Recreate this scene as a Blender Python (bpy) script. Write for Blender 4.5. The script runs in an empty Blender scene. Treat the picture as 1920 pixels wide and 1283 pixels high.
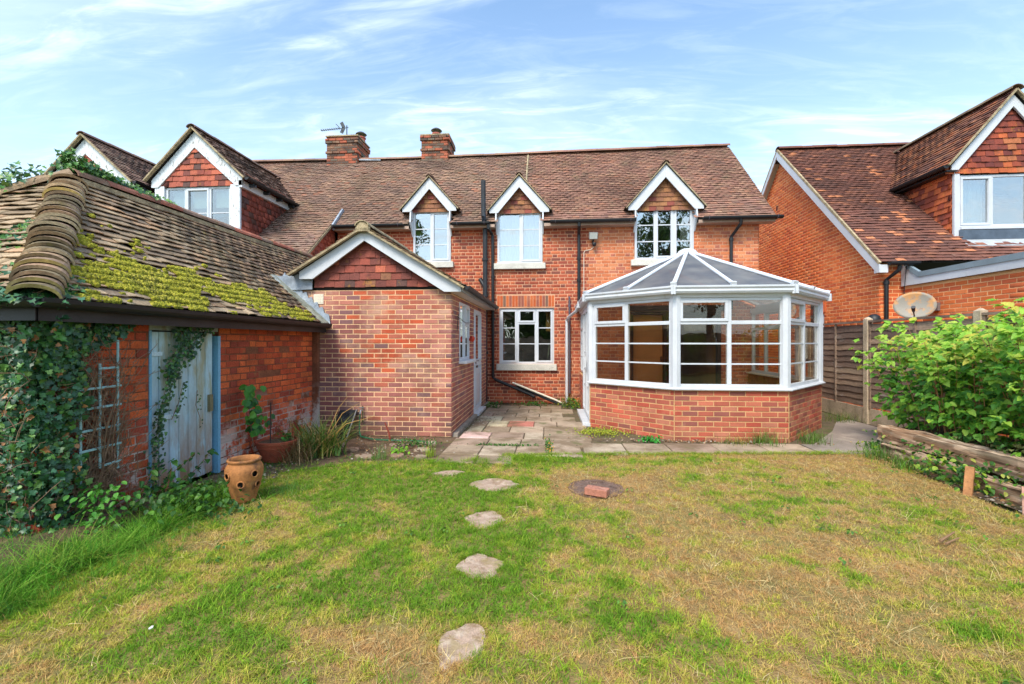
import bpy, bmesh, math, random
import numpy as np
from mathutils import Vector, Matrix, noise
from mathutils.geometry import tessellate_polygon
R = random.Random(7)
sc = bpy.context.scene
COL = sc.collection
# ---------------------------------------------------------------- camera
cam_d = bpy.data.cameras.new("camera"); cam = bpy.data.objects.new("camera", cam_d); COL.objects.link(cam)
cam.location = (0, 0, 1.453); cam.rotation_euler = (math.radians(90), 0, math.radians(4.83))
cam_d.sensor_width = 36; cam_d.lens = 15.844; cam_d.clip_start = 0.05; cam_d.clip_end = 3000
sc.camera = cam
# ---------------------------------------------------------------- sky, sun, exposure
SUN_EL, SUN_AZ = math.radians(50), math.radians(201)      # azimuth clockwise from +Y: behind the camera, to its left
w = bpy.data.worlds.new("World"); sc.world = w; w.use_nodes = True
nt = w.node_tree; nt.nodes.clear()
def N(t, **k):
    n = nt.nodes.new(t)
    for a, b in k.items(): setattr(n, a, b)
    return n
def L(a, b): nt.links.new(a, b)
sky = N('ShaderNodeTexSky', sky_type='NISHITA'); sky.sun_disc = False
sky.sun_elevation = SUN_EL; sky.sun_rotation = SUN_AZ; sky.air_density = 1.0; sky.dust_density = 1.6; sky.ozone_density = 1.2
tc = N('ShaderNodeTexCoord'); sp = N('ShaderNodeSeparateXYZ'); L(tc.outputs['Generated'], sp.inputs[0])
def M(op, a, b=None, c=None):
    n = N('ShaderNodeMath', operation=op)
    for i, v in enumerate((a, b, c)):
        if v is None: continue
        if isinstance(v, (int, float)): n.inputs[i].default_value = v
        else: L(v, n.inputs[i])
    return n.outputs[0]
zz = M('ADD', M('MAXIMUM', sp.outputs[2], 0.0), 0.16)
px_, py_ = M('DIVIDE', sp.outputs[0], zz), M('DIVIDE', sp.outputs[1], zz)
def cirrus(sx, sy, scale, det, dist, seed, lo, hi, rot):
    cx = N('ShaderNodeCombineXYZ'); L(M('MULTIPLY', px_, sx), cx.inputs[0]); L(M('MULTIPLY', py_, sy), cx.inputs[1]); cx.inputs[2].default_value = seed
    mp = N('ShaderNodeMapping'); mp.inputs['Rotation'].default_value = (0, 0, rot); L(cx.outputs[0], mp.inputs[0])
    n = N('ShaderNodeTexNoise'); n.inputs['Scale'].default_value = scale; n.inputs['Detail'].default_value = det
    n.inputs['Roughness'].default_value = 0.62; n.inputs['Distortion'].default_value = dist; L(mp.outputs[0], n.inputs[0])
    r = N('ShaderNodeMapRange'); r.interpolation_type = 'SMOOTHSTEP'
    r.inputs[1].default_value = lo; r.inputs[2].default_value = hi; L(n.outputs[0], r.inputs[0]); return r.outputs[0]
c1 = cirrus(0.50, 1.7, 1.15, 10, 0.6, 3.1, 0.40, 0.68, 0.22)
c2 = cirrus(1.1, 4.2, 2.6, 12, 1.3, 8.3, 0.42, 0.70, -0.12)
veil = M('MULTIPLY', M('POWER', M('SUBTRACT', 1.0, M('MAXIMUM', sp.outputs[2], 0.0)), 2.4), 0.56)
mask = M('MINIMUM', M('ADD', M('ADD', M('MULTIPLY', c1, 0.24), M('MULTIPLY', M('MULTIPLY', c2, M('ADD', c1, 0.25)), 0.34)), veil), 0.93)
mx = N('ShaderNodeMix', data_type='RGBA'); L(mask, mx.inputs[0])
sat = N('ShaderNodeMix', data_type='RGBA', blend_type='MULTIPLY'); sat.inputs[0].default_value = 1
L(sky.outputs[0], sat.inputs[6]); sat.inputs[7].default_value = (1.24, 1.54, 1.62, 1)
L(sat.outputs[2], mx.inputs[6]); mx.inputs[7].default_value = (7.3, 8.0, 8.7, 1)
bg = N('ShaderNodeBackground'); bg.inputs[1].default_value = 0.12; L(mx.outputs[2], bg.inputs[0])
wo = N('ShaderNodeOutputWorld'); L(bg.outputs[0], wo.inputs[0])
sun_d = bpy.data.lights.new("sun", 'SUN'); sun = bpy.data.objects.new("sun", sun_d); COL.objects.link(sun)
sun_d.energy = 2.1; sun_d.angle = math.radians(20); sun_d.color = (1.0, 0.90, 0.77)
sdir = Vector((math.sin(SUN_AZ) * math.cos(SUN_EL), math.cos(SUN_AZ) * math.cos(SUN_EL), math.sin(SUN_EL)))
sun.rotation_euler = sdir.to_track_quat('Z', 'Y').to_euler(); sun.location = sdir * 60
sc.view_settings.view_transform = 'Standard'; sc.view_settings.look = 'None'
sc.view_settings.gamma = 1; sc.view_settings.use_curve_mapping = False
sc.view_settings.exposure = 0.80
try:
    sc.cycles.max_bounces = 8; sc.cycles.transparent_max_bounces = 24; sc.cycles.use_denoising = True
except Exception: pass

# ---------------------------------------------------------------- helpers
def lin(c): c = c / 255.0; return c / 12.92 if c <= 0.04045 else ((c + 0.055) / 1.055) ** 2.4
def C(r, g, b): return (lin(r), lin(g), lin(b))
def warm(p, g=1.14, b=1.04, k=1.04): return [(r_ * k, g_ * g, b_ * b) for r_, g_, b_ in p]
V = Vector
I4 = Matrix.Identity(4)
def link(o, parent=None):
    COL.objects.link(o)
    if parent is not None:
        o.parent = parent
        if parent.parent is None and parent.type == 'EMPTY':
            o.matrix_parent_inverse = Matrix.Translation(parent.location).inverted()
    return o
def thing(name, label, cat, loc, group=None):
    o = bpy.data.objects.new(name, None); o.location = loc; o.empty_display_size = 0.2; COL.objects.link(o)
    o['label'] = label; o['category'] = cat
    if group: o['group'] = group
    return o
def tag(o, label=None, cat=None, group=None, kind=None):
    if label: o['label'] = label
    if cat: o['category'] = cat
    if group: o['group'] = group
    if kind: o['kind'] = kind
    return o
class MB:
    """collects polygons with a colour per face, and builds ONE mesh object"""
    def __init__(s): s.v = []; s.f = []; s.c = []
    def poly(s, pts, col=None):
        n = len(s.v); s.v += [tuple(p) for p in pts]; s.f.append(list(range(n, n + len(pts)))); s.c.append(col)
    def mesh(s, vs, fs, col=None):
        n = len(s.v); s.v += [tuple(p) for p in vs]; s.f += [[i + n for i in f] for f in fs]; s.c += [col] * len(fs)
    def box(s, a, b, col=None):
        x0, x1 = sorted((a[0], b[0])); y0, y1 = sorted((a[1], b[1])); z0, z1 = sorted((a[2], b[2]))
        s.mesh([(x0,y0,z0),(x1,y0,z0),(x1,y1,z0),(x0,y1,z0),(x0,y0,z1),(x1,y0,z1),(x1,y1,z1),(x0,y1,z1)],
               [(0,3,2,1),(4,5,6,7),(0,1,5,4),(1,2,6,5),(2,3,7,6),(3,0,4,7)], col)
    def fbox(s, F, a0, a1, b0, b1, c0, c1, col=None):
        """box in a frame F=(o,u,v,n)"""
        o, u, v, n = F
        P = lambda a, b, c: o + u * a + v * b + n * c
        vs = [P(a0,b0,c0),P(a1,b0,c0),P(a1,b1,c0),P(a0,b1,c0),P(a0,b0,c1),P(a1,b0,c1),P(a1,b1,c1),P(a0,b1,c1)]
        fs = [(0,3,2,1),(4,5,6,7),(0,1,5,4),(1,2,6,5),(2,3,7,6),(3,0,4,7)]
        if u.cross(v).dot(n) < 0: fs = [f[::-1] for f in fs]
        s.mesh(vs, fs, col)
    def beam(s, p, q, w, h, up=V((0, 0, 1)), col=None):
        p, q = V(p), V(q); d = (q - p); L_ = d.length; d.normalize(); side = d.cross(up).normalized(); u2 = side.cross(d)
        s.fbox((p, d, side, u2), 0, L_, -w / 2, w / 2, -h / 2, h / 2, col)
    def tube(s, pts, r, seg=8, col=None, caps=True):
        pts = [V(p) for p in pts]; rs = r if isinstance(r, (list, tuple)) else [r] * len(pts); rings = []; up = None
        for i, p in enumerate(pts):
            d = (pts[min(i + 1, len(pts) - 1)] - pts[max(i - 1, 0)]).normalized()
            if up is None: up = d.orthogonal().normalized()
            up = (up - d * up.dot(d)).normalized(); sd = d.cross(up)
            rings.append([p + (up * math.cos(k * 2 * math.pi / seg) + sd * math.sin(k * 2 * math.pi / seg)) * rs[i] for k in range(seg)])
        vs = [q for r_ in rings for q in r_]; fs = []
        for i in range(len(pts) - 1):
            for k in range(seg): a = i * seg + k; b = i * seg + (k + 1) % seg; fs.append((a, b, b + seg, a + seg))
        if caps: fs.append(tuple(range(seg))[::-1]); fs.append(tuple(range((len(pts) - 1) * seg, len(pts) * seg)))
        s.mesh(vs, fs, col)
    def lathe(s, c, prof, seg=24, col=None, sx=1, sy=1, hole=None):
        vs = []; fs = []
        for r, z in prof:
            for k in range(seg): a = k * 2 * math.pi / seg; vs.append((c[0] + r * sx * math.cos(a), c[1] + r * sy * math.sin(a), c[2] + z))
        for i in range(len(prof) - 1):
            for k in range(seg):
                if hole and hole(i, k): continue
                a = i * seg + k; b = i * seg + (k + 1) % seg; fs.append((a, b, b + seg, a + seg))
        s.mesh(vs, fs, col)
    def prism(s, F, poly, c0, c1, col=None, holes=()):
        """polygon (a,b) pairs in frame F extruded from c0 to c1 along n, with holes"""
        o, u, v, n = F
        loops = [poly] + list(holes); flat = [p for l in loops for p in l]
        tris = tessellate_polygon([[V((a, b, 0)) for a, b in l] for l in loops])
        P = lambda p, c: o + u * p[0] + v * p[1] + n * c
        base = len(s.v); m = len(flat); flip = u.cross(v).dot(n) < 0
        s.v += [tuple(P(p, c1)) for p in flat] + [tuple(P(p, c0)) for p in flat]
        for t in tris:
            a, b, c = [V((flat[i][0], flat[i][1], 0)) for i in t]
            ccw = (b - a).cross(c - a).z > 0
            t = list(t) if ccw != flip else list(t)[::-1]
            s.f.append([base + i for i in t]); s.c.append(col); s.f.append([base + m + i for i in t[::-1]]); s.c.append(col)
        k = 0
        for l in loops:
            n_ = len(l); area = sum(l[i][0] * l[(i + 1) % n_][1] - l[(i + 1) % n_][0] * l[i][1] for i in range(n_))
            rev = (area < 0) ^ (l is not poly) ^ flip
            if l is not poly: rev = (area > 0) ^ flip ^ False
            if l is poly: rev = (area < 0) ^ flip
            for i in range(n_):
                a, b = base + k + i, base + k + (i + 1) % n_
                q = [a, a + m, b + m, b]
                s.f.append(q[::-1] if rev else q); s.c.append(col)
            k += n_
    def build(s, name, mat, parent=None, smooth=False, bevel=0):
        me = bpy.data.meshes.new(name); me.from_pydata(s.v, [], s.f)
        for m in (mat if isinstance(mat, (list, tuple)) else [mat]): me.materials.append(m)
        if any(c is not None for c in s.c):
            tot = np.array([len(f) for f in s.f]); cols = np.array([(*(c or (0.5, 0.5, 0.5)), 1.0) for c in s.c], dtype=np.float32)
            ca = me.color_attributes.new('Col', 'FLOAT_COLOR', 'CORNER'); ca.data.foreach_set('color', np.repeat(cols, tot, axis=0).ravel())
        if smooth: me.shade_smooth()
        o = bpy.data.objects.new(name, me); link(o, parent)
        if bevel:
            b = o.modifiers.new('bevel', 'BEVEL'); b.width = bevel; b.segments = 1; b.limit_method = 'ANGLE'; b.angle_limit = math.radians(40)
        return o

# camera-independent sizing of pieces: the ones that show largest are kept as objects of their own
CP = V((0, 0, 1.453)); TH = math.radians(4.83); CF = V((-math.sin(TH), math.cos(TH), 0)); CR = V((math.cos(TH), math.sin(TH), 0))
def shows(p, size):
    d = p - CP; z = d.dot(CF)
    if z < 0.4: return 0
    x = d.dot(CR) / z * 845; y = d.z / z * 845
    if abs(x) > 955 or abs(y) > 640: return 0
    return size * 845 / z
class Pieces:
    """alike pieces (bricks, tiles, leaves): up to nmax as objects sharing mesh data, the rest one 'stuff' mesh"""
    def __init__(s, name, units, pal, mat, nmax=300, rest=None, minpx=8):
        s.name, s.units, s.pal, s.mat, s.nmax, s.rest, s.minpx = name, units, pal, mat, nmax, rest or name + '_field', minpx
        s.items = []; s.cache = {}
    def add(s, Mx, u=0, c=None, size=0.2, vis=True):
        s.items.append((Mx, u, R.randrange(len(s.pal)) if c is None else c, size, vis))
    def unit(s, u, c):
        k = (u, c)
        if k not in s.cache:
            vs, fs = s.units[u]; me = bpy.data.meshes.new(s.name); me.from_pydata(vs, [], fs); me.materials.append(s.mat)
            ca = me.color_attributes.new('Col', 'FLOAT_COLOR', 'CORNER'); n = sum(len(f) for f in fs)
            ca.data.foreach_set('color', np.tile(np.array((*s.pal[c], 1.0), dtype=np.float32), n)); s.cache[k] = me
        return s.cache[k]
    def flush(s, parent):
        sc_ = [(shows(it[0].translation, it[3]) if it[4] else 0, i) for i, it in enumerate(s.items)]
        sc_.sort(reverse=True); single = set(i for v, i in sc_[:s.nmax] if v >= s.minpx)
        for i in sorted(single):
            Mx, u, c, _, _ = s.items[i]
            o = bpy.data.objects.new(s.name, s.unit(u, c)); link(o, parent); o.matrix_basis = Mx
        rest = [it for i, it in enumerate(s.items) if i not in single]
        if not rest: return None
        VS = []; FI = []; FL = []; CC = []; n = 0
        for ui in range(len(s.units)):
            its = [it for it in rest if it[1] == ui]
            if not its: continue
            vs, fs = s.units[ui]; va = np.array([(*p, 1.0) for p in vs]); fl = np.array([len(f) for f in fs]); fi = np.array([i for f in fs for i in f])
            ms = np.array([[list(r) for r in it[0]] for it in its]); pts = np.einsum('kij,vj->kvi', ms, va)[:, :, :3].reshape(-1, 3)
            k = len(its); VS.append(pts); FI.append((fi[None, :] + (np.arange(k) * len(vs))[:, None]).ravel() + n); n += len(pts)
            FL.append(np.tile(fl, k)); cols = np.array([(*s.pal[it[2]], 1.0) for it in its], dtype=np.float32)
            CC.append(np.repeat(cols, len(fi), axis=0))
        VS = np.concatenate(VS); FI = np.concatenate(FI); FL = np.concatenate(FL); CC = np.concatenate(CC)
        me = bpy.data.meshes.new(s.rest); me.vertices.add(len(VS)); me.vertices.foreach_set('co', VS.astype(np.float32).ravel())
        me.loops.add(len(FI)); me.loops.foreach_set('vertex_index', FI.astype(np.int32))
        me.polygons.add(len(FL)); st = np.concatenate(([0], np.cumsum(FL)[:-1])); me.polygons.foreach_set('loop_start', st.astype(np.int32))
        me.update(calc_edges=True); me.materials.append(s.mat)
        ca = me.color_attributes.new('Col', 'FLOAT_COLOR', 'CORNER'); ca.data.foreach_set('color', CC.ravel())
        o = bpy.data.objects.new(s.rest, me); o['kind'] = 'stuff'; link(o, parent); return o
def frame(o, u, v, n): return (V(o), V(u).normalized(), V(v).normalized(), V(n).normalized())
def fm(F, a, b, c, sa, sb, sc3, rz=0):
    """matrix that puts a unit piece at (a,b,c) of frame F with scale"""
    o, u, v, n = F
    if rz: u, v = u * math.cos(rz) + v * math.sin(rz), v * math.cos(rz) - u * math.sin(rz)
    p = o + F[1] * a + F[2] * b + F[3] * c
    return Matrix(((u.x*sa, v.x*sb, n.x*sc3, p.x), (u.y*sa, v.y*sb, n.y*sc3, p.y), (u.z*sa, v.z*sb, n.z*sc3, p.z), (0, 0, 0, 1)))

# ---------------------------------------------------------------- materials
MATS = {}
def mat(name, col=(0.5, 0.5, 0.5), rough=0.6, attr=False, var=0.25, vscale=3.0, fine=0.15, fscale=60.0, bump=0.3, bscale=80.0, bdist=0.004,
        stains=(), spec=0.5, metal=0, trans=0.0, stretch=(1, 1, 1)):
    """principled with object-space noise variation; stains = [(colour, scale, lo, hi, strength, (sx,sy,sz), zmin, zmax)]"""
    if name in MATS: return MATS[name]
    m = bpy.data.materials.new(name); m.use_nodes = True; t = m.node_tree; b = t.nodes['Principled BSDF']
    def n_(ty, **k):
        n = t.nodes.new(ty)
        for a, c in k.items(): setattr(n, a, c)
        return n
    geo = n_('ShaderNodeNewGeometry'); mp = n_('ShaderNodeMapping'); mp.inputs['Scale'].default_value = stretch; t.links.new(geo.outputs['Position'], mp.inputs[0]); pos = mp.outputs[0]
    def noise_(scale, det=4, src=None, rough_=0.55):
        n = n_('ShaderNodeTexNoise'); n.inputs['Scale'].default_value = scale; n.inputs['Detail'].default_value = det; n.inputs['Roughness'].default_value = rough_
        t.links.new(src or pos, n.inputs[0]); return n.outputs[0]
    def rng(s, a, b_, c, d, smooth=False):
        r = n_('ShaderNodeMapRange'); r.inputs[1].default_value = a; r.inputs[2].default_value = b_; r.inputs[3].default_value = c; r.inputs[4].default_value = d
        if smooth: r.interpolation_type = 'SMOOTHSTEP'
        t.links.new(s, r.inputs[0]); return r.outputs[0]
    def mixc(f, a, b_, bt='MIX'):
        x = n_('ShaderNodeMix', data_type='RGBA', blend_type=bt)
        for i, q in ((0, f), (6, a), (7, b_)):
            if isinstance(q, (int, float)): x.inputs[i].default_value = q
            elif isinstance(q, tuple): x.inputs[i].default_value = (*q[:3], 1)
            else: t.links.new(q, x.inputs[i])
        return x.outputs[2]
    if attr: a = n_('ShaderNodeAttribute'); a.attribute_name = 'Col'; base = a.outputs['Color']
    else: rg = n_('ShaderNodeRGB'); rg.outputs[0].default_value = (*col, 1); base = rg.outputs[0]
    if var:
        v1 = n_('ShaderNodeVectorMath', operation='SCALE'); t.links.new(base, v1.inputs[0]); t.links.new(rng(noise_(vscale), 0.3, 0.7, 1 - var, 1 + var), v1.inputs['Scale']); base = v1.outputs[0]
    if fine:
        v1 = n_('ShaderNodeVectorMath', operation='SCALE'); t.links.new(base, v1.inputs[0]); t.links.new(rng(noise_(fscale, 3), 0.3, 0.7, 1 - fine, 1 + fine), v1.inputs['Scale']); base = v1.outputs[0]
    for s_ in stains:
        c_, scl, lo, hi, st, strv, z0, z1 = s_
        m2 = n_('ShaderNodeMapping'); m2.inputs['Scale'].default_value = strv; m2.inputs['Location'].default_value = (scl, 2.1, 0.7); t.links.new(geo.outputs['Position'], m2.inputs[0])
        f = rng(noise_(scl, 6, m2.outputs[0], 0.65), lo, hi, 0, st, True)
        if z0 is not None:
            sx = n_('ShaderNodeSeparateXYZ'); t.links.new(geo.outputs['Position'], sx.inputs[0])
            mm = n_('ShaderNodeMath', operation='MULTIPLY'); t.links.new(f, mm.inputs[0]); t.links.new(rng(sx.outputs[2], z0, z1, 0, 1), mm.inputs[1]); f = mm.outputs[0]
        base = mixc(f, base, c_)
    t.links.new(base, b.inputs['Base Color']); b.inputs['Roughness'].default_value = rough; b.inputs['Metallic'].default_value = metal
    b.inputs['Specular IOR Level'].default_value = spec
    if bump:
        bp = n_('ShaderNodeBump'); bp.inputs['Strength'].default_value = bump; bp.inputs['Distance'].default_value = bdist; t.links.new(noise_(bscale, 5), bp.inputs['Height']); t.links.new(bp.outputs[0], b.inputs['Normal'])
    if trans:
        tr = n_('ShaderNodeBsdfTranslucent'); t.links.new(base, tr.inputs[0]); ms = n_('ShaderNodeMixShader'); ms.inputs[0].default_value = trans
        out = t.nodes['Material Output']; t.links.new(b.outputs[0], ms.inputs[1]); t.links.new(tr.outputs[0], ms.inputs[2]); t.links.new(ms.outputs[0], out.inputs[0])
    MATS[name] = m; return m
def glass(name, tint, refl, base_refl):
    m = bpy.data.materials.new(name); m.use_nodes = True; t = m.node_tree; t.nodes.clear()
    o = t.nodes.new('ShaderNodeOutputMaterial'); tr = t.nodes.new('ShaderNodeBsdfTransparent'); gl = t.nodes.new('ShaderNodeBsdfGlossy'); mx_ = t.nodes.new('ShaderNodeMixShader')
    tr.inputs[0].default_value = (*tint, 1); gl.inputs['Roughness'].default_value = 0.01; gl.inputs[0].default_value = (1, 1, 1, 1)
    fr = t.nodes.new('ShaderNodeFresnel'); fr.inputs[0].default_value = 1.5
    g = t.nodes.new('ShaderNodeNewGeometry'); nz = t.nodes.new('ShaderNodeTexNoise'); nz.inputs['Scale'].default_value = 1.7
    bp = t.nodes.new('ShaderNodeBump'); bp.inputs['Strength'].default_value = 0.06; bp.inputs['Distance'].default_value = 0.05
    t.links.new(g.outputs['Position'], nz.inputs[0]); t.links.new(nz.outputs[0], bp.inputs['Height']); t.links.new(bp.outputs[0], gl.inputs['Normal'])
    ma = t.nodes.new('ShaderNodeMath'); ma.operation = 'MULTIPLY_ADD'; ma.inputs[1].default_value = refl; ma.inputs[2].default_value = base_refl; ma.use_clamp = True
    ib = t.nodes.new('ShaderNodeMath'); ib.operation = 'MULTIPLY_ADD'; ib.inputs[1].default_value = -0.83333; ib.inputs[2].default_value = 1.5; t.links.new(g.outputs['Backfacing'], ib.inputs[0]); t.links.new(ib.outputs[0], fr.inputs[0]); t.links.new(fr.outputs[0], ma.inputs[0]); t.links.new(ma.outputs[0], mx_.inputs[0]); t.links.new(tr.outputs[0], mx_.inputs[1]); t.links.new(gl.outputs[0], mx_.inputs[2]); t.links.new(mx_.outputs[0], o.inputs[0])
    return m
WHITE = mat('upvc_white', C(206, 209, 214), 0.4, var=0.07, fine=0.04, bump=0.03, stains=[((0.36, 0.34, 0.28), 9, 0.56, 0.80, 0.45, (1, 1, 0.2), None, None)])
WOODWHITE = mat('peeling_white_paint', C(222, 226, 230), 0.6, var=0.06, fine=0.05, bump=0.3, bscale=40, stains=[((0.22, 0.2, 0.17), 22, 0.53, 0.66, 0.85, (1, 1, 0.35), None, None)])
BLACKPL = mat('black_plastic', (0.010, 0.011, 0.013), 0.5, var=0.3, fine=0.1, bump=0.05, stains=[((0.1, 0.1, 0.1), 14, 0.66, 0.8, 0.3, (1, 1, 1), None, None)])
CREAMPL = mat('cream_plastic', C(226, 216, 196), 0.45, var=0.1, fine=0.05, bump=0.05)
GREYPL = mat('grey_plastic', C(95, 88, 98), 0.45, var=0.15, fine=0.05, bump=0.05)
LEAD = mat('lead', C(150, 160, 172), 0.5, var=0.3, vscale=6, fine=0.15, bump=0.35, bscale=15, bdist=0.01, stains=[(C(222, 226, 230), 5, 0.5, 0.68, 0.75, (1, 1, 1), None, None), (C(70, 78, 92), 7, 0.55, 0.75, 0.6, (1, 1, 1), None, None)])
MORT_S = mat('mortar_extension', C(226, 184, 142), 0.95, var=0.15, fine=0.2, bump=0.5)
MORT_H = mat('mortar_house', C(212, 160, 126), 0.95, var=0.2, fine=0.2, bump=0.5)
MORT_N = mat('mortar_neighbour', C(244, 190, 134), 0.95, var=0.1, fine=0.15, bump=0.5)
MORT_O = mat('mortar_outbuilding', C(126, 76, 52), 0.95, var=0.35, vscale=5, fine=0.25, bump=0.6, stains=[(C(198, 186, 176), 3.2, 0.40, 0.55, 0.9, (1, 1, 1), 0.85, 0.45)])
wash = C(206, 178, 150)
BRICK = mat('brick_extension', attr=True, rough=0.9, var=0.16, vscale=2.2, fine=0.14, fscale=90, bump=0.45, stains=[(wash, 1.6, 0.48, 0.70, 0.50, (1, 1, 1.4), None, None), (C(84, 62, 56), 1.3, 0.50, 0.72, 0.55, (1, 1, 1), None, None), (C(92, 74, 58), 2.2, 0.34, 0.6, 0.6, (1, 1, 1), .55, .05)])
BRICKH = mat('brick_house', attr=True, rough=0.9, var=0.18, vscale=1.8, fine=0.14, fscale=90, bump=0.4, stains=[(C(222, 150, 105), 2.0, 0.54, 0.74, 0.5, (1, 1, 1), None, None), (C(85, 55, 48), 1.2, 0.55, 0.8, 0.4, (1, 1, 1), None, None)])
BRICKN = mat('brick_neighbour', attr=True, rough=0.9, var=0.12, vscale=0.9, fine=0.12, fscale=90, bump=0.35, stains=[(C(120, 60, 45), 0.7, 0.52, 0.78, 0.5, (1, 1, 1), None, None)])
BRICKO = mat('brick_outbuilding', attr=True, rough=0.95, var=0.25, vscale=3, fine=0.25, fscale=60, bump=0.7, bdist=0.008, stains=[(C(205, 195, 188), 4.5, 0.46, 0.56, 0.85, (1, 1, 1), 0.62, 0.25), (C(60, 50, 40), 1.8, 0.5, 0.75, 0.6, (1, 1, 1), None, None), (C(130, 120, 70), 5, 0.6, 0.72, 0.5, (1, 1, 1), None, None)])
TILE = mat('roof_tile_house', attr=True, rough=0.9, var=0.25, vscale=0.9, fine=0.2, fscale=45, bump=0.5, stains=[(C(176, 152, 122), 7, 0.56, 0.75, 0.6, (1, 1, 1), None, None), (C(84, 68, 60), 1.1, 0.48, 0.7, 0.45, (1, 1, .5), None, None), (C(132, 122, 90), 2.3, 0.52, 0.72, 0.4, (1, 1, .4), None, None)])
TILEN = mat('roof_tile_neighbour', attr=True, rough=0.9, var=0.22, vscale=0.8, fine=0.2, fscale=45, bump=0.5, stains=[(C(205, 185, 165), 9, 0.64, 0.78, 0.7, (1, 1, 1), None, None), (C(55, 40, 38), 0.9, 0.5, 0.72, 0.45, (1, 1, 1), None, None)])
TILEO = mat('roof_tile_outbuilding', attr=True, rough=0.95, var=0.3, vscale=3.5, fine=0.25, fscale=50, bump=0.8, bdist=0.006, stains=[(C(170, 162, 140), 9, 0.55, 0.7, 0.5, (1, 1, 1), None, None), (C(62, 52, 44), 2.1, 0.52, 0.7, 0.55, (1, 1, 1), None, None), (C(128, 125, 40), 4.0, 0.6, 0.72, 0.55, (1, 1, 1), None, None)])
HUNG = mat('hung_tile', attr=True, rough=0.9, var=0.22, vscale=3, fine=0.2, fscale=60, bump=0.5, stains=[(C(188, 132, 40), 6, 0.6, 0.72, 0.55, (1, 1, 1), None, None), (C(66, 46, 44), 4, 0.52, 0.7, 0.6, (1, 1, 1), None, None)])
UNDER = mat('roof_underlay', (0.03, 0.026, 0.022), 0.9, var=0, fine=0, bump=0)
CEMENT = mat('verge_cement', C(168, 150, 118), 0.95, var=0.4, vscale=9, fine=0.3, bump=0.8, bdist=0.01, stains=[(C(80, 72, 58), 9, 0.5, 0.7, 0.6, (1, 1, 1), None, None)])
ROOM = mat('room_plaster', (0.22, 0.19, 0.16), 0.9, var=0.1, fine=0, bump=0)
TANROOM = mat('tan_room', C(176, 128, 72), 0.8, var=0.15, fine=0.05, bump=0)
CURT = mat('curtain_cloth', C(225, 226, 222), 0.9, var=0.08, fine=0.03, bump=0.05, trans=0.4)
BLIND = mat('blind_cloth', C(176, 200, 198), 0.9, var=0.06, fine=0.03, bump=0.05, trans=0.3)
GLASS = glass('window_glass', (0.82, 0.85, 0.83), 2.4, 0.20)
GLASSD = glass('dark_window_glass', (0.82, 0.85, 0.82), 2.2, 0.09)
GLASSC = glass('conservatory_glass', (0.92, 0.90, 0.84), 1.1, 0.0)
def poly_roof():
    m = bpy.data.materials.new('polycarbonate'); m.use_nodes = True; t = m.node_tree; b = t.nodes['Principled BSDF']; b.inputs['Base Color'].default_value = (*C(150, 160, 178), 1); b.inputs['Roughness'].default_value = 0.32
    g = t.nodes.new('ShaderNodeNewGeometry'); nz = t.nodes.new('ShaderNodeTexNoise'); nz.inputs['Scale'].default_value = 2.5; nz.inputs['Detail'].default_value = 5; t.links.new(g.outputs['Position'], nz.inputs[0])
    cr = t.nodes.new('ShaderNodeValToRGB'); cr.color_ramp.elements[0].position = 0.35; cr.color_ramp.elements[0].color = (*C(146, 152, 164), 1); cr.color_ramp.elements[1].position = 0.7; cr.color_ramp.elements[1].color = (*C(190, 191, 190), 1)
    t.links.new(nz.outputs[0], cr.inputs[0]); t.links.new(cr.outputs[0], b.inputs['Base Color'])
    tl = t.nodes.new('ShaderNodeBsdfTranslucent'); t.links.new(cr.outputs[0], tl.inputs[0]); tp = t.nodes.new('ShaderNodeBsdfTransparent'); tp.inputs[0].default_value = (0.88, 0.88, 0.86, 1)
    m1 = t.nodes.new('ShaderNodeMixShader'); m1.inputs[0].default_value = 0.55; m2 = t.nodes.new('ShaderNodeMixShader'); m2.inputs[0].default_value = 0.42
    o = t.nodes['Material Output']; t.links.new(b.outputs[0], m1.inputs[1]); t.links.new(tl.outputs[0], m1.inputs[2]); t.links.new(m1.outputs[0], m2.inputs[1]); t.links.new(tp.outputs[0], m2.inputs[2]); t.links.new(m2.outputs[0], o.inputs[0])
    return m
POLY = poly_roof()

# ---------------------------------------------------------------- brick, tile and window makers
# unit brick: u 0..1, v 0..1, n -1..0 (front at n=0); small chamfer-like inset front
def ubrick():
    e, f = 0.018, 0.05
    vs = [(0,0,-1),(1,0,-1),(1,1,-1),(0,1,-1),(e,f,0),(1-e,f,0),(1-e,1-f,0),(e,1-f,0),(0,0,-.18),(1,0,-.18),(1,1,-.18),(0,1,-.18)]
    return vs, [(4,5,6,7),(8,9,5,4),(9,10,6,5),(10,11,7,6),(11,8,4,7),(0,1,9,8),(1,2,10,9),(2,3,11,10),(3,0,8,11)]
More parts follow.
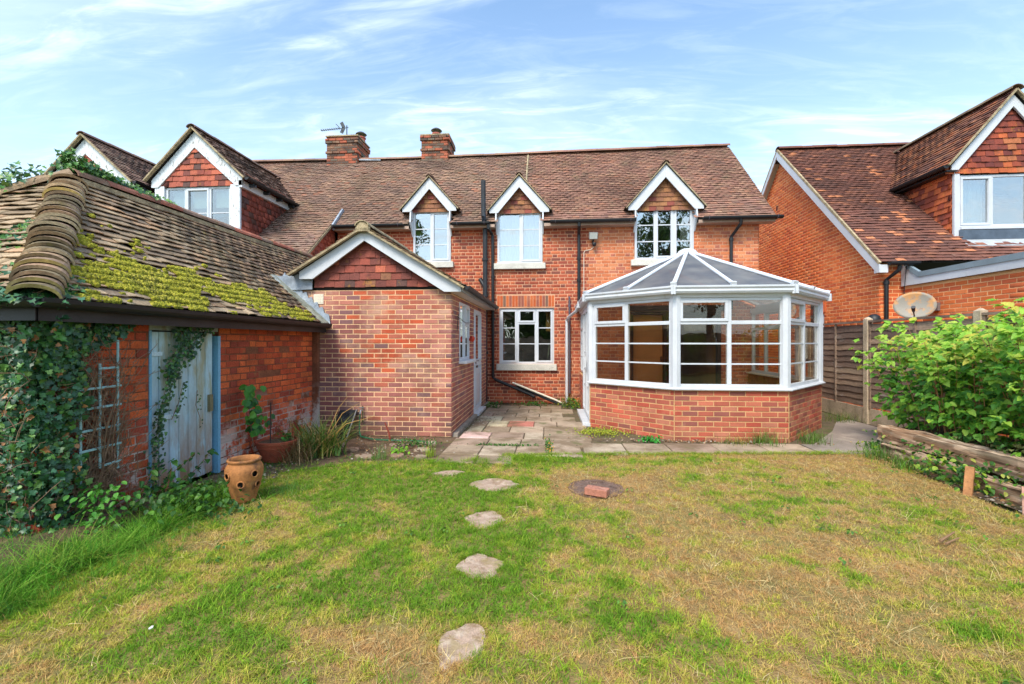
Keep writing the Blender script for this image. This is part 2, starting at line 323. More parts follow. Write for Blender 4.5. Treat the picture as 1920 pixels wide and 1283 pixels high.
# unit roof tile: width 0..1 (u), length 0..1 (v up the slope), n: tail proud 1, head 0
def utile(camber, skew):
    vs = [(0,0,.70),(.5,0,.70+camber),(1,0,.70),(0,skew*.02,1),(.5,0,1+camber),(1,-skew*.02,1),(0,1.3,.12),(.5,1.3,.12+camber),(1,1.3,.12),(0,1.3,-.2),(1,1.3,-.2)]
    return vs, [(0,1,4,3),(1,2,5,4),(3,4,7,6),(4,5,8,7),(2,8,5),(0,3,6),(2,10,8),(0,6,9)]
UB = [ubrick()]; UT = [utile(0, 0), utile(.18, 1), utile(-.12, -1), utile(.3, .5)]
def wall(F, poly, holes, mort, brickset, course=0.075, bl=0.225, thick=0.1, parent=None, wname='wall', flemish=False, pal=None, vis=None, z0=0.0, jit=0.0, joint=0.013, depth=0.016):
    """mortar slab with holes and bricks laid in front; poly/holes as (a,b) in frame F"""
    amin = min(p[0] for p in poly); amax = max(p[0] for p in poly)
    sp__ = [(p[0] + (.012 if p[0] == amin else (-.012 if p[0] == amax else 0)), p[1]) for p in poly]
    mb = MB(); mb.prism(F, sp__, -thick, 0, None, holes); wo_ = mb.build(wname, mort, parent); bmax = max(p[1] for p in poly)
    rows = int((bmax - z0) / course) + 1
    def spans(loop, b):
        xs = []; n = len(loop)
        for i in range(n):
            (x0, y0), (x1, y1) = loop[i], loop[(i + 1) % n]
            if (y0 <= b < y1) or (y1 <= b < y0): xs.append(x0 + (b - y0) / (y1 - y0) * (x1 - x0))
        xs.sort(); return [(xs[i], xs[i + 1]) for i in range(0, len(xs) - 1, 2)]
    for r in range(rows):
        b0 = z0 + r * course; b1 = b0 + course - joint
        ok = spans(poly, b0 + course * 0.5)
        top = spans(poly, b1 - 0.002)
        if not top or not ok: continue
        iv = []
        for (p_, q_) in ok:
            for (r_, s_) in top:
                if min(q_, s_) - max(p_, r_) > .02: iv.append((max(p_, r_), min(q_, s_)))
        for h in holes:
            hs = spans(h, b0 + course * 0.5)
            for (h0, h1) in hs:
                nv = []
                for (p, q) in iv:
                    if h1 <= p or h0 >= q: nv.append((p, q)); continue
                    if h0 > p: nv.append((p, h0))
                    if h1 < q: nv.append((h1, q))
                iv = nv
        for (p, q) in iv:
            x = amin + (-(bl / 2) if r % 2 else 0.0); k = 0
            if flemish: x = amin + (bl * .25 - bl * 1.5 if r % 2 else 0.0) + R.uniform(-.012, .012)
            while x < q:
                Lb = bl
                if flemish: Lb = bl if (k + r) % 2 == 0 else bl / 2
                a0, a1 = max(x, p), min(x + Lb, q)
                if a1 - a0 > 0.03:
                    c = pal(a0, b0) if pal else None
                    pr = R.uniform(-0.0015, 0.0035) + R.uniform(-jit, jit)
                    jz = R.uniform(-jit, jit)
                    A = fm(F, a0 + joint / 2, b0 + jz, pr + 0.003, (a1 - a0) - joint, b1 - b0, depth, R.uniform(-jit, jit) * 1.5)
                    cen = F[0] + F[1] * a0 + F[2] * b0
                    brickset.add(A, 0, c, a1 - a0, vis(cen) if vis else True)
                x += Lb; k += 1
    return wo_
def tiles(F, length, inside, ts, gauge=0.1, tw=0.165, a0=0.0, a1=1.0, jit=0.004, pal=None, vis=None, th=0.026, edge=None, sag=0.0):
    """courses of plain tiles: inside(a,b) tells where the roof is; edge(b) may give exact left/right ends"""
    rows = int(length / gauge)
    for r in range(rows + 1):
        b = r * gauge; off = (tw / 2 if r % 2 else 0) + R.uniform(-.006, .006)
        e0, e1 = edge(b) if edge else (a0, a1)
        x = a0 - tw + off
        while x < e1:
            p, q = max(x, e0), min(x + tw - 0.004, e1)
            if q - p > 0.02 and inside((p + q) / 2, b):
                A = fm(F, p, b + R.uniform(-jit, jit) + sag * .8 * noise.noise((p * .6, 3, b * .3)), R.uniform(0, jit * .8) + sag * noise.noise((p * .45, b * .7, 8)), q - p, gauge, th * R.uniform(.85, 1.25), R.uniform(-jit, jit) * 3)
                cen = F[0] + F[1] * p + F[2] * b
                ts.add(A, R.randrange(4) if R.random() < .6 else 0, pal(p, b) if pal else None, q - p, vis(cen) if vis else True)
            x += tw
def window(parent, o, u, n, w_, h_, lights, sill=None, name='window', depth=0.06, fw=0.05, gl=None, fmat=None, room=None, roommat=None):
    """lights = [(u0,u1,v0,v1,opening?,[bar heights])] in metres; returns the window object (outer frame), sub-parts below it"""
    F = frame(o, u, (0, 0, 1), n); fmat = fmat or WHITE; gl = gl or GLASS
    mb = MB(); mb.fbox(F, 0, w_, 0, fw, -depth, 0); mb.fbox(F, 0, w_, h_ - fw, h_, -depth, 0)
    mb.fbox(F, 0, fw, fw, h_ - fw, -depth, 0.001); mb.fbox(F, w_ - fw, w_, fw, h_ - fw, -depth, 0.001)
    us = sorted(set([l[0] for l in lights if l[0] > fw + .01])); 
    for a in us: mb.fbox(F, a - 0.03, a + 0.03, fw, h_ - fw, -depth, 0.002)
    for l in lights:
        if l[2] > fw + .01: mb.fbox(F, l[0] + .03, l[1] - .03, l[2] - 0.028, l[2] + 0.028, -depth, 0.0)
    wobj = mb.build(name, fmat, parent, bevel=0.004)
    for (a0, a1, b0, b1, opening, bars) in lights:
        A0 = a0 + (fw if a0 < .01 else 0.03); A1 = a1 - (fw if a1 > w_ - .01 else 0.03); B0 = b0 + (fw if b0 < .01 else 0.028); B1 = b1 - (fw if b1 > h_ - .01 else 0.028)
        if opening:
            s_ = MB(); q = 0.045; z0_, z1_ = -0.03, 0.016
            s_.fbox(F, A0 - .012, A1 + .012, B0 - .012, B0 + q - .012, z0_, z1_); s_.fbox(F, A0 - .012, A1 + .012, B1 - q + .012, B1 + .012, z0_, z1_)
            s_.fbox(F, A0 - .012, A0 + q - .012, B0 + q - .012, B1 - q + .012, z0_, z1_); s_.fbox(F, A1 - q + .012, A1 + .012, B0 + q - .012, B1 - q + .012, z0_, z1_)
            s_.build('sash', fmat, wobj, bevel=0.004); A0 += q - .014; A1 -= q - .014; B0 += q - .014; B1 -= q - .014
        g_ = MB(); g_.fbox(F, A0 - .004, A1 + .004, B0 - .004, B1 + .004, -0.024, -0.020); g_.build('pane', gl, wobj)
        for bz in bars:
            k = MB(); k.fbox(F, A0, A1, bz - .011, bz + .011, -.019, -.010); k.build('glazing_bar', fmat, wobj)
    if sill:
        s0, s1, th_, out, sm = sill; k = MB(); k.fbox(F, s0, s1, -th_, -0.001, -depth, out); k.build('sill', sm, wobj, bevel=0.006)
    if room:
        d, x0, x1, y0, y1 = room; r_ = MB()
        q = lambda a, b, c: F[0] + F[1] * a + F[2] * b + F[3] * c
        z_ = -depth - .012
        for quad in ([q(x0,y0,-d),q(x1,y0,-d),q(x1,y1,-d),q(x0,y1,-d)], [q(x0,y0,z_),q(x0,y0,-d),q(x0,y1,-d),q(x0,y1,z_)], [q(x1,y0,z_),q(x1,y1,z_),q(x1,y1,-d),q(x1,y0,-d)],
                     [q(x0,y0,z_),q(x1,y0,z_),q(x1,y0,-d),q(x0,y0,-d)], [q(x0,y1,z_),q(x0,y1,-d),q(x1,y1,-d),q(x1,y1,z_)]): r_.poly(quad)
        r_.build('room_lining', roommat or ROOM, wobj)
    return wobj, F
def curtain(wobj, F, a0, a1, b0, b1, c, m, folds=9, amp=0.012, name='curtain'):
    n = folds * 6; mb = MB(); rows = [b0, b1]
    vs = [tuple(F[0] + F[1] * (a0 + (a1 - a0) * i / n) + F[2] * b + F[3] * (c + amp * math.sin(i / n * folds * 2 * math.pi) + amp * .5 * math.sin(i * 1.7))) for b in rows for i in range(n + 1)]
    mb.mesh(vs, [(i, i + 1, n + 2 + i, n + 1 + i) for i in range(n)]); o = mb.build(name, m, wobj, smooth=True); return o
def half_gutter(name, pts, r, m, parent, clips=0, closed_end=True):
    """half round gutter swept along straight runs"""
    mb = MB(); seg = 8
    for i in range(len(pts) - 1):
        p, q = V(pts[i]), V(pts[i + 1]); d = (q - p).normalized(); sd = V((d.y, -d.x, 0)).normalized()
        ring = [(math.cos(math.pi * k / seg), -math.sin(math.pi * k / seg)) for k in range(seg + 1)]
        out = [(r * a, r * b) for a, b in ring]; inn = [(r * .86 * a, r * .86 * b) for a, b in ring][::-1]
        prof = [(r, .008)] + out[1:-1] + [(-r, .008)] + [(-r * .86, .008)] + inn[1:-1] + [(r * .86, .008)]
        n = len(prof); vs = [p + sd * a + V((0, 0, b)) for a, b in prof] + [q + sd * a + V((0, 0, b)) for a, b in prof]
        mb.mesh(vs, [(k, (k + 1) % n, n + (k + 1) % n, n + k) for k in range(n)])
        if closed_end: mb.mesh([p + sd * a + V((0, 0, b)) for a, b in out], [tuple(range(seg + 1))]); mb.mesh([q + sd * a + V((0, 0, b)) for a, b in out], [tuple(range(seg + 1))])
    return mb.build(name, m, parent)
def barge(parent, F, pts, c0, c1, name='bargeboard', m=None):
    mb = MB(); mb.prism(F, pts, c0, c1); return mb.build(name, m or WHITE, parent, bevel=0.004)
# ================================================================ MAIN HOUSE
PALH = [C(176,84,58), C(160,74,54), C(188,96,64), C(146,66,52), C(128,68,58), C(170,80,58), C(156,70,50),   # 0-6 old part
        C(202,114,78), C(188,100,70), C(208,124,88), C(176,98,80), C(196,106,70),                              # 7-11 newer right part
        C(186,84,44), C(150,82,70), C(196,96,52), C(120,86,74)]                                              # 12-15 arch
PALT = [C(146,112,98), C(158,122,104), C(136,104,94), C(168,132,110), C(118,96,90), C(178,140,116), C(152,100,84), C(140,118,104), C(174,110,86),
        C(150,100,90), C(160,110,98), C(138,90,84), C(168,122,106), C(124,88,84), C(186,134,112)]
PALHT = [C(166,88,70), C(150,76,62), C(118,66,58), C(96,68,62), C(182,98,74), C(136,72,60), C(158,108,72), C(146,98,72)]
def calm(p, k): m = [sum(c[i] for c in p) / len(p) for i in range(3)]; return [tuple(c[i] * (1 - k) + m[i] * k for i in range(3)) for c in p]
PALT = calm(PALT[:9], .45) + [(r * .95, g * 1.02, b * .96) for r, g, b in calm(PALT[9:], .5)]
PALT = [(r * .93, g * .96, b * .93) for r, g, b in PALT]
PALH = warm(PALH)
house = thing('brick_house', 'long two-storey red brick house with tiled roof, small white gabled dormers and brick chimneys', 'house', (0, 10.7, 0))
YF = 10.7
def palh(x, z):
    return R.randrange(7, 12) if x > 0.78 + (0.11 if int(z / .0785) % 2 else 0) else R.choice([0, 0, 1, 1, 2, 3, 4, 5, 5, 6])
bh = Pieces('brick', UB, PALH, BRICKH, 300, 'brickwork')
FH = frame((0, YF, 0), (1, 0, 0), (0, 0, 1), (0, -1, 0))
W1, W2, W3, KW, CD = (-3.30, -2.38, 3.38, 4.60), (-1.25, -.18, 3.32, 4.53), (1.96, 3.29, 3.36, 4.56), (-1.21, .095, .93, 2.262), (1.86, 3.90, 0.03, 2.16)
def rc(a0, a1, b0, b1): return [(a0, b0), (a1, b0), (a1, b1), (a0, b1)]
outline = [(-5.22, 0), (4.74, 0), (4.74, 4.16)]
for wd in (W3, W2, W1): outline += [(wd[1] + .0, 4.16), (wd[1] + .0, wd[2]), (wd[0] - .0, wd[2]), (wd[0] - .0, 4.16)]
outline += [(-5.22, 4.16)]
wh_ = wall(FH, outline, [rc(*KW), rc(*CD), rc(-1.262, .108, 2.285, 2.56)], MORT_H, bh, 0.0785, 0.225, 0.22, house, 'wall', True, palh,
           lambda c: c.z > .0 and not (1.0 < c.x < 4.4 and c.z < 2.6) and not (c.x < -1.6 and c.z < 3.0))
# soldier arch over the kitchen window
mb = MB(); mb.fbox(FH, -1.262, .108, 2.285, 2.56, -.1, -.001); mb.build('arch_mortar', MORT_H, wh_)
for i in range(19):
    a = -1.258 + i * .0718
    bh.add(fm(FH, a, 2.292, R.uniform(.003, .006), .061, .262, .02), 0, 12 + R.choice([0, 0, 1, 1, 2, 3]), .26)
bh.flush(wh_)
for (a, b) in ((4.74, 15.6),):
    mb = MB(); mb.poly([(4.74, YF+.0, 0), (4.74, 15.6, 0), (4.74, 15.6, 4.16), (4.74, 13.1, 6.8), (4.74, 10.7, 4.16)]); mb.poly([(-11.4, 15.6, 0), (4.74, 15.6, 0), (4.74, 15.6, 4.2), (-11.4, 15.6, 4.2)])
    mb.poly([(-11.4, 9.0, 0), (-11.4, 15.6, 0), (-11.4, 15.6, 4.2), (-11.4, 13.1, 6.8), (-11.4, 9.0, 3.0)]); mb.build('outer_wall', MORT_H, house)
# lower wall of the left half below the sweeping roof
mb = MB(); mb.box((-11.4, 9.0, 0), (-5.3, 9.12, 3.1)); mb.build('lower_wall', BRICKH if False else MORT_H, house)
# --- main roof
PIT = math.sqrt(.5)
roof_u = MB()
E0 = (10.45, 4.24)
def rp(x, y, dz=0.0): return V((x, y, 4.24 + (y - 10.45) + dz))
# underlay in strips that leave the dormer windows free
xs = [-11.45, -3.33, -2.35, -1.28, -.15, 1.93, 3.32, 5.0]
for i in range(len(xs) - 1):
    x0, x1 = xs[i], xs[i + 1]; y0 = 10.84 if i in (1, 3, 5) else (10.45 if i else 10.45)
    roof_u.poly([rp(x0, y0, -.03), rp(x1, y0, -.03), rp(x1, 13.1, -.03), rp(x0, 13.1, -.03)])
roof_u.poly([(5.0, 13.1, 6.86), (5.0, 15.9, 4.1), (-11.45, 15.9, 4.1), (-11.45, 13.1, 6.86)])
roof_u.poly([(-11.45, 9.0 - .12, 3.02), (-5.2, 9.0 - .12, 3.02), (-5.2, 10.85, 4.60), (-11.45, 10.85, 4.60)])
roof_o = roof_u.build('roof', UNDER, house)
FR_ = frame((0, 10.45, 4.24), (1, 0, 0), (0, PIT, PIT), (0, -PIT, PIT))
SL = 2.65 / PIT
th_ = Pieces('tile', UT, PALT, TILE, 300, 'tile_courses', 6)
cut = [(-3.33, -2.35), (-1.28, -.15), (1.93, 3.32)]
def in_main(a, b):
    y = 10.45 + b * PIT
    if y < 10.80:
        for p, q in cut:
            if p < a < q: return False
    if a < -5.22 and y < 10.83: return False
    if -3.60 < a < -2.10 and False: return False
    return True
# sag of the old ridge is left to the courses' unevenness
def palt(a, b):
    n_ = noise.noise((a * .5, b * 1.3, 3))
    if a > -.62: return R.choice([9, 9, 10, 10, 11, 12, 12, 13, 6, 14]) if R.random() > .06 else 8
    return R.choice([0, 1, 1, 2, 3, 3, 5, 7] if n_ > 0 else [0, 0, 2, 2, 4, 7, 1, 4]) if R.random() > .07 else R.choice([6, 8])
tiles(FR_, SL - .02, in_main, th_, .1, .165, -11.45, 5.0, .006, palt, lambda c: c.x > -6.0, sag=.022)
CS = 39.9; cu, su = math.cos(math.radians(CS)), math.sin(math.radians(CS))
FC = frame((0, 8.88, 3.02), (1, 0, 0), (0, cu, su), (0, -su, cu))
tiles(FC, 2.55, lambda a, b: a > -9.4, th_, .1, .165, -9.6, -5.2, .007, palt, lambda c: c.x > -7.2 and c.z > 3.2)
th_.flush(roof_o)
# ridge tiles
def ridge(parent, p, q, r=.115, L_=.30, pal=None, m=None, name='ridge_tile', closed=True):
    p, q = V(p), V(q); n = max(1, int((q - p).length / L_)); d = (q - p).normalized(); sd = d.cross(V((0, 0, 1))).normalized(); up = sd.cross(d)
    for i in range(n):
        a = p + (q - p) * (i / n) - d * .008; b = p + (q - p) * ((i + 1) / n) - d * .004; mb = MB(); col = R.choice(pal)
        o_ = up * R.uniform(-.004, .006); rr = r * R.uniform(.97, 1.05); rings = []
        for pt in (a, b):
            for rad in (rr, rr - .016):
                rings.append([pt + o_ + sd * (rad * math.cos(t)) + up * (rad * math.sin(t) * .72 - .035) for t in [math.pi * k / 8 for k in range(9)]])
        vs = [v for r_ in rings for v in r_]; fs = []
        for k in range(8):
            fs.append((k, k + 1, 18 + k + 1, 18 + k)); fs.append((9 + k + 1, 9 + k, 27 + k, 27 + k + 1)); fs.append((k, 9 + k, 10 + k, k + 1)); fs.append((18 + k, 19 + k, 28 + k, 27 + k))
        mb.mesh(vs, fs, col); mb.build(name, m, parent)
ridge(roof_o, (-.62, 13.1, 6.93), (5.0, 13.12, 6.97), .12, .32, PALT[9:13], TILE)
ridge(roof_o, (-9.3, 13.1, 6.98), (-4.5, 13.08, 6.90), .115, .32, PALT[:4], TILE); ridge(roof_o, (-4.5, 13.08, 6.90), (-.62, 13.1, 6.92), .115, .32, PALT[:4], TILE)
mb = MB(); mb.tube([rp(-.63, 13.0, .05), rp(-.63, 12.4, .05), rp(-.62, 11.6, .055)], .022, 6); mb.build('mortar_seam', CEMENT, roof_o)
# right verge: cement edge
mb = MB(); mb.beam(rp(5.0, 10.42, -.035), rp(5.0, 13.1, -.035), .035, .045); mb.build('verge', CEMENT, roof_o)
mb = MB(); mb.beam(rp(4.9, 10.5, -.12), rp(4.9, 13.1, -.12), .22, .03); mb.build('verge_soffit', WHITE, roof_o)
# soffits / fascias
for (a, b) in ((-5.2, -3.34), (-2.34, -1.29), (-.14, 1.92), (3.33, 4.98)):
    mb = MB(); mb.box((a, 10.44, 4.135), (b, 10.47, 4.20)); mb.box((a, 10.475, 4.135), (b, 10.70, 4.155)); mb.build('fascia', mat('fascia_paint', C(176, 150, 132), .7, var=.2), house)
gx = [(-5.28, -3.45), (-2.28, -1.40), (.0, 1.93), (3.40, 5.10)]
for a, b in gx:
    g_ = half_gutter('gutter', [(a, 10.375, 4.235), (b, 10.375, 4.235)], .062, BLACKPL, house)
    n = max(2, int((b - a) / .75)); 
    for i in range(n):
        xx = a + .12 + (b - a - .24) * i / (n - 1); mb = MB(); ring = [(xx + .0, 10.375 - .066 * math.cos(t), 4.235 - .066 * math.sin(t)) for t in [math.pi * k / 6 for k in range(7)]]
        mb.tube([(xx, 10.31, 4.25)] + ring, .008, 4); mb.build('gutter_clip', GREYPL, g_)
# --- small dormers that break the eaves
def small_dormer(xc, hw, zE, zA, wd, lights, vm, sp, th=.24, curtain_=None):
    F = frame((0, 10.50, 0), (1, 0, 0), (0, 0, 1), (0, -1, 0))
    d = MB(); d.prism(frame((0, 10.66, 0), (1, 0, 0), (0, 0, 1), (0, -1, 0)), [(xc - hw + .05, zE), (xc + hw - .05, zE), (xc, zA - .06)], -.05, 0)
    dorm = d.build('dormer', UNDER, house)
    s_ = (zA - zE) / hw; yb = 10.45 + (zA - 4.24)
    # bargeboards
    vt = .27 if hw < .75 else .30
    for sg in (-1, 1):
        pts = [(xc, zA), (xc + sg * hw, zE), (xc + sg * hw, zE - .075), (xc + sg * (hw - .20), zE - .075), (xc, zA - vt)]
        barge(dorm, F, pts, -.02, .012)
    # tile hanging in the little gable
    ht = Pieces('hung_tile', UT, PALHT, HUNG, 40, 'hung_tiles', 5); Fg = frame((xc, 10.64, zE - .06), (1, 0, 0), (0, 0, 1), (0, -1, 0))
    tiles(Fg, zA - zE - .1, lambda a, b: abs(a) < (zA - vt + .12 - (zE - .06) - b) / s_, ht, .105, .165, -hw, hw, .005, lambda a, b: R.choice([6, 7, 7, 6, 6, 7, 6, 5]))
    ht.flush(dorm)
    # its two roof slopes
    k = MB(); ym = 10.47
    for sg in (-1, 1):
        e = V((xc + sg * (hw + .05), ym, zE - .02)); a = V((xc, ym, zA + .035)); yb2 = 10.45 + (zE - 4.24); e2 = V((xc + sg * (hw + .05), yb2, zE - .02)); a2 = V((xc, yb, zA + .035))
        q = [e, a, a2, e2] if sg < 0 else [a, e, e2, a2]; k.poly([p - V((0, 0, .03)) for p in q])
        k.poly([e, a, a + V((0, 0, -.04)), e + V((0, 0, -.04))])
    k.build('dormer_underlay', UNDER, dorm)
    dt = Pieces('tile', UT, PALT, TILE, 30, 'tile_courses', 6)
    for sg in (-1, 1):
        ln = math.hypot(hw + .05, zA - zE + .055); up = V((-sg * (hw + .05), 0, zA - zE + .055)).normalized(); nn = V((sg * up.z, 0, abs(up.x)))
        Ft = frame((xc + sg * (hw + .05), ym, zE - .02), (0, 1, 0), up, nn)
        tiles(Ft, ln - .03, lambda a, b: a < (zE - 4.24) + b * up.z - .02 + .0, dt, .1, .165, 0, yb - ym, .004, lambda a, b: R.choice([2, 4, 7, 0]))
        c_ = MB(); c_.beam(V((xc + sg * (hw + .05), ym - .005, zE - .03)), V((xc, ym - .005, zA + .025)), .02, .05, V((0, 1, 0))); c_.build('verge', CEMENT, dorm)
    dt.flush(dorm)
    ridge(dorm, (xc, ym - .03, zA + .05), (xc, yb, zA + .05), .075, .3, PALT[:4], TILE)
    # window and reveal cheeks
    wo2, Fw = window(dorm, (wd[0], 10.665, wd[2]), (1, 0, 0), (0, -1, 0), wd[1] - wd[0], wd[3] - wd[2] + .02, lights, (-.09, wd[1] - wd[0] + .07, .14, .06, sp), room=(1.6, -.1, wd[1] - wd[0] + .1, -.1, wd[3] - wd[2] + .1))
    for sg, xx in ((-1, wd[0]), (1, wd[1])):
        c_ = MB(); c_.prism(frame((xx + (.0 if sg > 0 else -.03), 0, 0), (0, 1, 0), (0, 0, 1), (1, 0, 0)), [(10.67, 4.0), (10.67, zE - .03), (10.50, zE - .03), (10.46, 4.30)], 0, .03)
        c_.build('cheek_board', WHITE, dorm)
    return dorm, wo2, Fw
STONE = mat('painted_stone_sill', C(205, 200, 188), 0.8, var=0.15, fine=0.15, bump=0.4, stains=[((.25, .22, .18), 6, .58, .75, .7, (1, 1, 1), None, None)])
w_ = W1[1] - W1[0]; h_ = W1[3] - W1[2] + .02
d1, wa, Fa = small_dormer(-2.86, .655, 4.63, 5.36, W1, [(0, w_ * .49, 0, h_, False, [.42, .80]), (w_ * .49, w_, 0, h_, True, [.42, .80])], 0, STONE)
w_ = W2[1] - W2[0]; h_ = W2[3] - W2[2] + .02
d2, wb, Fb = small_dormer(-.72, .70, 4.55, 5.34, W2, [(0, w_ * .52, 0, h_, False, [.42, .80]), (w_ * .52, w_, 0, h_, True, [.42, .80])], 0, STONE)
curtain(wb, Fb, .06, w_ - .06, .05, h_ - .05, -.16, CURT, 11, .012, 'net_curtain')
w_ = W3[1] - W3[0]; h_ = W3[3] - W3[2] + .02
d3, wc, Fc = small_dormer(2.62, .84, 4.54, 5.50, W3, [(0, w_ * .345, 0, h_, False, [.42, .80]), (w_ * .345, w_ * .66, 0, h_, True, [.42, .80]), (w_ * .66, w_, 0, h_, True, [.42, .80])], 0, STONE)
curtain(wc, Fc, w_ - .26, w_ - .05, .05, h_ - .05, -.16, CURT, 4, .015)
# kitchen window
w_ = KW[1] - KW[0]; h_ = KW[3] - KW[2]
kw, Fk = window(house, (KW[0], YF - .0 + .05, KW[2]), (1, 0, 0), (0, -1, 0), w_, h_, [(0, w_ * .335, 0, h_, True, [.48, .86]), (w_ * .335, w_ * .67, 0, h_ - .36, False, [.48]), (w_ * .335, w_ * .67, h_ - .36, h_, True, []), (w_ * .67, w_, 0, h_, True, [.48, .86])],
                (-.06, w_ + .06, .15, .12, STONE), room=(2.4, -.3, w_ + .3, -.2, h_ + .1), gl=GLASSD)
mb = MB(); Ft = frame((0, 0, 0), (1, 0, 0), (0, 0, 1), (0, -1, 0)); mb.tube([(-.66, 11.0, .98), (-.66, 11.0, 1.24), (-.68, 10.95, 1.3), (-.71, 10.9, 1.27)], .012, 8); mb.build('kitchen_tap', mat('chrome', (.6, .6, .6), .2, metal=1, var=0, fine=0, bump=0), kw)
mb = MB(); mb.box((-.1, 10.95, 1.72), (.05, 11.9, 2.2)); mb.build('kitchen_cupboard', TANROOM, kw)
# opening into the conservatory
FD = frame((0, YF, 0), (1, 0, 0), (0, 0, 1), (0, -1, 0)); DARKW = mat('dark_wood', C(58, 38, 26), .5, var=.2, fine=.1, bump=.1)
BROWNW = mat('tan_wood', C(170, 112, 60), .5, var=.15, vscale=2, fine=.08, bump=.1)
mb = MB(); mb.fbox(FD, CD[0], CD[1], CD[3] - .07, CD[3], -.12, .02); mb.fbox(FD, CD[0], CD[0] + .07, CD[2], CD[3] - .07, -.12, .02); mb.fbox(FD, CD[1] - .07, CD[1], CD[2], CD[3] - .07, -.12, .02); mb.fbox(FD, 2.62, 2.69, CD[2], CD[3] - .07, -.12, .02)
pd = mb.build('patio_door', DARKW, house)
mb = MB(); mb.fbox(FD, 1.94, 2.61, .05, 2.08, -.10, -.06); mb.fbox(FD, 2.02, 2.53, 1.1, 1.98, -.062, -.05); mb.fbox(FD, 2.02, 2.53, .2, .95, -.062, -.05); mb.build('door_panel', BROWNW, pd)
mb = MB(); mb.fbox(FD, 2.56, 2.59, 1.0, 1.12, -.06, -.02); mb.build('handle', DARKW, pd)
mb = MB(); mb.fbox(FD, 2.70, 3.82, .05, 2.08, -.08, -.075); mb.build('pane', GLASSC, pd)
mb = MB(); q = lambda a, b, c: (a, YF + c, b)
for quad in ([q(1.9,0,3.4),q(3.9,0,3.4),q(3.9,2.3,3.4),q(1.9,2.3,3.4)], [q(1.9,0,.2),q(1.9,0,3.4),q(1.9,2.3,3.4),q(1.9,2.3,.2)], [q(3.9,0,.2),q(3.9,0,3.4),q(3.9,2.3,3.4),q(3.9,2.3,.2)], [q(1.9,0,.2),q(3.9,0,.2),q(3.9,0,3.4),q(1.9,0,3.4)], [q(1.9,2.3,.2),q(3.9,2.3,.2),q(3.9,2.3,3.4),q(1.9,2.3,3.4)]): mb.poly(quad)
mb.build('room_lining', TANROOM, pd)
# lintel board above the patio door
mb = MB(); mb.fbox(FD, 1.70, 4.1, 2.17, 2.30, .004, .03); mb.build('lintel', DARKW, house)
# --- tile hung cheek where the sweep of roof ends
ck = MB(); ck.prism(frame((-5.3, 0, 0), (0, 1, 0), (0, 0, 1), (1, 0, 0)), [(9.0, 2.0), (10.7, 2.0), (10.7, 4.40), (9.0, 3.02)], -.05, 0); ck_o = ck.build('tile_hung_cheek', UNDER, house)
ht = Pieces('hung_tile', UT, PALHT, HUNG, 80, 'hung_tiles', 5)
tiles(frame((-5.3, 9.0, 2.0), (0, 1, 0), (0, 0, 1), (1, 0, 0)), 2.4, lambda a, b: b < (a) * .82 + .98, ht, .11, .165, 0, 1.7, .008, lambda a, b: R.choice([0, 0, 4, 1, 4, 5])); ht.flush(ck_o)
mb = MB(); mb.beam((-5.2, 8.88, 2.99), (-5.2, 10.9, 4.68), .03, .05); mb.build('verge', CEMENT, roof_o)
mb = MB(); mb.prism(frame((-5.17, 0, 0), (0, 1, 0), (0, 0, 1), (1, 0, 0)), [(10.40, 4.13), (10.95, 4.66), (10.98, 4.76), (10.86, 4.78), (10.34, 4.26)], -.02, .02); mb.build('lead_flashing', LEAD, house)
# --- chimneys
PALC = [C(128, 92, 74), C(146, 112, 90), C(168, 92, 68), C(96, 78, 68), C(178, 100, 74), C(112, 98, 84)]
BRICKC = mat('brick_chimney', attr=True, rough=.95, var=.3, vscale=5, fine=.25, bump=.6, stains=[(C(176, 128, 40), 5, .58, .7, .7, (1, 1, 1), 7.0, 7.4), (C(60, 54, 48), 4, .5, .7, .6, (1, 1, 1), None, None)])
def chimney(x0, x1, y0, y1, z0, z1, potx, poty, cowl):
    core = MB(); core.box((x0, y0, z0), (x1, y1, z1 - .01)); ch = core.build('chimney', MORT_O, roof_o)
    cs = Pieces('brick', UB, PALC, BRICKC, 40, 'brickwork', 6); n = int((z1 - z0) / .075)
    for r in range(n):
        zz_ = z0 + r * .075; e = .035 if r >= n - 2 else (.03 if r == n - 6 else (.0)); off = .11 if r % 2 else 0
        for (F, L_) in ((frame((x0 - e, y0 - e, zz_), (1, 0, 0), (0, 0, 1), (0, -1, 0)), x1 - x0 + 2 * e), (frame((x1 + e, y0 - e, zz_), (0, 1, 0), (0, 0, 1), (1, 0, 0)), y1 - y0 + 2 * e)):
            a = -off
            while a < L_:
                p, q_ = max(a, 0), min(a + .225, L_)
                if q_ - p > .03: cs.add(fm(F, p, 0, .006, q_ - p - .011, .063, .03 + e), 0, None, q_ - p)
                a += .225
    cs.flush(ch)
    mb = MB(); mb.lathe((potx, poty, z1), [(.0, .0), (.15, 0), (.13, .02), (.115, .14), (.14, .15), (.14, .18), (.1, .19)], 16, C(176, 96, 82)); mb.build('chimney_pot', mat('pot_clay', C(178, 98, 84), .8), ch, smooth=False)
    mb = MB(); mb.lathe((potx, poty, z1 + .19), [(.0, .15), (.1, .14), (.165, .09), (.165, .08), (.0, .10)], 16)
    for k in range(3): t = k * 2.1 + .4; mb.tube([(potx + .08 * math.cos(t), poty + .08 * math.sin(t), z1 + .16), (potx + .08 * math.cos(t), poty + .08 * math.sin(t), z1 + .30)], .008, 4)
    mb.build('cowl', mat('cowl_metal', (.12, .11, .1), .4, metal=.7), ch)
    mb = MB(); mb.box((x0 - .03, y0 - .03, z1 - .02), (x1 + .03, y1 + .03, z1 + .015)); mb.build('flaunching', CEMENT, ch)
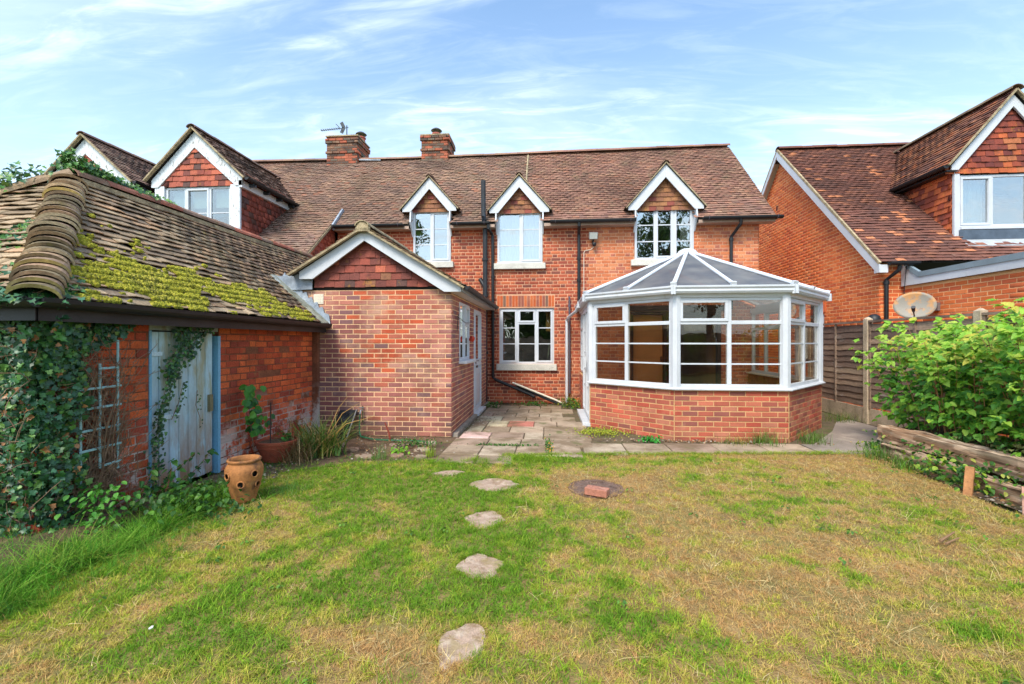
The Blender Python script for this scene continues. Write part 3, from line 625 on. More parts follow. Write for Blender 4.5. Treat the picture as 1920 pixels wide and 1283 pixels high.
chimney(-6.62, -5.68, 12.90, 13.75, 6.6, 7.57, -5.80, 13.45, 1)
chimney(-3.76, -2.96, 12.95, 13.75, 6.6, 7.52, -3.40, 13.3, 1)
mb = MB(); mb.beam(rp(-5.66, 12.98, .10), rp(-5.0, 12.98, .07), .05, .03); mb.build('lead_flashing', LEAD, roof_o)
# --- pipes on the facade
def pipe(name, pts, r, m, parent, clips=()):
    mb = MB(); mb.tube(pts, r, 10)
    for c in clips: mb.tube([(c[0], c[1], c[2] - .03), (c[0], c[1], c[2] + .03)], r * 1.35, 10)
    return mb.build(name, m, parent, smooth=False)
IRON = mat('black_iron', (.02, .021, .024), .5, var=.4, vscale=5, fine=.2, bump=.3, stains=[(C(92, 108, 130), 3, .5, .62, .7, (1, 1, .5), 4.0, 4.6)])
pipe('soil_pipe', [(-1.53, 10.56, 0), (-1.53, 10.56, 4.12), (-1.54, 10.37, 4.38), (-1.545, 10.37, 5.20)], .055, IRON, house, [(-1.53, 10.56, 2.55), (-1.53, 10.56, 3.4), (-1.53, 10.56, 1.2)])
pipe('soil_pipe_branch', [(-1.53, 10.56, 2.75), (-1.66, 10.6, 2.95)], .05, IRON, house)
pipe('downpipe', [(-1.43, 10.375, 4.18), (-1.43, 10.375, 4.1), (-1.36, 10.62, 3.98), (-1.35, 10.62, .62), (-1.28, 10.60, .56), (-.45, 10.55, .22), (-.36, 10.5, .17)], .036, BLACKPL, house, [(-1.35, 10.62, 3.0), (-1.35, 10.62, 2.0)])
pipe('waste_pipe', [(-.88, 10.54, .50), (.10, 10.50, .12), (.30, 10.5, .03)], .022, CREAMPL, house)
pipe('waste_pipe', [(-.80, 10.60, .44), (-.08, 10.56, .13), (.28, 10.52, -.01)], .036, BLACKPL, house)
pipe('downpipe', [(.66, 10.375, 4.18), (.66, 10.375, 4.12), (.67, 10.63, 3.96), (.67, 10.63, 2.2)], .036, BLACKPL, house, [(.67, 10.63, 3.4), (.67, 10.63, 2.9)])
pipe('downpipe', [(4.22, 10.375, 4.18), (4.22, 10.40, 4.08), (4.10, 10.62, 3.84), (4.10, 10.62, 2.2)], .036, BLACKPL, house, [(4.10, 10.62, 3.78)])
pipe('vent_pipe', [(.45, 10.64, 2.52), (.46, 10.64, .25)], .022, GREYPL, house, [(.45, 10.64, 2.3), (.455, 10.64, 1.5), (.46, 10.64, 1.0)])
# ---- the two big dormers of the left half
def big_dormer(x0, x1, xc, zE, zA, yF, full=True):
    F = frame((0, yF, 0), (1, 0, 0), (0, 0, 1), (0, -1, 0)); fz = 3.1
    b = MB(); b.prism(frame((0, yF + .05, 0), (1, 0, 0), (0, 0, 1), (0, -1, 0)), [(x0 + .12, fz), (x1 - .12, fz), (x1 - .12, zE - .05), (xc, zA - .12), (x0 + .12, zE - .05)], -.04, 0, None, [rc(x0 + .30, x1 - .30, 3.45, zE - .15)] if full else ())
    yb = 10.45 + (zE - 4.24)
    b.poly([(x1 - .10, yF, fz), (x1 - .10, 12.2, fz), (x1 - .10, 12.2, zE + .05), (x1 - .10, yF, zE + .05)]); b.poly([(x0 + .10, yF, fz), (x0 + .10, 12.2, fz), (x0 + .10, 12.2, zE + .05), (x0 + .10, yF, zE + .05)])
    D = b.build('dormer', UNDER, house)
    for sg, xe in ((-1, x0), (1, x1)):
        barge(D, F, [(xc, zA), (xe, zE + .0), (xe, zE - .16), (xe - sg * .16, zE - .16), (xc, zA - .35)], -.02, .02, m=WOODWHITE)
    s_ = (zA - zE) / (x1 - xc)
    ht = Pieces('hung_tile', UT, PALHT, HUNG, 60, 'hung_tiles', 5)
    tiles(frame((xc, yF + .03, zE - .15), (1, 0, 0), (0, 0, 1), (0, -1, 0)), zA - zE, lambda a, b_: abs(a) < (zA - .26 - (zE - .15) - b_) / s_, ht, .125, .165, -(x1 - xc), x1 - xc, .007, lambda a, b_: R.choice([0, 4, 4, 1, 3, 2, 0, 4]))
    # right cheek, tile hung
    tiles(frame((x1 - .09, yF + .06, fz), (0, 1, 0), (0, 0, 1), (1, 0, 0)), zE - fz + .02, lambda a, b_: True, ht, .13, .165, 0, 2.4, .008, lambda a, b_: R.choice([0, 5, 1, 2, 3, 5, 1]))
    ht.flush(D)
    sl = MB(); dp = .02
    ap = zA + .06; eo = .10
    for sg, xe in ((-1, x0), (1, x1)):
        e = V((xe + sg * eo, yF - .08, zE - .02)); a = V((xc, yF - .08, ap)); e2 = V((xe + sg * eo, 10.45 + (zE - 4.24), zE - .02)); a2 = V((xc, 10.45 + (ap - 4.24), ap)); sl.poly([p - V((0, 0, .03)) for p in (e, a, a2, e2)])
    sl.build('dormer_underlay', UNDER, D)
    dt = Pieces('tile', UT, PALT, mat('roof_tile_dark', attr=True, rough=.9, var=.3, vscale=2, fine=.25, bump=.6, stains=[(C(150, 148, 130), 6, .55, .7, .6, (1, 1, 1), None, None), (C(48, 44, 40), 1.5, .45, .65, .6, (1, 1, 1), None, None)]), 60, 'tile_courses', 5)
    for sg, xe in ((-1, x0), (1, x1)):
        run = abs(xe + sg * eo - xc); rise = ap - zE + .02; ln = math.hypot(run, rise); up = V((-sg * run, 0, rise)).normalized(); nn = V((sg * up.z, 0, abs(up.x)))
        tiles(frame((xe + sg * eo, yF - .09, zE - .02), (0, 1, 0), up, nn), ln - .03, lambda a, b_: a < 10.45 - yF + .09 + (zE - 4.24) + b_ * up.z, dt, .1, .165, 0, 3.6, .006, lambda a, b_: R.choice([2, 4, 4, 7, 0]))
        c_ = MB(); c_.beam(V((xe + sg * eo, yF - .09, zE - .03)), V((xc, yF - .09, ap - .01)), .03, .075, V((0, 1, 0))); c_.build('verge', CEMENT, D)
    dt.flush(D); ridge(D, (xc, yF - .12, ap + .02), (xc, 10.45 + (ap - 4.24), ap + .02), .11, .3, [PALT[4], PALT[7], PALT[2]], MATS['roof_tile_dark'])
    half_gutter('gutter', [(x1 + eo + .05, yF - .1, zE - .02), (x1 + eo + .05, 10.40 + (zE - 4.24), zE - .02)], .055, BLACKPL, D)
    mb = MB(); mb.box((x1 - .08, yF - .02, zE - .20), (x1 + .0, 11.3, zE - .05)); mb.build('eaves_board', WHITE, D)
    for k in range(4): mb = MB(); mb.box((x1 - .0, yF + .2 + k * .5, zE - .13), (x1 + .14, yF + .26 + k * .5, zE - .06)); mb.build('rafter_foot', IRON, D)
    for q0, q1 in ((x1 - .29, x1 - .07), (x0 + .07, x0 + .29)): mb = MB(); mb.box((q0, yF - .0, fz), (q1, yF + .05, zE - .13)); mb.build('corner_board', WOODWHITE, D)
    if full:
        ww, wh2 = x1 - x0 - .60, zE - .15 - 3.45
        wo3, Fw = window(D, (x0 + .30, yF + .04, 3.45), (1, 0, 0), (0, -1, 0), ww, wh2, [(0, ww * .31, 0, wh2, False, [.16, .85]), (ww * .31, ww * .68, 0, wh2, True, [.16, .85]), (ww * .68, ww, 0, wh2, False, [.16, .85])], None, room=(1.4, -.1, ww + .1, 0, wh2 + .05), gl=GLASSD)
        for a0, a1 in ((.07, ww * .29), (ww * .35, ww * .65), (ww * .71, ww - .07)): curtain(wo3, Fw, a0, a1, wh2 - .44, wh2 - .05, -.12, BLIND, 2, .003, 'roller_blind')
    return D
big_dormer(-8.81, -6.68, -7.79, 5.03, 6.08, 9.3); big_dormer(-11.43, -9.30, -10.41, 5.02, 6.03, 9.3)
# ================================================================ SINGLE-STOREY EXTENSION
PALS = [C(170, 104, 90), C(162, 98, 90), C(182, 114, 98), C(152, 94, 88), C(176, 96, 76), C(188, 122, 108), C(146, 88, 82), C(134, 92, 92), C(198, 92, 58), C(188, 80, 48)]
ext = thing('house_extension', 'single-storey red brick extension with white bargeboards and a tile hung gable', 'house extension', (-2.8, 8.7, 0))
be = Pieces('brick', UB, PALS, BRICK, 300, 'brickwork')
def pals(x, z):
    g = max(0, 1 - abs(x + 2.6) / .75) * (1 if 1.2 < z < 2.3 else (.5 if z > .9 else 0))
    if R.random() < g * .85: return R.choice([8, 9, 4, 8])
    if x < -3.1 and z < 1.9: return R.choice([6, 7, 3, 1, 6])
    return R.choice([0, 1, 2, 3, 4, 5, 5, 2, 0, 7])
FE = frame((0, 6.8, 0), (1, 0, 0), (0, 0, 1), (0, -1, 0))
wall(FE, [(-4.75, 0), (-1.50, 0), (-1.50, 2.262), (-4.28, 2.262), (-4.75, 2.60)], (), MORT_S, be, .0752, .225, .1, ext, 'front_wall', pal=pals, vis=lambda c: c.x > -3.72 or c.z > 2.0, z0=.006)
ew = be.flush(None) if False else None
fw_ = [o for o in ext.children if o.name.startswith('front_wall')][0]; be.flush(fw_)
bs = Pieces('brick', UB, PALS, BRICK, 150, 'brickwork')
FS = frame((-1.50, 6.8, 0), (0, 1, 0), (0, 0, 1), (1, 0, 0))
sw = wall(FS, [(0, 0), (3.88, 0), (3.88, 2.20), (0, 2.20)], [rc(.56, 1.47, 1.14, 2.12), rc(1.98, 2.88, .06, 2.10)], MORT_S, bs, .0752, .225, .1, ext, 'side_wall', pal=lambda a, b: R.choice([0, 1, 3, 6, 2, 7, 0, 4]), z0=.006); bs.flush(sw)
mb = MB(); mb.box((-1.51, 6.85, -.05), (-1.42, 10.6, .045)); mb.build('plinth', mat('concrete', C(150, 140, 128), .95, var=.25, vscale=4, fine=.2, bump=.6, stains=[(C(84, 78, 62), 3, .5, .7, .6, (1, 1, 1), None, None)]), ext)
mb = MB(); mb.box((-4.2, 6.95, 0), (-4.1, 10.6, 2.5)); mb.build('back_wall', MORT_S, ext)
# gable: tile hanging, bargeboards
gb = MB(); gb.prism(frame((0, 6.86, 0), (1, 0, 0), (0, 0, 1), (0, -1, 0)), [(-3.95, 2.28), (-1.45, 2.28), (-2.836, 3.12), (-3.95, 2.50)], -.05, 0); gab = gb.build('gable', UNDER, ext)
ht = Pieces('hung_tile', UT, PALHT, HUNG, 100, 'hung_tiles', 5)
tiles(frame((0, 6.79, 2.305), (1, 0, 0), (0, 0, 1), (0, -1, 0)), .80, lambda a, b: a > -3.69 + b * 0 and (-3.72 + max(0, b - .12) * 1.42) < a < (-1.64 - b * 1.52), ht, .114, .165, -3.68, -1.70, .006, lambda a, b: R.choice([2, 5, 5, 1, 2, 5, 5, 7]) if R.random() > .10 else R.choice([4, 3]), th=.022); ht.flush(gab)
FG = frame((0, 6.66, 0), (1, 0, 0), (0, 0, 1), (0, -1, 0))
barge(gab, FG, [(-2.823, 3.166), (-1.325, 2.282), (-1.325, 2.208), (-1.585, 2.208), (-2.823, 3.00)], -.025, 0.005)
barge(gab, FG, [(-2.823, 3.166), (-3.862, 2.535), (-3.862, 2.425), (-3.645, 2.425), (-2.823, 3.00)], -.025, 0.005)
mb = MB(); mb.box((-3.66, 6.80, 2.27), (-1.7, 6.86, 2.30)); mb.build('tile_batten', UNDER, gab)
# roof
eu = MB(); RR = V((-2.823, 0, 3.20)); er = V((-1.27, 0, 2.28)); el = V((-4.0, 0, 2.50))
for e in (er, el): eu.poly([V((e.x, 6.62, e.z - .02)), V((RR.x, 6.62, RR.z - .02)), V((RR.x, 10.68, RR.z - .02)), V((e.x, 10.68, e.z - .02))])
ero = eu.build('roof', UNDER, ext)
et = Pieces('tile', UT, [C(112, 84, 64), C(128, 98, 76), C(96, 76, 62), C(146, 116, 90), C(120, 100, 70)], TILEO, 100, 'tile_courses', 5)
for e, sg in ((er, 1), (el, -1)):
    run = abs(RR.x - e.x); rise = RR.z - e.z; up = V((-sg * run, 0, rise)).normalized(); nn = V((sg * up.z, 0, abs(up.x)))
    tiles(frame((e.x, 6.60, e.z), (0, 1, 0), up, nn), math.hypot(run, rise) - .02, lambda a, b: True, et, .1, .165, 0, 4.08, .006)
    c_ = MB(); c_.beam(V((e.x, 6.60, e.z - .02)), V((RR.x, 6.60, RR.z - .02)), .03, .06, V((0, 1, 0))); c_.build('verge', CEMENT, ero)
et.flush(ero); ridge(ero, (-2.823, 6.56, 3.235), (-2.823, 10.68, 3.235), .115, .3, [C(150, 128, 96), C(134, 112, 84)], CEMENT)
mb = MB(); mb.lathe((-2.823, 6.6, 3.17), [(0, .1), (.09, .09), (.12, .0), (.10, -.05)], 10, sy=.4); mb.build('mortar_cap', CEMENT, ero)
# right eaves: soffit, fascia, gutter
mb = MB(); mb.box((-1.50, 6.69, 2.205), (-1.31, 10.6, 2.225)); mb.build('soffit', mat('soffit_white', C(214, 206, 198), .5, var=.08, bump=.05), ext)
mb = MB(); mb.box((-1.325, 6.69, 2.205), (-1.305, 10.6, 2.29)); mb.build('fascia', WHITE, ext)
half_gutter('gutter', [(-1.245, 6.62, 2.285), (-1.245, 10.5, 2.27)], .055, BLACKPL, ext)
# side window and door
w_, h_ = .91, .98
window(ext, (-1.49, 7.36, 1.14), (0, 1, 0), (1, 0, 0), w_, h_, [(0, .46, 0, h_, False, []), (.46, .91, 0, .62, False, []), (.46, .91, .62, h_, True, [])], (-.04, .95, .05, .12, WHITE), room=(.9, -.1, 1.0, -.1, 1.05))
dw, Fd = window(ext, (-1.49, 8.78, .06), (0, 1, 0), (1, 0, 0), .90, 2.04, [(0, .90, .0, .98, True, []), (0, .90, .98, 2.04, True, [])], (-.03, .93, .06, .10, WHITE), name='door', fw=.06, room=(.8, 0, .9, 0, 2.0))
mb = MB(); mb.fbox(Fd, .1, .8, .12, .86, -.02, -.005); mb.fbox(Fd, .2, .7, .22, .76, -.006, .008); mb.build('door_panel', WHITE, dw, bevel=.006)
mb = MB(); mb.fbox(Fd, .08, .11, .95, 1.12, .0, .03); mb.tube([(-1.47+.0, 8.87, 1.08), (-1.43, 8.87, 1.08), (-1.43, 8.98, 1.08)], .009, 6); mb.build('door_handle', mat('chrome'), dw)
# air brick and lead work on the left shoulder
mb = MB(); mb.fbox(FE, -3.70, -3.54, 2.05, 2.205, 0, .012)
for i in range(4):
    for j in range(3): mb.fbox(FE, -3.685 + i * .037, -3.660 + i * .037, 2.07 + j * .045, 2.10 + j * .045, .012, .016)
mb.build('air_vent', CREAMPL, ext)
mb = MB(); mb.prism(frame((0, 6.76, 0), (1, 0, 0), (0, 0, 1), (0, -1, 0)), [(-4.62, 2.60), (-4.40, 2.50), (-4.18, 2.485), (-4.05, 2.53), (-3.86, 2.50), (-3.70, 2.50), (-3.70, 2.275), (-4.18, 2.265)], 0, .018); mb.build('lead_flashing', LEAD, ext)
mb = MB(); pts = [(-4.28, 2.30)]
n = 8
pts = [(-4.30, 2.36)]
for i in range(n):
    x = -4.16 + i * .088; z = 2.55 - i * .078; pts += [(x, z), (x + .030, z - .095)]
pts += [(-3.44, 1.88), (-3.42, 1.74), (-3.60, 1.70)]
sk = MB(); sk.poly([(-3.44, 6.60, 1.745), (-3.44, 6.79, 1.76), (-4.30, 6.79, 2.51), (-4.30, 6.62, 2.50)]); sk.poly([(-3.44, 6.60, 1.70), (-3.44, 6.60, 1.745), (-4.30, 6.62, 2.50), (-4.30, 6.62, 2.45)]); sk.poly([(-3.44, 6.60, 1.70), (-3.44, 6.79, 1.70), (-3.44, 6.79, 1.76), (-3.44, 6.60, 1.745)]); sk.build('lead_soaker', mat('greenish_lead', C(150, 152, 138), .7, var=.3, vscale=7, fine=.2, bump=.5, stains=[(C(96, 96, 70), 8, .5, .68, .6, (1, 1, 1), None, None), (C(196, 204, 210), 5, .55, .7, .6, (1, 1, 1), None, None)]), ext)
mb.prism(frame((0, 6.775, 0), (1, 0, 0), (0, 0, 1), (0, -1, 0)), pts, 0, .008); mb.build('stepped_flashing', LEAD, ext)
# ================================================================ NEIGHBOUR
PALN = [C(230, 118, 64), C(222, 106, 58), C(214, 104, 62), C(236, 128, 74), C(204, 94, 56), C(226, 112, 56)]
PALTN = [C(112, 72, 60), C(98, 62, 54), C(126, 80, 64), C(150, 94, 68), C(114, 68, 56), C(88, 60, 54), C(192, 122, 84)]
nb = thing('neighbouring_house', 'neighbouring orange brick house with white verge boards and a large gabled dormer', 'house', (6.42, 9.4, 0))
bn = Pieces('brick', UB, warm(PALN, 1.06, 1.0, 1.0), BRICKN, 300, 'brickwork')
FN = frame((6.42, 9.375, 0), (0, 1, 0), (0, 0, 1), (-1, 0, 0))
nv = lambda c: c.z > 1.9 and c.y < 13.0
gw = wall(FN, [(0, 0), (7.36, 0), (7.36, 3.05), (3.68, 6.62), (0, 3.05)], [rc(1.80, 2.7, .95, 2.14), rc(3.96, 4.07, 5.18, 5.32)], MORT_N, bn, .075, .225, .2, nb, 'gable_wall', vis=nv, z0=.01)
FNf = frame((6.42, 9.375, 0), (1, 0, 0), (0, 0, 1), (0, -1, 0))
wall(FNf, [(0, 0), (.45, 0), (.45, 2.98), (0, 2.98)], (), MORT_N, bn, .075, .225, .1, nb, 'front_wall', vis=nv, z0=.01)
FNs = frame((6.85, 4.2, 0), (0, 1, 0), (0, 0, 1), (-1, 0, 0))
wall(FNs, [(0, 0), (5.17, 0), (5.17, 2.53), (0, 2.53)], (), MORT_N, bn, .075, .225, .1, nb, 'flat_roof_wall', vis=nv, z0=.01)
bn.flush(gw)
window(nb, (6.45, 12.07, .97), (0, -1, 0), (-1, 0, 0), .88, 1.15, [(0, .88, 0, 1.15, True, [])], room=(.8, 0, .88, 0, 1.15))
mb = MB(); mb.fbox(FN, 1.72, 2.78, 2.15, 2.36, -.02, .012, PALN[1]); mb.build('soldier_course', BRICKN, gw)
for i in range(14): mb = MB(); mb.fbox(FN, 1.73 + i * .075, 1.795 + i * .075, 2.155, 2.355, .012, .016, R.choice(PALN)); mb.build('brick', BRICKN, gw)
mb = MB(); mb.fbox(FN, 3.965, 4.065, 5.185, 5.315, -.03, .002); mb.build('air_brick', mat('dark_clay', C(110, 40, 28), .9), gw)
TN = 3.77 / 3.86; an = math.atan(TN); cn, sn = math.cos(an), math.sin(an)
def nrz(y): return 2.99 + (y - 9.22) * TN
nu = MB(); nu.poly([(6.28, 9.22, 2.97), (14.5, 9.22, 2.97), (14.5, 13.06, 6.73), (6.28, 13.06, 6.73)]); nu.poly([(6.28, 13.06, 6.73), (14.5, 13.06, 6.73), (14.5, 17.0, 2.9), (6.28, 17.0, 2.9)]); nro = nu.build('roof', UNDER, nb)
PALTN = calm(PALTN[:6], .4) + [PALTN[6]]
ntl = Pieces('tile', UT, PALTN, TILEN, 300, 'tile_courses', 6)
FNr = frame((0, 9.20, 2.98), (1, 0, 0), (0, cn, sn), (0, -sn, cn))
def paln(a, b): return 6 if R.random() < .02 + .08 * max(0, noise.noise((a * .8, b * 1.0, 5)) * 2) else R.choice([0, 1, 2, 0, 4, 5, 1, 3])
tiles(FNr, 5.38, lambda a, b: not (8.25 < a and .55 < b * 1 < 2.1), ntl, .1, .165, 6.28, 13.5, .005, paln, lambda c: c.z > 2.9)
ntl.flush(nro); ridge(nro, (6.28, 13.06, 6.80), (13.5, 13.06, 6.80), .12, .3, PALTN[:3], TILEN)
for (ya, za, yb, zb) in ((9.16, 2.93, 13.06, 6.735), (13.06, 6.735, 16.96, 2.93)):
    d = 1 if ya < 13 else -1
    mb = MB(); Fv = frame((6.26, 0, 0), (0, 1, 0), (0, 0, 1), (-1, 0, 0)); mb.prism(Fv, [(ya, za), (yb, zb), (yb, zb - .23), (ya + (.06 if d > 0 else 0), za - .15)], -.02, .005); mb.build('bargeboard', WHITE, nro)
    mb = MB(); mb.beam((6.27, ya, za + .025), (6.27, yb, zb + .025), .04, .05); mb.build('verge', CEMENT, nro)
    mb = MB(); mb.beam((6.36, ya + .1, za - .08), (6.36, yb, zb - .16), .19, .02); mb.build('verge_soffit', CREAMPL, nro)
mb = MB(); mb.box((6.26, 9.16, 2.78), (6.42, 9.30, 2.93)); mb.build('boxed_end', WHITE, nro)
half_gutter('gutter', [(6.40, 9.10, 2.965), (6.92, 9.10, 2.96)], .058, BLACKPL, nb)
pipe('downpipe', [(6.60, 9.12, 2.93), (6.60, 9.14, 2.82), (6.50, 9.32, 2.66), (6.50, 9.32, 0.2)], .036, BLACKPL, nb, [(6.50, 9.32, 2.6)])
pipe('cable', [(6.74, 9.15, 2.9), (6.73, 9.2, 2.4), (6.78, 9.1, 2.2), (6.82, 9.0, 2.12)], .007, BLACKPL, nb)
# flat roof edge
Fe = frame((6.78, 0, 0), (0, 1, 0), (0, 0, 1), (-1, 0, 0))
mb = MB(); mb.prism(Fe, [(4.0, 2.53), (9.34, 2.53), (9.34, 2.92), (9.28, 2.92), (8.93, 2.655), (4.0, 2.655)], -.03, 0); mb.build('flat_roof_fascia', WHITE, nb)
mb = MB(); mb.prism(frame((6.765, 0, 0), (0, 1, 0), (0, 0, 1), (-1, 0, 0)), [(4.0, 2.655), (8.93, 2.655), (9.22, 2.875), (9.22, 2.955), (8.90, 2.75), (4.0, 2.75)], -.06, 0.0); mb.build('flat_roof_edge', mat('grey_flashing', C(128, 142, 150), .5, var=.15, vscale=2, fine=.08, bump=.1), nb)
mb = MB(); mb.box((6.80, 4.0, 2.66), (14, 9.30, 2.70)); mb.build('flat_roof', UNDER, nb)
# large dormer
DX0, DXC, DZE, DZA, DY = 8.02, 9.16, 5.02, 6.40, 9.80; DX1 = 2 * DXC - DX0
b = MB(); b.prism(frame((0, DY + .06, 0), (1, 0, 0), (0, 0, 1), (0, -1, 0)), [(DX0 + .14, 3.3), (DX1 - .14, 3.3), (DX1 - .14, DZE), (DXC, DZA - .1), (DX0 + .14, DZE)], -.04, 0, None, [rc(8.22, 10.1, 3.77, 4.82)])
b.poly([(DX0 + .12, DY, 3.3), (DX0 + .12, 12, 3.3), (DX0 + .12, 12, DZE), (DX0 + .12, DY, DZE)]); nd = b.build('dormer', UNDER, nb)
Fq = frame((0, DY - .04, 0), (1, 0, 0), (0, 0, 1), (0, -1, 0))
for sg, xe in ((-1, DX0), (1, DX1)): barge(nd, Fq, [(DXC, DZA - .03), (xe, DZE - .03), (xe, DZE - .12), (xe - sg * .13, DZE - .12), (DXC, DZA - .27)], -.02, .02)
hn = Pieces('hung_tile', UT, [C(132, 62, 48), C(150, 70, 48), C(112, 52, 46), C(190, 96, 54), C(176, 104, 66), C(122, 58, 46)], HUNG, 150, 'hung_tiles', 5)
tiles(frame((DXC, DY + .03, 4.84), (1, 0, 0), (0, 0, 1), (0, -1, 0)), 1.5, lambda a, b: abs(a) < (DZA - .20 - 4.84 - b) / 1.21, hn, .115, .165, -1.2, 1.2, .006, lambda a, b: R.choice([3, 3, 4]) if (b < .1 or (b < .7 and a > -.3 and R.random() < .6)) else R.choice([0, 1, 2, 5]))
tiles(frame((DX0 + .11, 9.86, 3.3), (0, 1, 0), (0, 0, 1), (-1, 0, 0)), 1.75, lambda a, b: True, hn, .115, .165, 0, 2.0, .006, lambda a, b: R.choice([1, 3, 0, 3, 5, 1])); hn.flush(nd)
su_ = MB(); ap = DZA + .05
for sg, xe in ((-1, DX0), (1, DX1)):
    e = V((xe + sg * .1, DY - .1, DZE - .03)); a = V((DXC, DY - .1, ap)); yb1 = 9.22 + (DZE - 2.99) / TN; yb2 = 9.22 + (ap - 2.99) / TN
    su_.poly([p - V((0, 0, .03)) for p in (e, a, V((DXC, yb2, ap)), V((xe + sg * .1, yb1, DZE - .03)))])
su_.build('dormer_underlay', UNDER, nd)
dtn = Pieces('tile', UT, [C(128, 80, 58), C(112, 68, 52), C(144, 94, 66), C(98, 62, 50), C(150, 86, 54)], TILEN, 150, 'tile_courses', 5)
for sg, xe in ((-1, DX0), (1, DX1)):
    run = abs(xe + sg * .1 - DXC); rise = ap - DZE + .03; up = V((-sg * run, 0, rise)).normalized(); nn = V((sg * up.z, 0, abs(up.x)))
    tiles(frame((xe + sg * .1, DY - .11, DZE - .03), (0, 1, 0), up, nn), math.hypot(run, rise) - .02, lambda a, b: a < (9.22 - DY + .1) + (DZE + b * up.z - 2.99) / TN, dtn, .1, .165, 0, 3.6, .005)
    c_ = MB(); c_.beam(V((xe + sg * .1, DY - .11, DZE - .04)), V((DXC, DY - .11, ap - .01)), .03, .06, V((0, 1, 0))); c_.build('verge', CEMENT, nd)
dtn.flush(nd); ridge(nd, (DXC, DY - .14, ap + .03), (DXC, 12.75, ap + .03), .12, .3, [C(128, 108, 84), C(112, 92, 72)], TILEN)
half_gutter('gutter', [(DX0 - .13, DY - .1, DZE - .04), (DX0 - .13, 11.15, DZE - .04)], .058, BLACKPL, nd)
mb = MB(); mb.box((DX0 - .08, DY - .04, DZE - .14), (DX0 + .12, 11.2, DZE - .11)); mb.build('soffit', BLACKPL, nd)
mb = MB(); mb.box((DX0 + .10, DY - .0, 3.55), (8.22, DY + .05, DZE - .12)); mb.build('corner_board', WHITE, nd)
window(nd, (8.22, DY + .04, 3.77), (1, 0, 0), (0, -1, 0), 1.88, 1.05, [(0, .62, 0, 1.05, True, []), (.62, 1.27, 0, 1.05, False, []), (1.27, 1.88, 0, 1.05, True, [])], (-.0, 1.9, .06, .08, WHITE), room=(1.5, 0.0, 2.0, -.1, 1.1), roommat=mat('blue_room', C(60, 100, 150), .9))
nw = [o for o in nd.children if o.name.startswith('window')][0]; Fw = frame((8.22, DY + .04, 3.77), (1, 0, 0), (0, 0, 1), (0, -1, 0))
curtain(nw, Fw, .06, .58, .05, 1.0, -.14, mat('blue_curtain', C(170, 205, 215), .9, trans=.4, bump=0), 6, .018); curtain(nw, Fw, .66, .76, .05, 1.0, -.14, MATS['blue_curtain'], 2, .015)
mb = MB(); mb.prism(frame((0, DY - .03, 0), (1, 0, 0), (0, 0, 1), (0, -1, 0)), [(8.2, 3.45), (10.3, 3.45), (10.3, 3.70), (8.2, 3.70)], -.03, 0); mb.build('lead_apron', mat('dark_lead', C(78, 90, 104), .5, var=.3, vscale=5, bump=.3, bscale=12, bdist=.01), nd)
mb = MB(); mb.poly([(8.15, 9.53, nrz(9.53) + .05), (10.3, 9.53, nrz(9.53) + .05), (10.3, DY - .05, 3.50), (8.15, DY - .05, 3.50)]); mb.poly([(8.15, 9.53, nrz(9.53) + .03), (10.3, 9.53, nrz(9.53) + .03), (10.3, 9.53, nrz(9.53) + .05), (8.15, 9.53, nrz(9.53) + .05)]); mb.build('lead_flashing', mat('pale_lead', C(176, 180, 184), .5, var=.2, vscale=5, bump=.3), nd)
# ================================================================ CONSERVATORY
cons = thing('conservatory', 'white framed conservatory with brick dwarf wall and grey polycarbonate roof', 'conservatory', (2.65, 8.4, 0))
VL, FL_, FR2, VR = V((.69, 7.86, 0)), V((1.83, 6.84, 0)), V((3.445, 6.84, 0)), V((4.62, 8.12, 0)); BL, BR = V((.69, 10.66, 0)), V((4.62, 10.66, 0))
PALK = [C(178, 96, 74), C(168, 88, 70), C(188, 106, 82), C(156, 84, 70), C(194, 96, 74), C(144, 84, 74), C(184, 114, 90), C(176, 80, 62)]
bk = Pieces('brick', UB, PALK, mat('brick_conservatory', attr=True, rough=.9, var=.14, vscale=3, fine=.12, fscale=90, bump=.4, stains=[(C(208, 160, 130), 2.5, .56, .75, .4, (1, 1, 1), None, None), (C(96, 74, 56), 3, .5, .7, .5, (1, 1, 1), .3, .0)]), 300, 'brickwork')
ZC = .745
MORT_K = mat('mortar_conservatory', C(202, 160, 112), .95, var=.1, fine=.15, bump=.5)
def side(p, q):
    u = (q - p); L_ = u.length; u.normalize(); n = V((u.y, -u.x, 0)); return p, u, n, L_
dws = []
for (p, q, cut_) in ((VL, FL_, 0), (FL_, FR2, 0), (FR2, VR, 0), (VR, BR, 0), (BL, V((.69, 9.45, 0)), 0)):
    o, u, n, L_ = side(p, q); Fw_ = frame(o, u, (0, 0, 1), n)
    dws.append(wall(Fw_, [(0, -.02), (L_, -.02), (L_, ZC), (0, ZC)], (), MORT_K, bk, .0752, .225, .09, cons, 'dwarf_wall', z0=-.01, vis=lambda c: c.y < 8.2))
bk.flush(dws[0])
for p in (VL, FL_, FR2, VR): mb = MB(); mb.lathe((p.x, p.y + .012, -.02), [(.012, 0), (.012, ZC + .01)], 8); mb.build('mortar_joint', MORT_K, dws[0])
def cframe(p, q, z0, z1, lights_fn, nm='window', room=None):
    o, u, n, L_ = side(p, q); o2 = V((o.x, o.y, z0)) - n * .02 + u * .05
    return window(cons, o2, u, n, L_ - .1, z1 - z0, lights_fn(L_ - .1, z1 - z0), None, nm, fw=.045, gl=GLASSC)
bars = [.345, .645]
def two(op_left):
    return lambda w_, h_: [(0, w_ * .49, 0, h_ - .37, False, bars), (w_ * .49, w_, 0, h_ - .37, False, bars), (0, w_ * .49, h_ - .37, h_, op_left, []), (w_ * .49, w_, h_ - .37, h_, not op_left, [])]
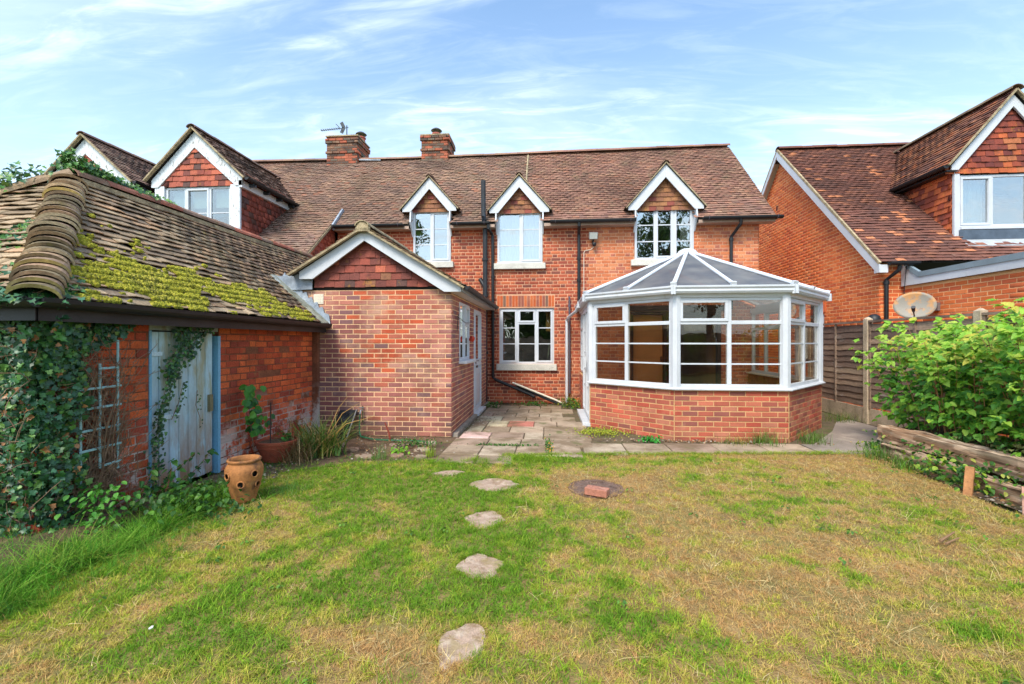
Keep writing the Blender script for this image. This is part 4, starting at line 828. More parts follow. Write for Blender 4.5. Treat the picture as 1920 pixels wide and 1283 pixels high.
Z0, Z1 = .785, 2.11
cframe(VL, FL_, Z0, Z1, lambda w_, h_: [(0, w_ * .455, 0, h_ - .37, False, bars), (w_ * .455, w_, 0, h_ - .37, False, bars), (0, w_ * .455, h_ - .37, h_, True, []), (w_ * .455, w_, h_ - .37, h_, False, [])])
cframe(FL_, FR2, Z0, Z1, two(True)); cframe(FR2, VR, Z0, Z1, two(True)); 
cframe(VR, BR, Z0, Z1, lambda w_, h_: [(w_ * i / 4, w_ * (i + 1) / 4, 0, h_ - .37, False, bars) for i in range(4)] + [(w_ * i / 4, w_ * (i + 1) / 4, h_ - .37, h_, i % 2 == 0, []) for i in range(4)])
cframe(BL, V((.69, 9.45, 0)), Z0, Z1, lambda w_, h_: [(0, w_ * .5, 0, h_ - .37, False, bars), (w_ * .5, w_, 0, h_ - .37, False, bars), (0, w_, h_ - .37, h_, False, [])])
# side door (double)
o, u, n, L_ = side(V((.69, 9.45, 0)), VL)
dwn, Fdd = window(cons, V((.69 + .0, 9.45, .06)), u, n, L_ - .06, 2.05, [(0, (L_ - .06) / 2, 0, 2.05, True, [.55, .87, 1.2, 1.6]), ((L_ - .06) / 2, L_ - .06, 0, 2.05, True, [.55, .87, 1.2, 1.6])], (-.03, L_ - .0, .07, .13, WHITE), 'door', fw=.06, gl=GLASSC)
for a in (.70, .90): mb = MB(); mb.fbox(Fdd, a, a + .03, .92, 1.12, .016, .04); mb.fbox(Fdd, a - .03, a + .03, 1.03, 1.05, .04, .055); mb.build('door_handle', WHITE, dwn)
# posts, cill, eaves beam, gutter
for p, a in ((VL, 0), (FL_, 0), (FR2, 0), (VR, 0)):
    mb = MB(); mb.lathe((p.x + (.03 if p.x < 2.6 else -.03), p.y + .045, ZC + .03), [(0, 0), (.075, 0), (.075, Z1 - ZC), (0, Z1 - ZC)], 8); mb.build('corner_post', WHITE, cons)
def offset_ring(d, z):
    """the four bays' outline pushed out by d"""
    P_ = [BL, VL, FL_, FR2, VR, BR]; out = []
    for i, p in enumerate(P_):
        ns = []
        if i > 0: ns.append(side(P_[i - 1], p)[2])
        if i < len(P_) - 1: ns.append(side(p, P_[i + 1])[2])
        if len(ns) == 1: out.append(p + ns[0] * d)
        else: m = (ns[0] + ns[1]); m.normalize(); out.append(p + m * (d / m.dot(ns[0])))
    return [V((p.x, p.y, z)) for p in out]
def band(name, prof, m, skip_first=False):
    mb = MB(); rings = [offset_ring(d, z) for d, z in prof]; k = len(prof); 
    for i in range(1 if skip_first else 0, 5):
        vs = [r[i] for r in rings] + [r[i + 1] for r in rings]; mb.mesh(vs, [(j, (j + 1) % k, k + (j + 1) % k, k + j) for j in range(k)])
    return mb.build(name, m, cons)
band('window_cill', [(-.10, ZC + .002), (.055, ZC + .002), (.06, ZC + .018), (.03, ZC + .038), (-.10, ZC + .04)], WHITE, True)
band('eaves_beam', [(-.09, Z1), (.005, Z1), (.02, Z1 + .07), (-.09, Z1 + .09)], WHITE)
gut_o = band('gutter', [(.02, Z1 + .055), (.085, Z1 + .055), (.105, Z1 + .085), (.10, Z1 + .115), (.12, Z1 + .14), (.12, Z1 + .165), (.108, Z1 + .165), (.095, Z1 + .12), (.03, Z1 + .11), (.02, Z1 + .16)], CREAMPL if False else WHITE)
GR = offset_ring(.10, 0)
for i in range(5):
    for tt in ((.0, 1.0) if i in (1, 2, 3) else (.5,)):
        p = GR[i].lerp(GR[i + 1], tt); d = (GR[i + 1] - GR[i]).normalized(); mb = MB(); q_ = V((p.x, p.y, Z1 + .10)); mb.beam(q_ - d * .02, q_ + d * .02, .075, .125); mb.build('gutter_joint', WHITE, gut_o)
# roof
AP = V((2.62, 8.90, 3.17)); ER = offset_ring(.06, Z1 + .15); RB = V((2.62, 10.64, 3.17))
mid = lambda a, b: (a + b) / 2
segs = [(ER[0], ER[1], AP, RB)]
fan = [ER[1], mid(ER[1], ER[2]), ER[2], mid(ER[2], ER[3]), ER[3], mid(ER[3], ER[4]), ER[4]]
def sheet(pts, name='roof_panel'):
    mb = MB(); n = (pts[1] - pts[0]).cross(pts[2] - pts[0]).normalized(); n = n if n.z > 0 else -n
    k = len(pts); vs = list(pts) + [p + n * .02 for p in pts]; mb.mesh(vs, [tuple(range(k))[::-1], tuple(range(k, 2 * k))] + [(i, (i + 1) % k, k + (i + 1) % k, k + i) for i in range(k)]); return mb.build(name, POLY, cons)
for i in range(6): sheet([fan[i], fan[i + 1], AP])
sheet([ER[0], ER[1], AP, RB]); sheet([ER[4], ER[5], RB, AP])
BARM = mat('roof_bar_white', C(236, 240, 246), .3, var=.05, fine=.03, bump=0)
for i, p in enumerate(fan):
    hip = i % 2 == 0; wd_ = .062 if hip else .05
    d = (AP - p).normalized(); st = p + V((0, 0, .045)) - d * .04; mb = MB(); mb.beam(st, AP + V((0, 0, .03)) - d * .08, wd_, .045); mb.build('glazing_bar', BARM, cons, bevel=.012)
    mb = MB(); mb.beam(st - d * .012, st + d * .035, wd_ + .025, .07); mb.build('bar_end_cap', WHITE, cons)
for s_ in (ER[0], ER[5]):
    for t in (.33, .66, .97): a = mid(s_, s_); a = s_.lerp(ER[1] if s_ is ER[0] else ER[4], 1 - t); b = RB.lerp(AP, 1 - t); mb = MB(); mb.beam(a + V((0, 0, .04)), b + V((0, 0, .03)), .045, .04); mb.build('glazing_bar', BARM, cons)
mb = MB(); mb.beam(AP + V((0, -.05, .04)), RB + V((0, 0, .04)), .14, .06); mb.build('ridge_beam', BARM, cons)
mb = MB(); mb.lathe((AP.x, AP.y, AP.z - .02), [(.19, 0), (.16, .05), (.09, .085), (0, .10)], 12); mb.build('ridge_cap', WHITE, cons, smooth=True)
mb = MB(); mb.poly([(x, y, .03) for x, y in ((BL.x, BL.y), (VL.x, VL.y), (FL_.x, FL_.y), (FR2.x, FR2.y), (VR.x, VR.y), (BR.x, BR.y))]); mb.build('floor', mat('tan_floor', C(150, 110, 76), .6, var=.15), cons)
# inner sill shelf
for (p, q) in ((VL, FL_), (FL_, FR2), (FR2, VR), (VR, BR)):
    o, u, n, L_ = side(p, q); Fw_ = frame(V((o.x, o.y, ZC)), u, (0, 0, 1), n); mb = MB(); mb.fbox(Fw_, .05, L_ - .05, .004, .03, -.20, -.10); mb.build('inner_sill', CREAMPL, cons)
    mb = MB(); mb.fbox(Fw_, 0, L_, -ZC + .02, -.01, -.13, -.10); mb.build('inner_wall', BRICKO if False else mat('inner_brick', C(170, 112, 72), .9, var=.3, vscale=9), cons)
# white rainwater pipe from the gutter corner
mb = MB(); mb.tube([(.60, 9.75, 2.21), (.56, 9.85, 2.12), (.42, 10.45, 2.02), (.39, 10.60, 1.97), (.39, 10.60, .05)], .034, 10); mb.build('rainwater_pipe', WHITE, cons)
# ================================================================ OUTBUILDING
PALO = [C(194, 82, 48), C(182, 74, 46), C(200, 90, 52), C(166, 68, 46), C(206, 98, 56), C(150, 64, 50)]
PALTO = [C(158, 136, 108), C(144, 122, 96), C(172, 148, 118), C(130, 110, 90), C(174, 140, 108), C(150, 120, 98)]
ob = thing('outbuilding', 'old low brick outbuilding with a mossy hipped tile roof beside the lawn', 'outbuilding', (-3.69, 4.9, 0))
bo = Pieces('brick', UB, warm(PALO, 1.15, 1.0, 1.05), BRICKO, 300, 'brickwork')
WX, WY = -3.69, 2.98
FO = frame((WX, 0, 0), (0, 1, 0), (0, 0, 1), (1, 0, 0))
ow = wall(FO, [(WY, 0), (6.79, 0), (6.79, 1.74), (WY, 1.74)], [rc(3.86, 4.74, 0.0, 1.66)], MORT_O, bo, .0775, .228, .12, ob, 'side_wall', True, None, lambda c: c.y > 3.45, jit=.003)
wall(frame((WX, WY, 0), (-1, 0, 0), (0, 0, 1), (0, -1, 0)), [(0, 0), (3.0, 0), (3.0, 1.74), (0, 1.74)], (), MORT_O, bo, .0775, .228, .12, ob, 'end_wall', True, None, lambda c: False, jit=.003)
bo.flush(ow)
# brick plinth at the corner
mb = MB(); mb.box((-3.76, 2.90, 0), (-3.61, 3.04, .12)); mb.mesh([(-3.75, 2.91, .12), (-3.62, 2.91, .12), (-3.62, 3.03, .12), (-3.75, 3.03, .12), (-3.71, 2.95, .22), (-3.66, 2.95, .22), (-3.66, 3.0, .22), (-3.71, 3.0, .22)], [(4, 5, 6, 7), (0, 1, 5, 4), (1, 2, 6, 5), (2, 3, 7, 6), (3, 0, 4, 7)])
mb.build('corner_plinth', mat('plinth_brick', C(140, 58, 38), .95, var=.4, vscale=8, fine=.2, bump=.6, stains=[(C(190, 180, 165), 9, .55, .68, .6, (1, 1, 1), None, None)]), ob)
EX, EY, EZ, RX, RY, RZ = -3.50, 2.79, 1.75, -5.2, 4.49, 3.25
pit = math.atan((RZ - EZ) / (EX - RX)); cp, sp_ = math.cos(pit), math.sin(pit); SLn = (EX - RX) / cp
uo = MB(); d_ = V((0, 0, -.045))
uo.poly([V(p) + d_ for p in ((EX, EY, EZ), (EX, 6.80, EZ), (-4.2, 6.80, EZ + .70 * math.tan(pit)), (-4.2, 9.3, EZ + .70 * math.tan(pit)), (RX, 9.3, RZ), (RX, RY, RZ))])
uo.poly([V(p) + d_ for p in ((EX, EY, EZ), (RX, RY, RZ), (2 * RX - EX, EY, EZ))]); uo.poly([V(p) + d_ for p in ((RX, RY, RZ), (RX, 9.3, RZ), (2 * RX - EX, 9.3, EZ), (2 * RX - EX, EY, EZ))])
oro = uo.build('roof', UNDER, ob)
to = Pieces('tile', UT, PALTO, TILEO, 300, 'tile_courses')
Fs = frame((EX, EY, EZ), (0, 1, 0), (-cp, 0, sp_), (sp_, 0, cp))
def in_front(a, b):
    x = EX - b * cp; y = EY + a
    return a > b * cp + .04 and (y < 6.80 or x < -4.22) and y < 9.25
tiles(Fs, SLn + .01, in_front, to, .1, .165, 0, 6.6, .010, lambda a, b: R.choice([0, 1, 2, 3, 4]) if a < 2.4 + R.random() else R.choice([1, 4, 5, 5, 3, 4]), th=.030, sag=.030)
Fend = frame((EX, EY, EZ), (-1, 0, 0), (0, cp, sp_), (0, -sp_, cp))
tiles(Fend, SLn + .01, lambda a, b: b * cp + .05 < a < 3.4 - b * cp, to, .1, .165, 0, 3.4, .010, lambda a, b: R.choice([0, 2, 2, 1, 4]), th=.030)
to.flush(oro)
ridge(oro, (RX, RY - .02, RZ + .04), (RX, 9.3, RZ + .04), .13, .33, [C(150, 96, 78), C(136, 104, 84), C(172, 100, 78), C(140, 112, 96)], TILEO)
ridge(oro, (RX, RY, RZ + .03), (2 * RX - EX, EY, EZ + .02), .13, .2, [C(150, 126, 100), C(134, 112, 90), C(164, 138, 108)], TILEO)
mb = MB(); mb.beam((RX, RY, RZ - .045), (RX, 9.3, RZ - .045), .26, .06); mb.build('ridge_bedding', CEMENT, oro)
# bonnet hip tiles
bot, top = V((EX + .03, EY - .03, EZ + .03)), V((RX + .12, RY - .12, RZ - .06)); d = (top - bot); Lh = d.length; d.normalize(); sd = d.cross(V((0, 0, 1))).normalized(); up = sd.cross(d)
nB = 25
for i in range(nB):
    c0 = bot + d * (Lh * (i / nB)); c1 = c0 + d * .19; col = R.choice([C(150, 122, 98), C(134, 110, 92), C(164, 130, 104), C(128, 112, 84), C(172, 142, 112)]); rings = []; ec = R.choice([C(210, 190, 158), C(176, 150, 120), C(150, 128, 98), C(196, 176, 110)]); jt = V((R.uniform(-.012, .012), R.uniform(-.012, .012), R.uniform(-.010, .010))); c0 = c0 + jt
    w0 = .150 * R.uniform(.93, 1.07)
    for (c, ww, lift) in ((c0, w0, .055), (c0, w0 - .015, .034), (c1, w0 * .82, .0), (c1, w0 * .82 - .015, -.02)):
        rings.append([c + sd * (ww * math.cos(t)) + up * (ww * .50 * math.sin(t) ** .8 - .06 + lift * math.sin(t)) for t in [math.pi * k / 12 for k in range(13)]])
    vs = [v for r_ in rings for v in r_]; fs = []; K = 13
    for k in range(12): fs += [(k + 1, k, 2*K + k, 2*K + k + 1), (K + k, K + k + 1, 3*K + k + 1, 3*K + k)]
    m_ = MB(); m_.mesh(vs, fs, col); m_.mesh(vs, [(k, k + 1, K + k + 1, K + k) for k in range(12)], ec); m_.build('bonnet_tile', TILEO, oro, smooth=False)
half_gutter('gutter', [(EX + .07, EY - .05, 1.745), (EX + .07, 6.74, 1.725)], .06, BLACKPL, ob); half_gutter('gutter', [(-6.9, EY - .07, 1.745), (EX + .10, EY - .07, 1.745)], .06, BLACKPL, ob)
mb = MB(); mb.box((EX - .01, EY, 1.60), (EX + .008, 6.78, 1.745)); mb.box((-6.9, EY - .008, 1.60), (EX + .008, EY + .01, 1.745)); mb.build('fascia', IRON, ob)
mb = MB(); mb.box((-3.69, 6.72, 0), (-3.60, 6.79, 1.7)); mb.build('mortar_fillet', MORT_O, ob)
# moss on the slope
MOSS = mat('moss', attr=True, rough=1, var=.3, vscale=8, fine=.35, fscale=120, bump=.9, bscale=160, bdist=.01)
def dome():
    vs = [(math.cos(t), math.sin(t), -.15) for t in [k * math.pi / 3 for k in range(6)]] + [(.62 * math.cos(t), .62 * math.sin(t), .72) for t in [k * math.pi / 3 + .5 for k in range(6)]] + [(0, 0, 1)]
    return vs, [(k, (k + 1) % 6, 6 + (k + 1) % 6, 6 + k) for k in range(6)] + [(6 + k, 6 + (k + 1) % 6, 12) for k in range(6)]
ms = Pieces('moss', [dome()], [C(158, 152, 40), C(136, 136, 36), C(178, 168, 56), C(112, 110, 36), C(192, 178, 76)], MOSS, 0, 'moss')
for i in range(95000):
    a = R.uniform(.1, 3.9); b = R.uniform(0, 2.0)
    if a < b * cp + .12: continue
    lim = 1.95 - .44 * a if a > .8 else .35 + 1.6 * a
    n_ = noise.noise((a * 2.3, b * 3.1, 7.7)) + .6 * noise.noise((a * 6, b * 9, 2))
    n_ += .45 * noise.noise((a * 14, b * 18, 12)) + .25 * noise.noise((a * 3.5, b * 16, 22))
    if n_ < -.08 + .62 * (b / max(lim, .05)) ** 2.2 - (.16 if .25 < b < 1.1 and .9 < a < 2.9 else 0) + (.25 if a < .4 else 0): continue
    r = R.uniform(.007, .019); cg = min(4, max(0, int((n_ + .1) * 3 + R.uniform(-1, 2))))
    q_ = (b / .1) % 1.0; ms.add(fm(Fs, a, b, .031 * (1 - .68 * q_), r * R.uniform(1, 1.8), r * R.uniform(.7, 1.1), r * R.uniform(.5, 1.5), R.uniform(0, 3)), 0, cg, r)
mo = ms.flush(oro)
# door: ledged planks in worn blue paint
BLUEP = mat('worn_blue_paint', C(176, 204, 214), .7, var=.18, vscale=2.5, fine=.12, bump=.45, bscale=30, stretch=(1, 1, .25), stains=[(C(158, 154, 118), 4, .46, .62, .85, (1, 1.6, .35), None, None), (C(150, 112, 82), 6, .34, .52, .95, (1, 1.6, .4), .95, .15), (C(168, 200, 222), 2.2, .52, .7, .6, (1, 1, .4), None, None)])
BLUEF = mat('blue_frame_paint', C(116, 172, 204), .6, var=.1, fine=.1, bump=.3, stains=[(C(196, 130, 96), 3, .62, .7, .8, (1, 1, .6), None, None)])
dr = MB(); dr.fbox(FO, 3.90, 4.68, .03, 1.56, -.08, -.05); drd = dr.build('door', UNDER, ob)
yy = 3.895
for k, wd_ in enumerate((.10, .115, .115, .115, .115, .115, .105)):
    p = MB(); p.fbox(FO, yy + .003, yy + wd_ - .003, .02 + R.uniform(0, .012), 1.55, -.05, -.022 + R.uniform(-.003, .003)); p.build('plank', BLUEP, drd, bevel=.004); yy += wd_
p = MB(); p.fbox(FO, 3.89, 4.14, .705, .745, -.022, -.008); p.tube([(WX - .01, 4.12, .727), (WX - .01, 4.22, .73)], .012, 6); p.build('strap_hinge', mat('white_iron', C(200, 220, 228), .6, var=.1, bump=.2), drd)
p = MB(); p.fbox(FO, 3.89, 4.02, 1.32, 1.36, -.022, -.010); p.build('strap_hinge', MATS['white_iron'], drd)
p = MB(); p.fbox(FO, 4.60, 4.645, .70, .88, -.02, .012); p.build('latch', mat('grey_wood', C(120, 112, 84), .9, var=.2), drd)
p = MB(); p.fbox(FO, 3.86, 4.72, 1.565, 1.655, -.06, .008); p.build('door_head', mat('worn_head', C(150, 160, 162), .8, var=.25, vscale=7, bump=.4, stains=[(C(96, 70, 52), 9, .55, .68, .8, (1, 1, 1), None, None)]), ob)
p = MB(); p.fbox(FO, 4.705, 4.742, .0, 1.52, -.06, .022); p.build('door_frame', BLUEF, ob)
p = MB(); p.fbox(FO, 3.862, 3.888, .0, 1.56, -.06, .006); p.build('door_frame', BLUEF, ob)
mb = MB(); mb.prism(frame((WX - .115, 0, 0), (0, 1, 0), (0, 0, 1), (1, 0, 0)), rc(3.8, 4.8, 0, 1.7), -.02, 0); mb.build('inner_dark', UNDER, ob)
# trellis
tr_ = thing('trellis', 'pale blue wooden trellis leaning on the ivy covered outbuilding wall', 'trellis', (-3.58, 3.3, .3))
TRP = mat('trellis_paint', C(146, 184, 186), .75, var=.15, vscale=8, fine=.12, bump=.4, stains=[(C(110, 112, 90), 8, .58, .7, .6, (1, 1, 1), None, None)])
for (y, z0, z1) in ((3.47, .40, 1.47), (3.32, .44, 1.28), (3.17, .34, .98)): mb = MB(); mb.box((-3.600, y - .009, z0), (-3.588, y + .009, z1)); mb.build('upright', TRP, tr_, bevel=.002)
for (z, y0, y1) in ((1.24, 3.30, 3.46), (1.085, 3.15, 3.49), (.93, 3.15, 3.49), (.76, 3.15, 3.49), (.605, 3.15, 3.49), (.46, 3.33, 3.49)): mb = MB(); mb.beam((-3.582, y0, z), (-3.582, y1, z + .004), .010, .018); mb.build('crossbar', TRP, tr_, bevel=.002)
# ================================================================ GROUND
SOIL = mat('soil', C(112, 88, 66), .95, var=.35, vscale=4, fine=.4, fscale=70, bump=1, bscale=60, bdist=.02, stains=[(C(74, 60, 46), 2, .45, .6, .6, (1, 1, 1), None, None), (C(120, 112, 60), 3, .55, .7, .5, (1, 1, 1), None, None)])
mb = MB(); mb.poly([(-600, -600, -.03), (600, -600, -.03), (600, 900, -.03), (-600, 900, -.03)]); tag(mb.build('ground', mat('far_ground', C(104, 108, 62), .95, var=.3, vscale=.2, fine=.2, bump=.5)), kind='structure')
def inpoly(x, y, P):
    c = False; n = len(P)
    for i in range(n):
        x0, y0 = P[i]; x1, y1 = P[(i + 1) % n]
        if (y0 > y) != (y1 > y) and x < (x1 - x0) * (y - y0) / (y1 - y0) + x0: c = not c
    return c
LAWN = [(-3.5, -2.0), (5.2, -2.0), (4.6, 1.5), (4.15, 3.0), (3.95, 4.3), (4.05, 5.2), (4.35, 6.15), (3.9, 6.22), (2.6, 6.10), (1.17, 5.98), (-.2, 5.80), (-.62, 5.76), (-.66, 5.34), (-1.1, 5.34), (-1.35, 5.42), (-1.9, 5.40), (-2.4, 5.30), (-2.95, 4.9), (-3.2, 4.3), (-3.2, 3.0), (-3.2, 2.0)]
STEPS = [(-.57, 4.57, .30, .27, .1), (-.535, 3.675, .21, .24, -.05), (-.46, 2.91, .19, .21, .35), (-.43, 2.15, .15, .22, -.3), (-1.12, 4.93, .24, .11, .3)]
def lawn_z(x, y): return .012 * noise.noise((x * .7, y * .7, 1)) + .006 * noise.noise((x * 3, y * 3, 4)) - .006
def sheet_grid(name, P, mat_, z0, step, zf, kind='structure'):
    """a sheet over polygon P with gentle relief"""
    x0 = min(p[0] for p in P); x1 = max(p[0] for p in P); y0 = min(p[1] for p in P); y1 = max(p[1] for p in P)
    bm = bmesh.new(); vs = [bm.verts.new((x, y, 0)) for x, y in P]; f = bm.faces.new(vs)
    for ax, a0, a1 in ((0, x0, x1), (1, y0, y1)):
        n = int((a1 - a0) / step)
        for i in range(1, n):
            co = [0, 0, 0]; co[ax] = a0 + (a1 - a0) * i / n; no = [0, 0, 0]; no[ax] = 1
            bmesh.ops.bisect_plane(bm, geom=bm.verts[:] + bm.edges[:] + bm.faces[:], plane_co=co, plane_no=no)
    for v in bm.verts: v.co.z = z0 + zf(v.co.x, v.co.y)
    me = bpy.data.meshes.new(name); bm.to_mesh(me); bm.free(); me.materials.append(mat_); o = bpy.data.objects.new(name, me); COL.objects.link(o); o['kind'] = kind; me.shade_smooth(); return o
def dry(x, y):
    """0 lush .. 1 straw: where this lawn has burnt off"""
    d = .35 + (.11 if x > 0 else .05) * (x + .2) - .03 * (y - 3.5)
    d += .55 * noise.noise((x * .55, y * .75, 9.1)) + .62 * noise.noise((x * 1.9, y * 2.3, 3.3)) + .62 * noise.noise((x * 5, y * 6, 1.3)) + .5 * noise.noise((x * 13, y * 15, 5.3))
    def g(cx, cy, rx, ry, a): return a * math.exp(-((x - cx) / rx) ** 2 - ((y - cy) / ry) ** 2)
    d += g(.45, 4.75, .65, .40, .75) + g(-.1, 5.0, .35, .25, .5) + g(2.1, 2.2, 1.0, .6, .28) + g(3.6, 4.9, .8, .6, .4) + g(-.75, 2.05, .2, .25, .6) + g(1.15, 2.6, .5, .6, .2)
    d += g(-1.2, 2.8, 1.3, .8, -.30) + g(-1.4, 4.3, 1.2, .7, -.32) + g(-.35, 3.3, .25, .4, -.35) + g(-2.2, 3.6, .6, .6, -.3) + g(1.3, 5.75, 2.2, .22, -.5) + g(-.5, 2.5, .5, .3, -.3) + g(-.8, 5.5, .5, .2, -.3) + g(-1.7, 4.9, 1.2, .5, -.2)
    return min(1, max(0, d))
LAWNM = mat('lawn_thatch', C(148, 120, 74), .95, var=.3, vscale=3, fine=.4, fscale=90, bump=1, bscale=120, bdist=.01, stains=[(C(108, 112, 50), 1.6, .42, .6, .5, (1, 1, 1), None, None)])
lawn = sheet_grid('lawn', LAWN, LAWNM, -.004, .25, lawn_z)
BED = [(-3.75, -1), (-3.1, -1), (-3.1, 4.3), (-2.85, 4.9), (-2.3, 5.28), (-1.9, 5.38), (-1.2, 5.6), (-1.2, 6.9), (-3.8, 6.9), (-3.8, 3.2), (-4.6, 3.2), (-4.6, -1)]
sheet_grid('flower_bed', BED, SOIL, .0, .15, lambda x, y: .02 * noise.noise((x * 4, y * 4, 2)) + .10 * min(1, max(0, (-x - 3.15) / .35)) * min(1, max(0, (4.0 - y) / .8)) - .012)
BED2 = [(4.0, 1.0), (4.0, 4.5), (4.2, 6.2), (4.45, 6.5), (5.62, 7.4), (5.7, 1.0)]
sheet_grid('side_bed', BED2, SOIL, .005, .2, lambda x, y: .02 * noise.noise((x * 4, y * 4, 2)))
raised = MB(); raised.prism(frame((0, 0, 0), (1, 0, 0), (0, 1, 0), (0, 0, 1)), [(4.55, 1.0), (4.50, 6.35), (5.6, 7.3), (5.6, 1.0)], 0, .27); tag(raised.build('raised_bed', SOIL), kind='structure')
# ---- patio
SLAB = mat('paving', attr=True, rough=.9, var=.18, vscale=3, fine=.2, fscale=90, bump=.5, stains=[(C(108, 88, 62), 2.4, .42, .65, .75, (1, 1, 1), None, None), (C(206, 186, 164), 5, .58, .75, .5, (1, 1, 1), None, None), (C(92, 98, 48), 4, .56, .70, .75, (1, 1, 1), None, None)])
pt = MB(); pt.prism(frame((0, 0, 0), (1, 0, 0), (0, 1, 0), (0, 0, 1)), [(-1.5, 5.70), (-.05, 5.78), (1.2, 6.0), (2.6, 6.12), (3.9, 6.24), (4.36, 6.2), (5.7, 7.6), (6.3, 10.7), (6.3, 12), (4.7, 12), (4.7, 10.7), (-1.5, 10.7)], -.06, -.012)
patio = tag(pt.build('patio', mat('joint_dirt', C(98, 84, 62), .95, var=.3, vscale=6, fine=.3, bump=1, stains=[(C(84, 96, 40), 4, .5, .65, .7, (1, 1, 1), None, None)])), kind='structure')
PS = [C(164, 144, 122), C(150, 130, 108), C(174, 152, 130), C(158, 134, 116), C(178, 160, 138)]
def slab(x0, x1, y0, y1, col, dz=0, tilt=0, par=None, name='paving_slab'):
    g = .007; x0 += g; x1 -= g; y0 += g; y1 -= g; cx, cy = (x0 + x1) / 2, (y0 + y1) / 2; e = .008; z1 = .008 + dz + R.uniform(-.003, .003)
    sx, sy = R.uniform(-tilt, tilt), R.uniform(-tilt, tilt); zt = lambda x, y: z1 + (x - cx) * sx + (y - cy) * sy; j = lambda: R.uniform(-.004, .004)
    c = [(x0 + j(), y0 + j()), (x1 + j(), y0 + j()), (x1 + j(), y1 + j()), (x0 + j(), y1 + j())]; mb = MB(); vs = [(x, y, -.03) for x, y in c] + [(x, y, zt(x, y) - e) for x, y in c] + [(x + (e if x < cx else -e), y + (e if y < cy else -e), zt(x, y)) for x, y in c]
    mb.mesh(vs, [(8, 9, 10, 11), (4, 5, 9, 8), (5, 6, 10, 9), (6, 7, 11, 10), (7, 4, 8, 11), (0, 1, 5, 4), (1, 2, 6, 5), (2, 3, 7, 6), (3, 0, 4, 7)], col); return mb.build(name, SLAB, par or patio)
rows = [(5.74, 6.26, -1.42, .42), (6.26, 6.72, -1.42, .60), (6.72, 7.20, -1.38, .62), (7.20, 7.70, -1.36, .62), (7.70, 8.22, -1.36, .62), (8.22, 8.70, -1.36, .62), (8.70, 9.22, -1.36, .62), (9.22, 9.72, -1.36, .62), (9.72, 10.25, -1.36, .62)]
for i, (y0, y1, xa, xb) in enumerate(rows):
    x = xa; k = 0
    cuts = {0: [-.93, -.46, .02, .42], 1: [-.90, -.42, -.04, .60], 2: [-1.36, -.92, -.40, -.10, .62], 3: [-1.1, -.66, -.10, .62], 4: [-1.10, -.74, -.28, .12, .62]}.get(i) or [xa + (.46 if i % 2 else .23) + .46 * q for q in range(5) if xa + .46 * q + .3 < xb] 
    for c in cuts:
        c = min(c, xb)
        if c - x < .06: continue
        col = R.choice(PS)
        if i == 2 and abs(x + 1.36) < .02: col = C(214, 178, 168)
        if i == 4 and abs(x + .74) < .03: col = C(192, 118, 102)
        if i == 4 and abs(x + 1.10) < .03: col = C(196, 182, 150)
        if i in (5, 3) and k == 0: col = C(178, 170, 146)
        slab(x, c, y0, y1, col, 0, .012 if y0 > 6.7 else .006); x = c; k += 1
for (x0, x1, y0, y1) in ((-1.42, -.92, 5.34, 5.72), (-.90, -.46, 5.36, 5.72)): slab(x0, x1, y0, y1, R.choice(PS), 0, .01)
xs_ = [.44, 1.02, 1.62, 2.25, 2.9, 3.5]
for a, b in zip(xs_[:-1], xs_[1:]): slab(a, b, 5.98 + (a - 1) * .12, 6.56 + (a - 1) * .07, R.choice(PS), .002, .004)
pth = MB(); pth.prism(frame((0, 0, 0), (1, 0, 0), (0, 1, 0), (0, 0, 1)), [(3.52, 6.22), (4.2, 6.22), (4.62, 6.6), (5.5, 7.35), (5.55, 8.9), (5.15, 8.6), (4.55, 7.7), (3.7, 6.68), (3.52, 6.66)], -.03, .012); tag(pth.build('concrete_path', mat('concrete_slab', C(146, 132, 122), .95, var=.2, vscale=2, fine=.2, fscale=120, bump=.6, stains=[(C(188, 172, 156), 3, .5, .7, .5, (1, 1, 1), None, None), (C(96, 90, 70), 2, .52, .7, .5, (1, 1, 1), None, None)])), kind='structure')
# old slabs breaking up in front of the extension
bits = [(-2.35, 5.55, .3, .16), (-1.95, 5.62, .22, .2), (-1.72, 5.95, .26, .2), (-2.7, 5.9, .35, .18), (-2.15, 6.2, .3, .14), (-1.75, 6.35, .3, .2), (-3.0, 6.2, .24, .16), (-1.62, 5.58, .18, .14)]
def rough_stone(cx, cy, rx, ry, rot, z, col, name, matn, par=None, n=11, zb=-.03, jag=.13, pw=3):
    pts = []; 
    for k in range(n):
        t = 2 * math.pi * k / n; q = (abs(math.cos(t)) ** pw + abs(math.sin(t)) ** pw) ** (-1 / pw); r = q * R.uniform(1 - jag, 1 + jag * .4)
        a, b = rx * .86 * r * math.cos(t), ry * .86 * r * math.sin(t); pts.append((cx + a * math.cos(rot) - b * math.sin(rot), cy + a * math.sin(rot) + b * math.cos(rot)))
    mb = MB(); e = .012; inner = [((x - cx) * .95 + cx, (y - cy) * .95 + cy, z) for x, y in pts]; m2 = [((x - cx) * .55 + cx, (y - cy) * .55 + cy, z + R.uniform(-.003, .004)) for x, y in pts]
    vs = [(x, y, zb) for x, y in pts] + [(x, y, z - e) for x, y in pts] + inner + m2 + [(cx, cy, z)]; fs = []
    for k in range(n):
        k2 = (k + 1) % n; fs += [(k, k2, n + k2, n + k), (n + k, n + k2, 2*n + k2, 2*n + k), (2*n + k, 2*n + k2, 3*n + k2, 3*n + k), (3*n + k, 3*n + k2, 4*n)]
    mb.mesh(vs, fs, col); return mb.build(name, matn, par)
for i, (x, y, a, b) in enumerate(bits): rough_stone(x, y, a / 2, b / 2, R.uniform(-.3, .3), .016, R.choice(PS + [C(186, 150, 128)]), 'paving_fragment', SLAB, patio)
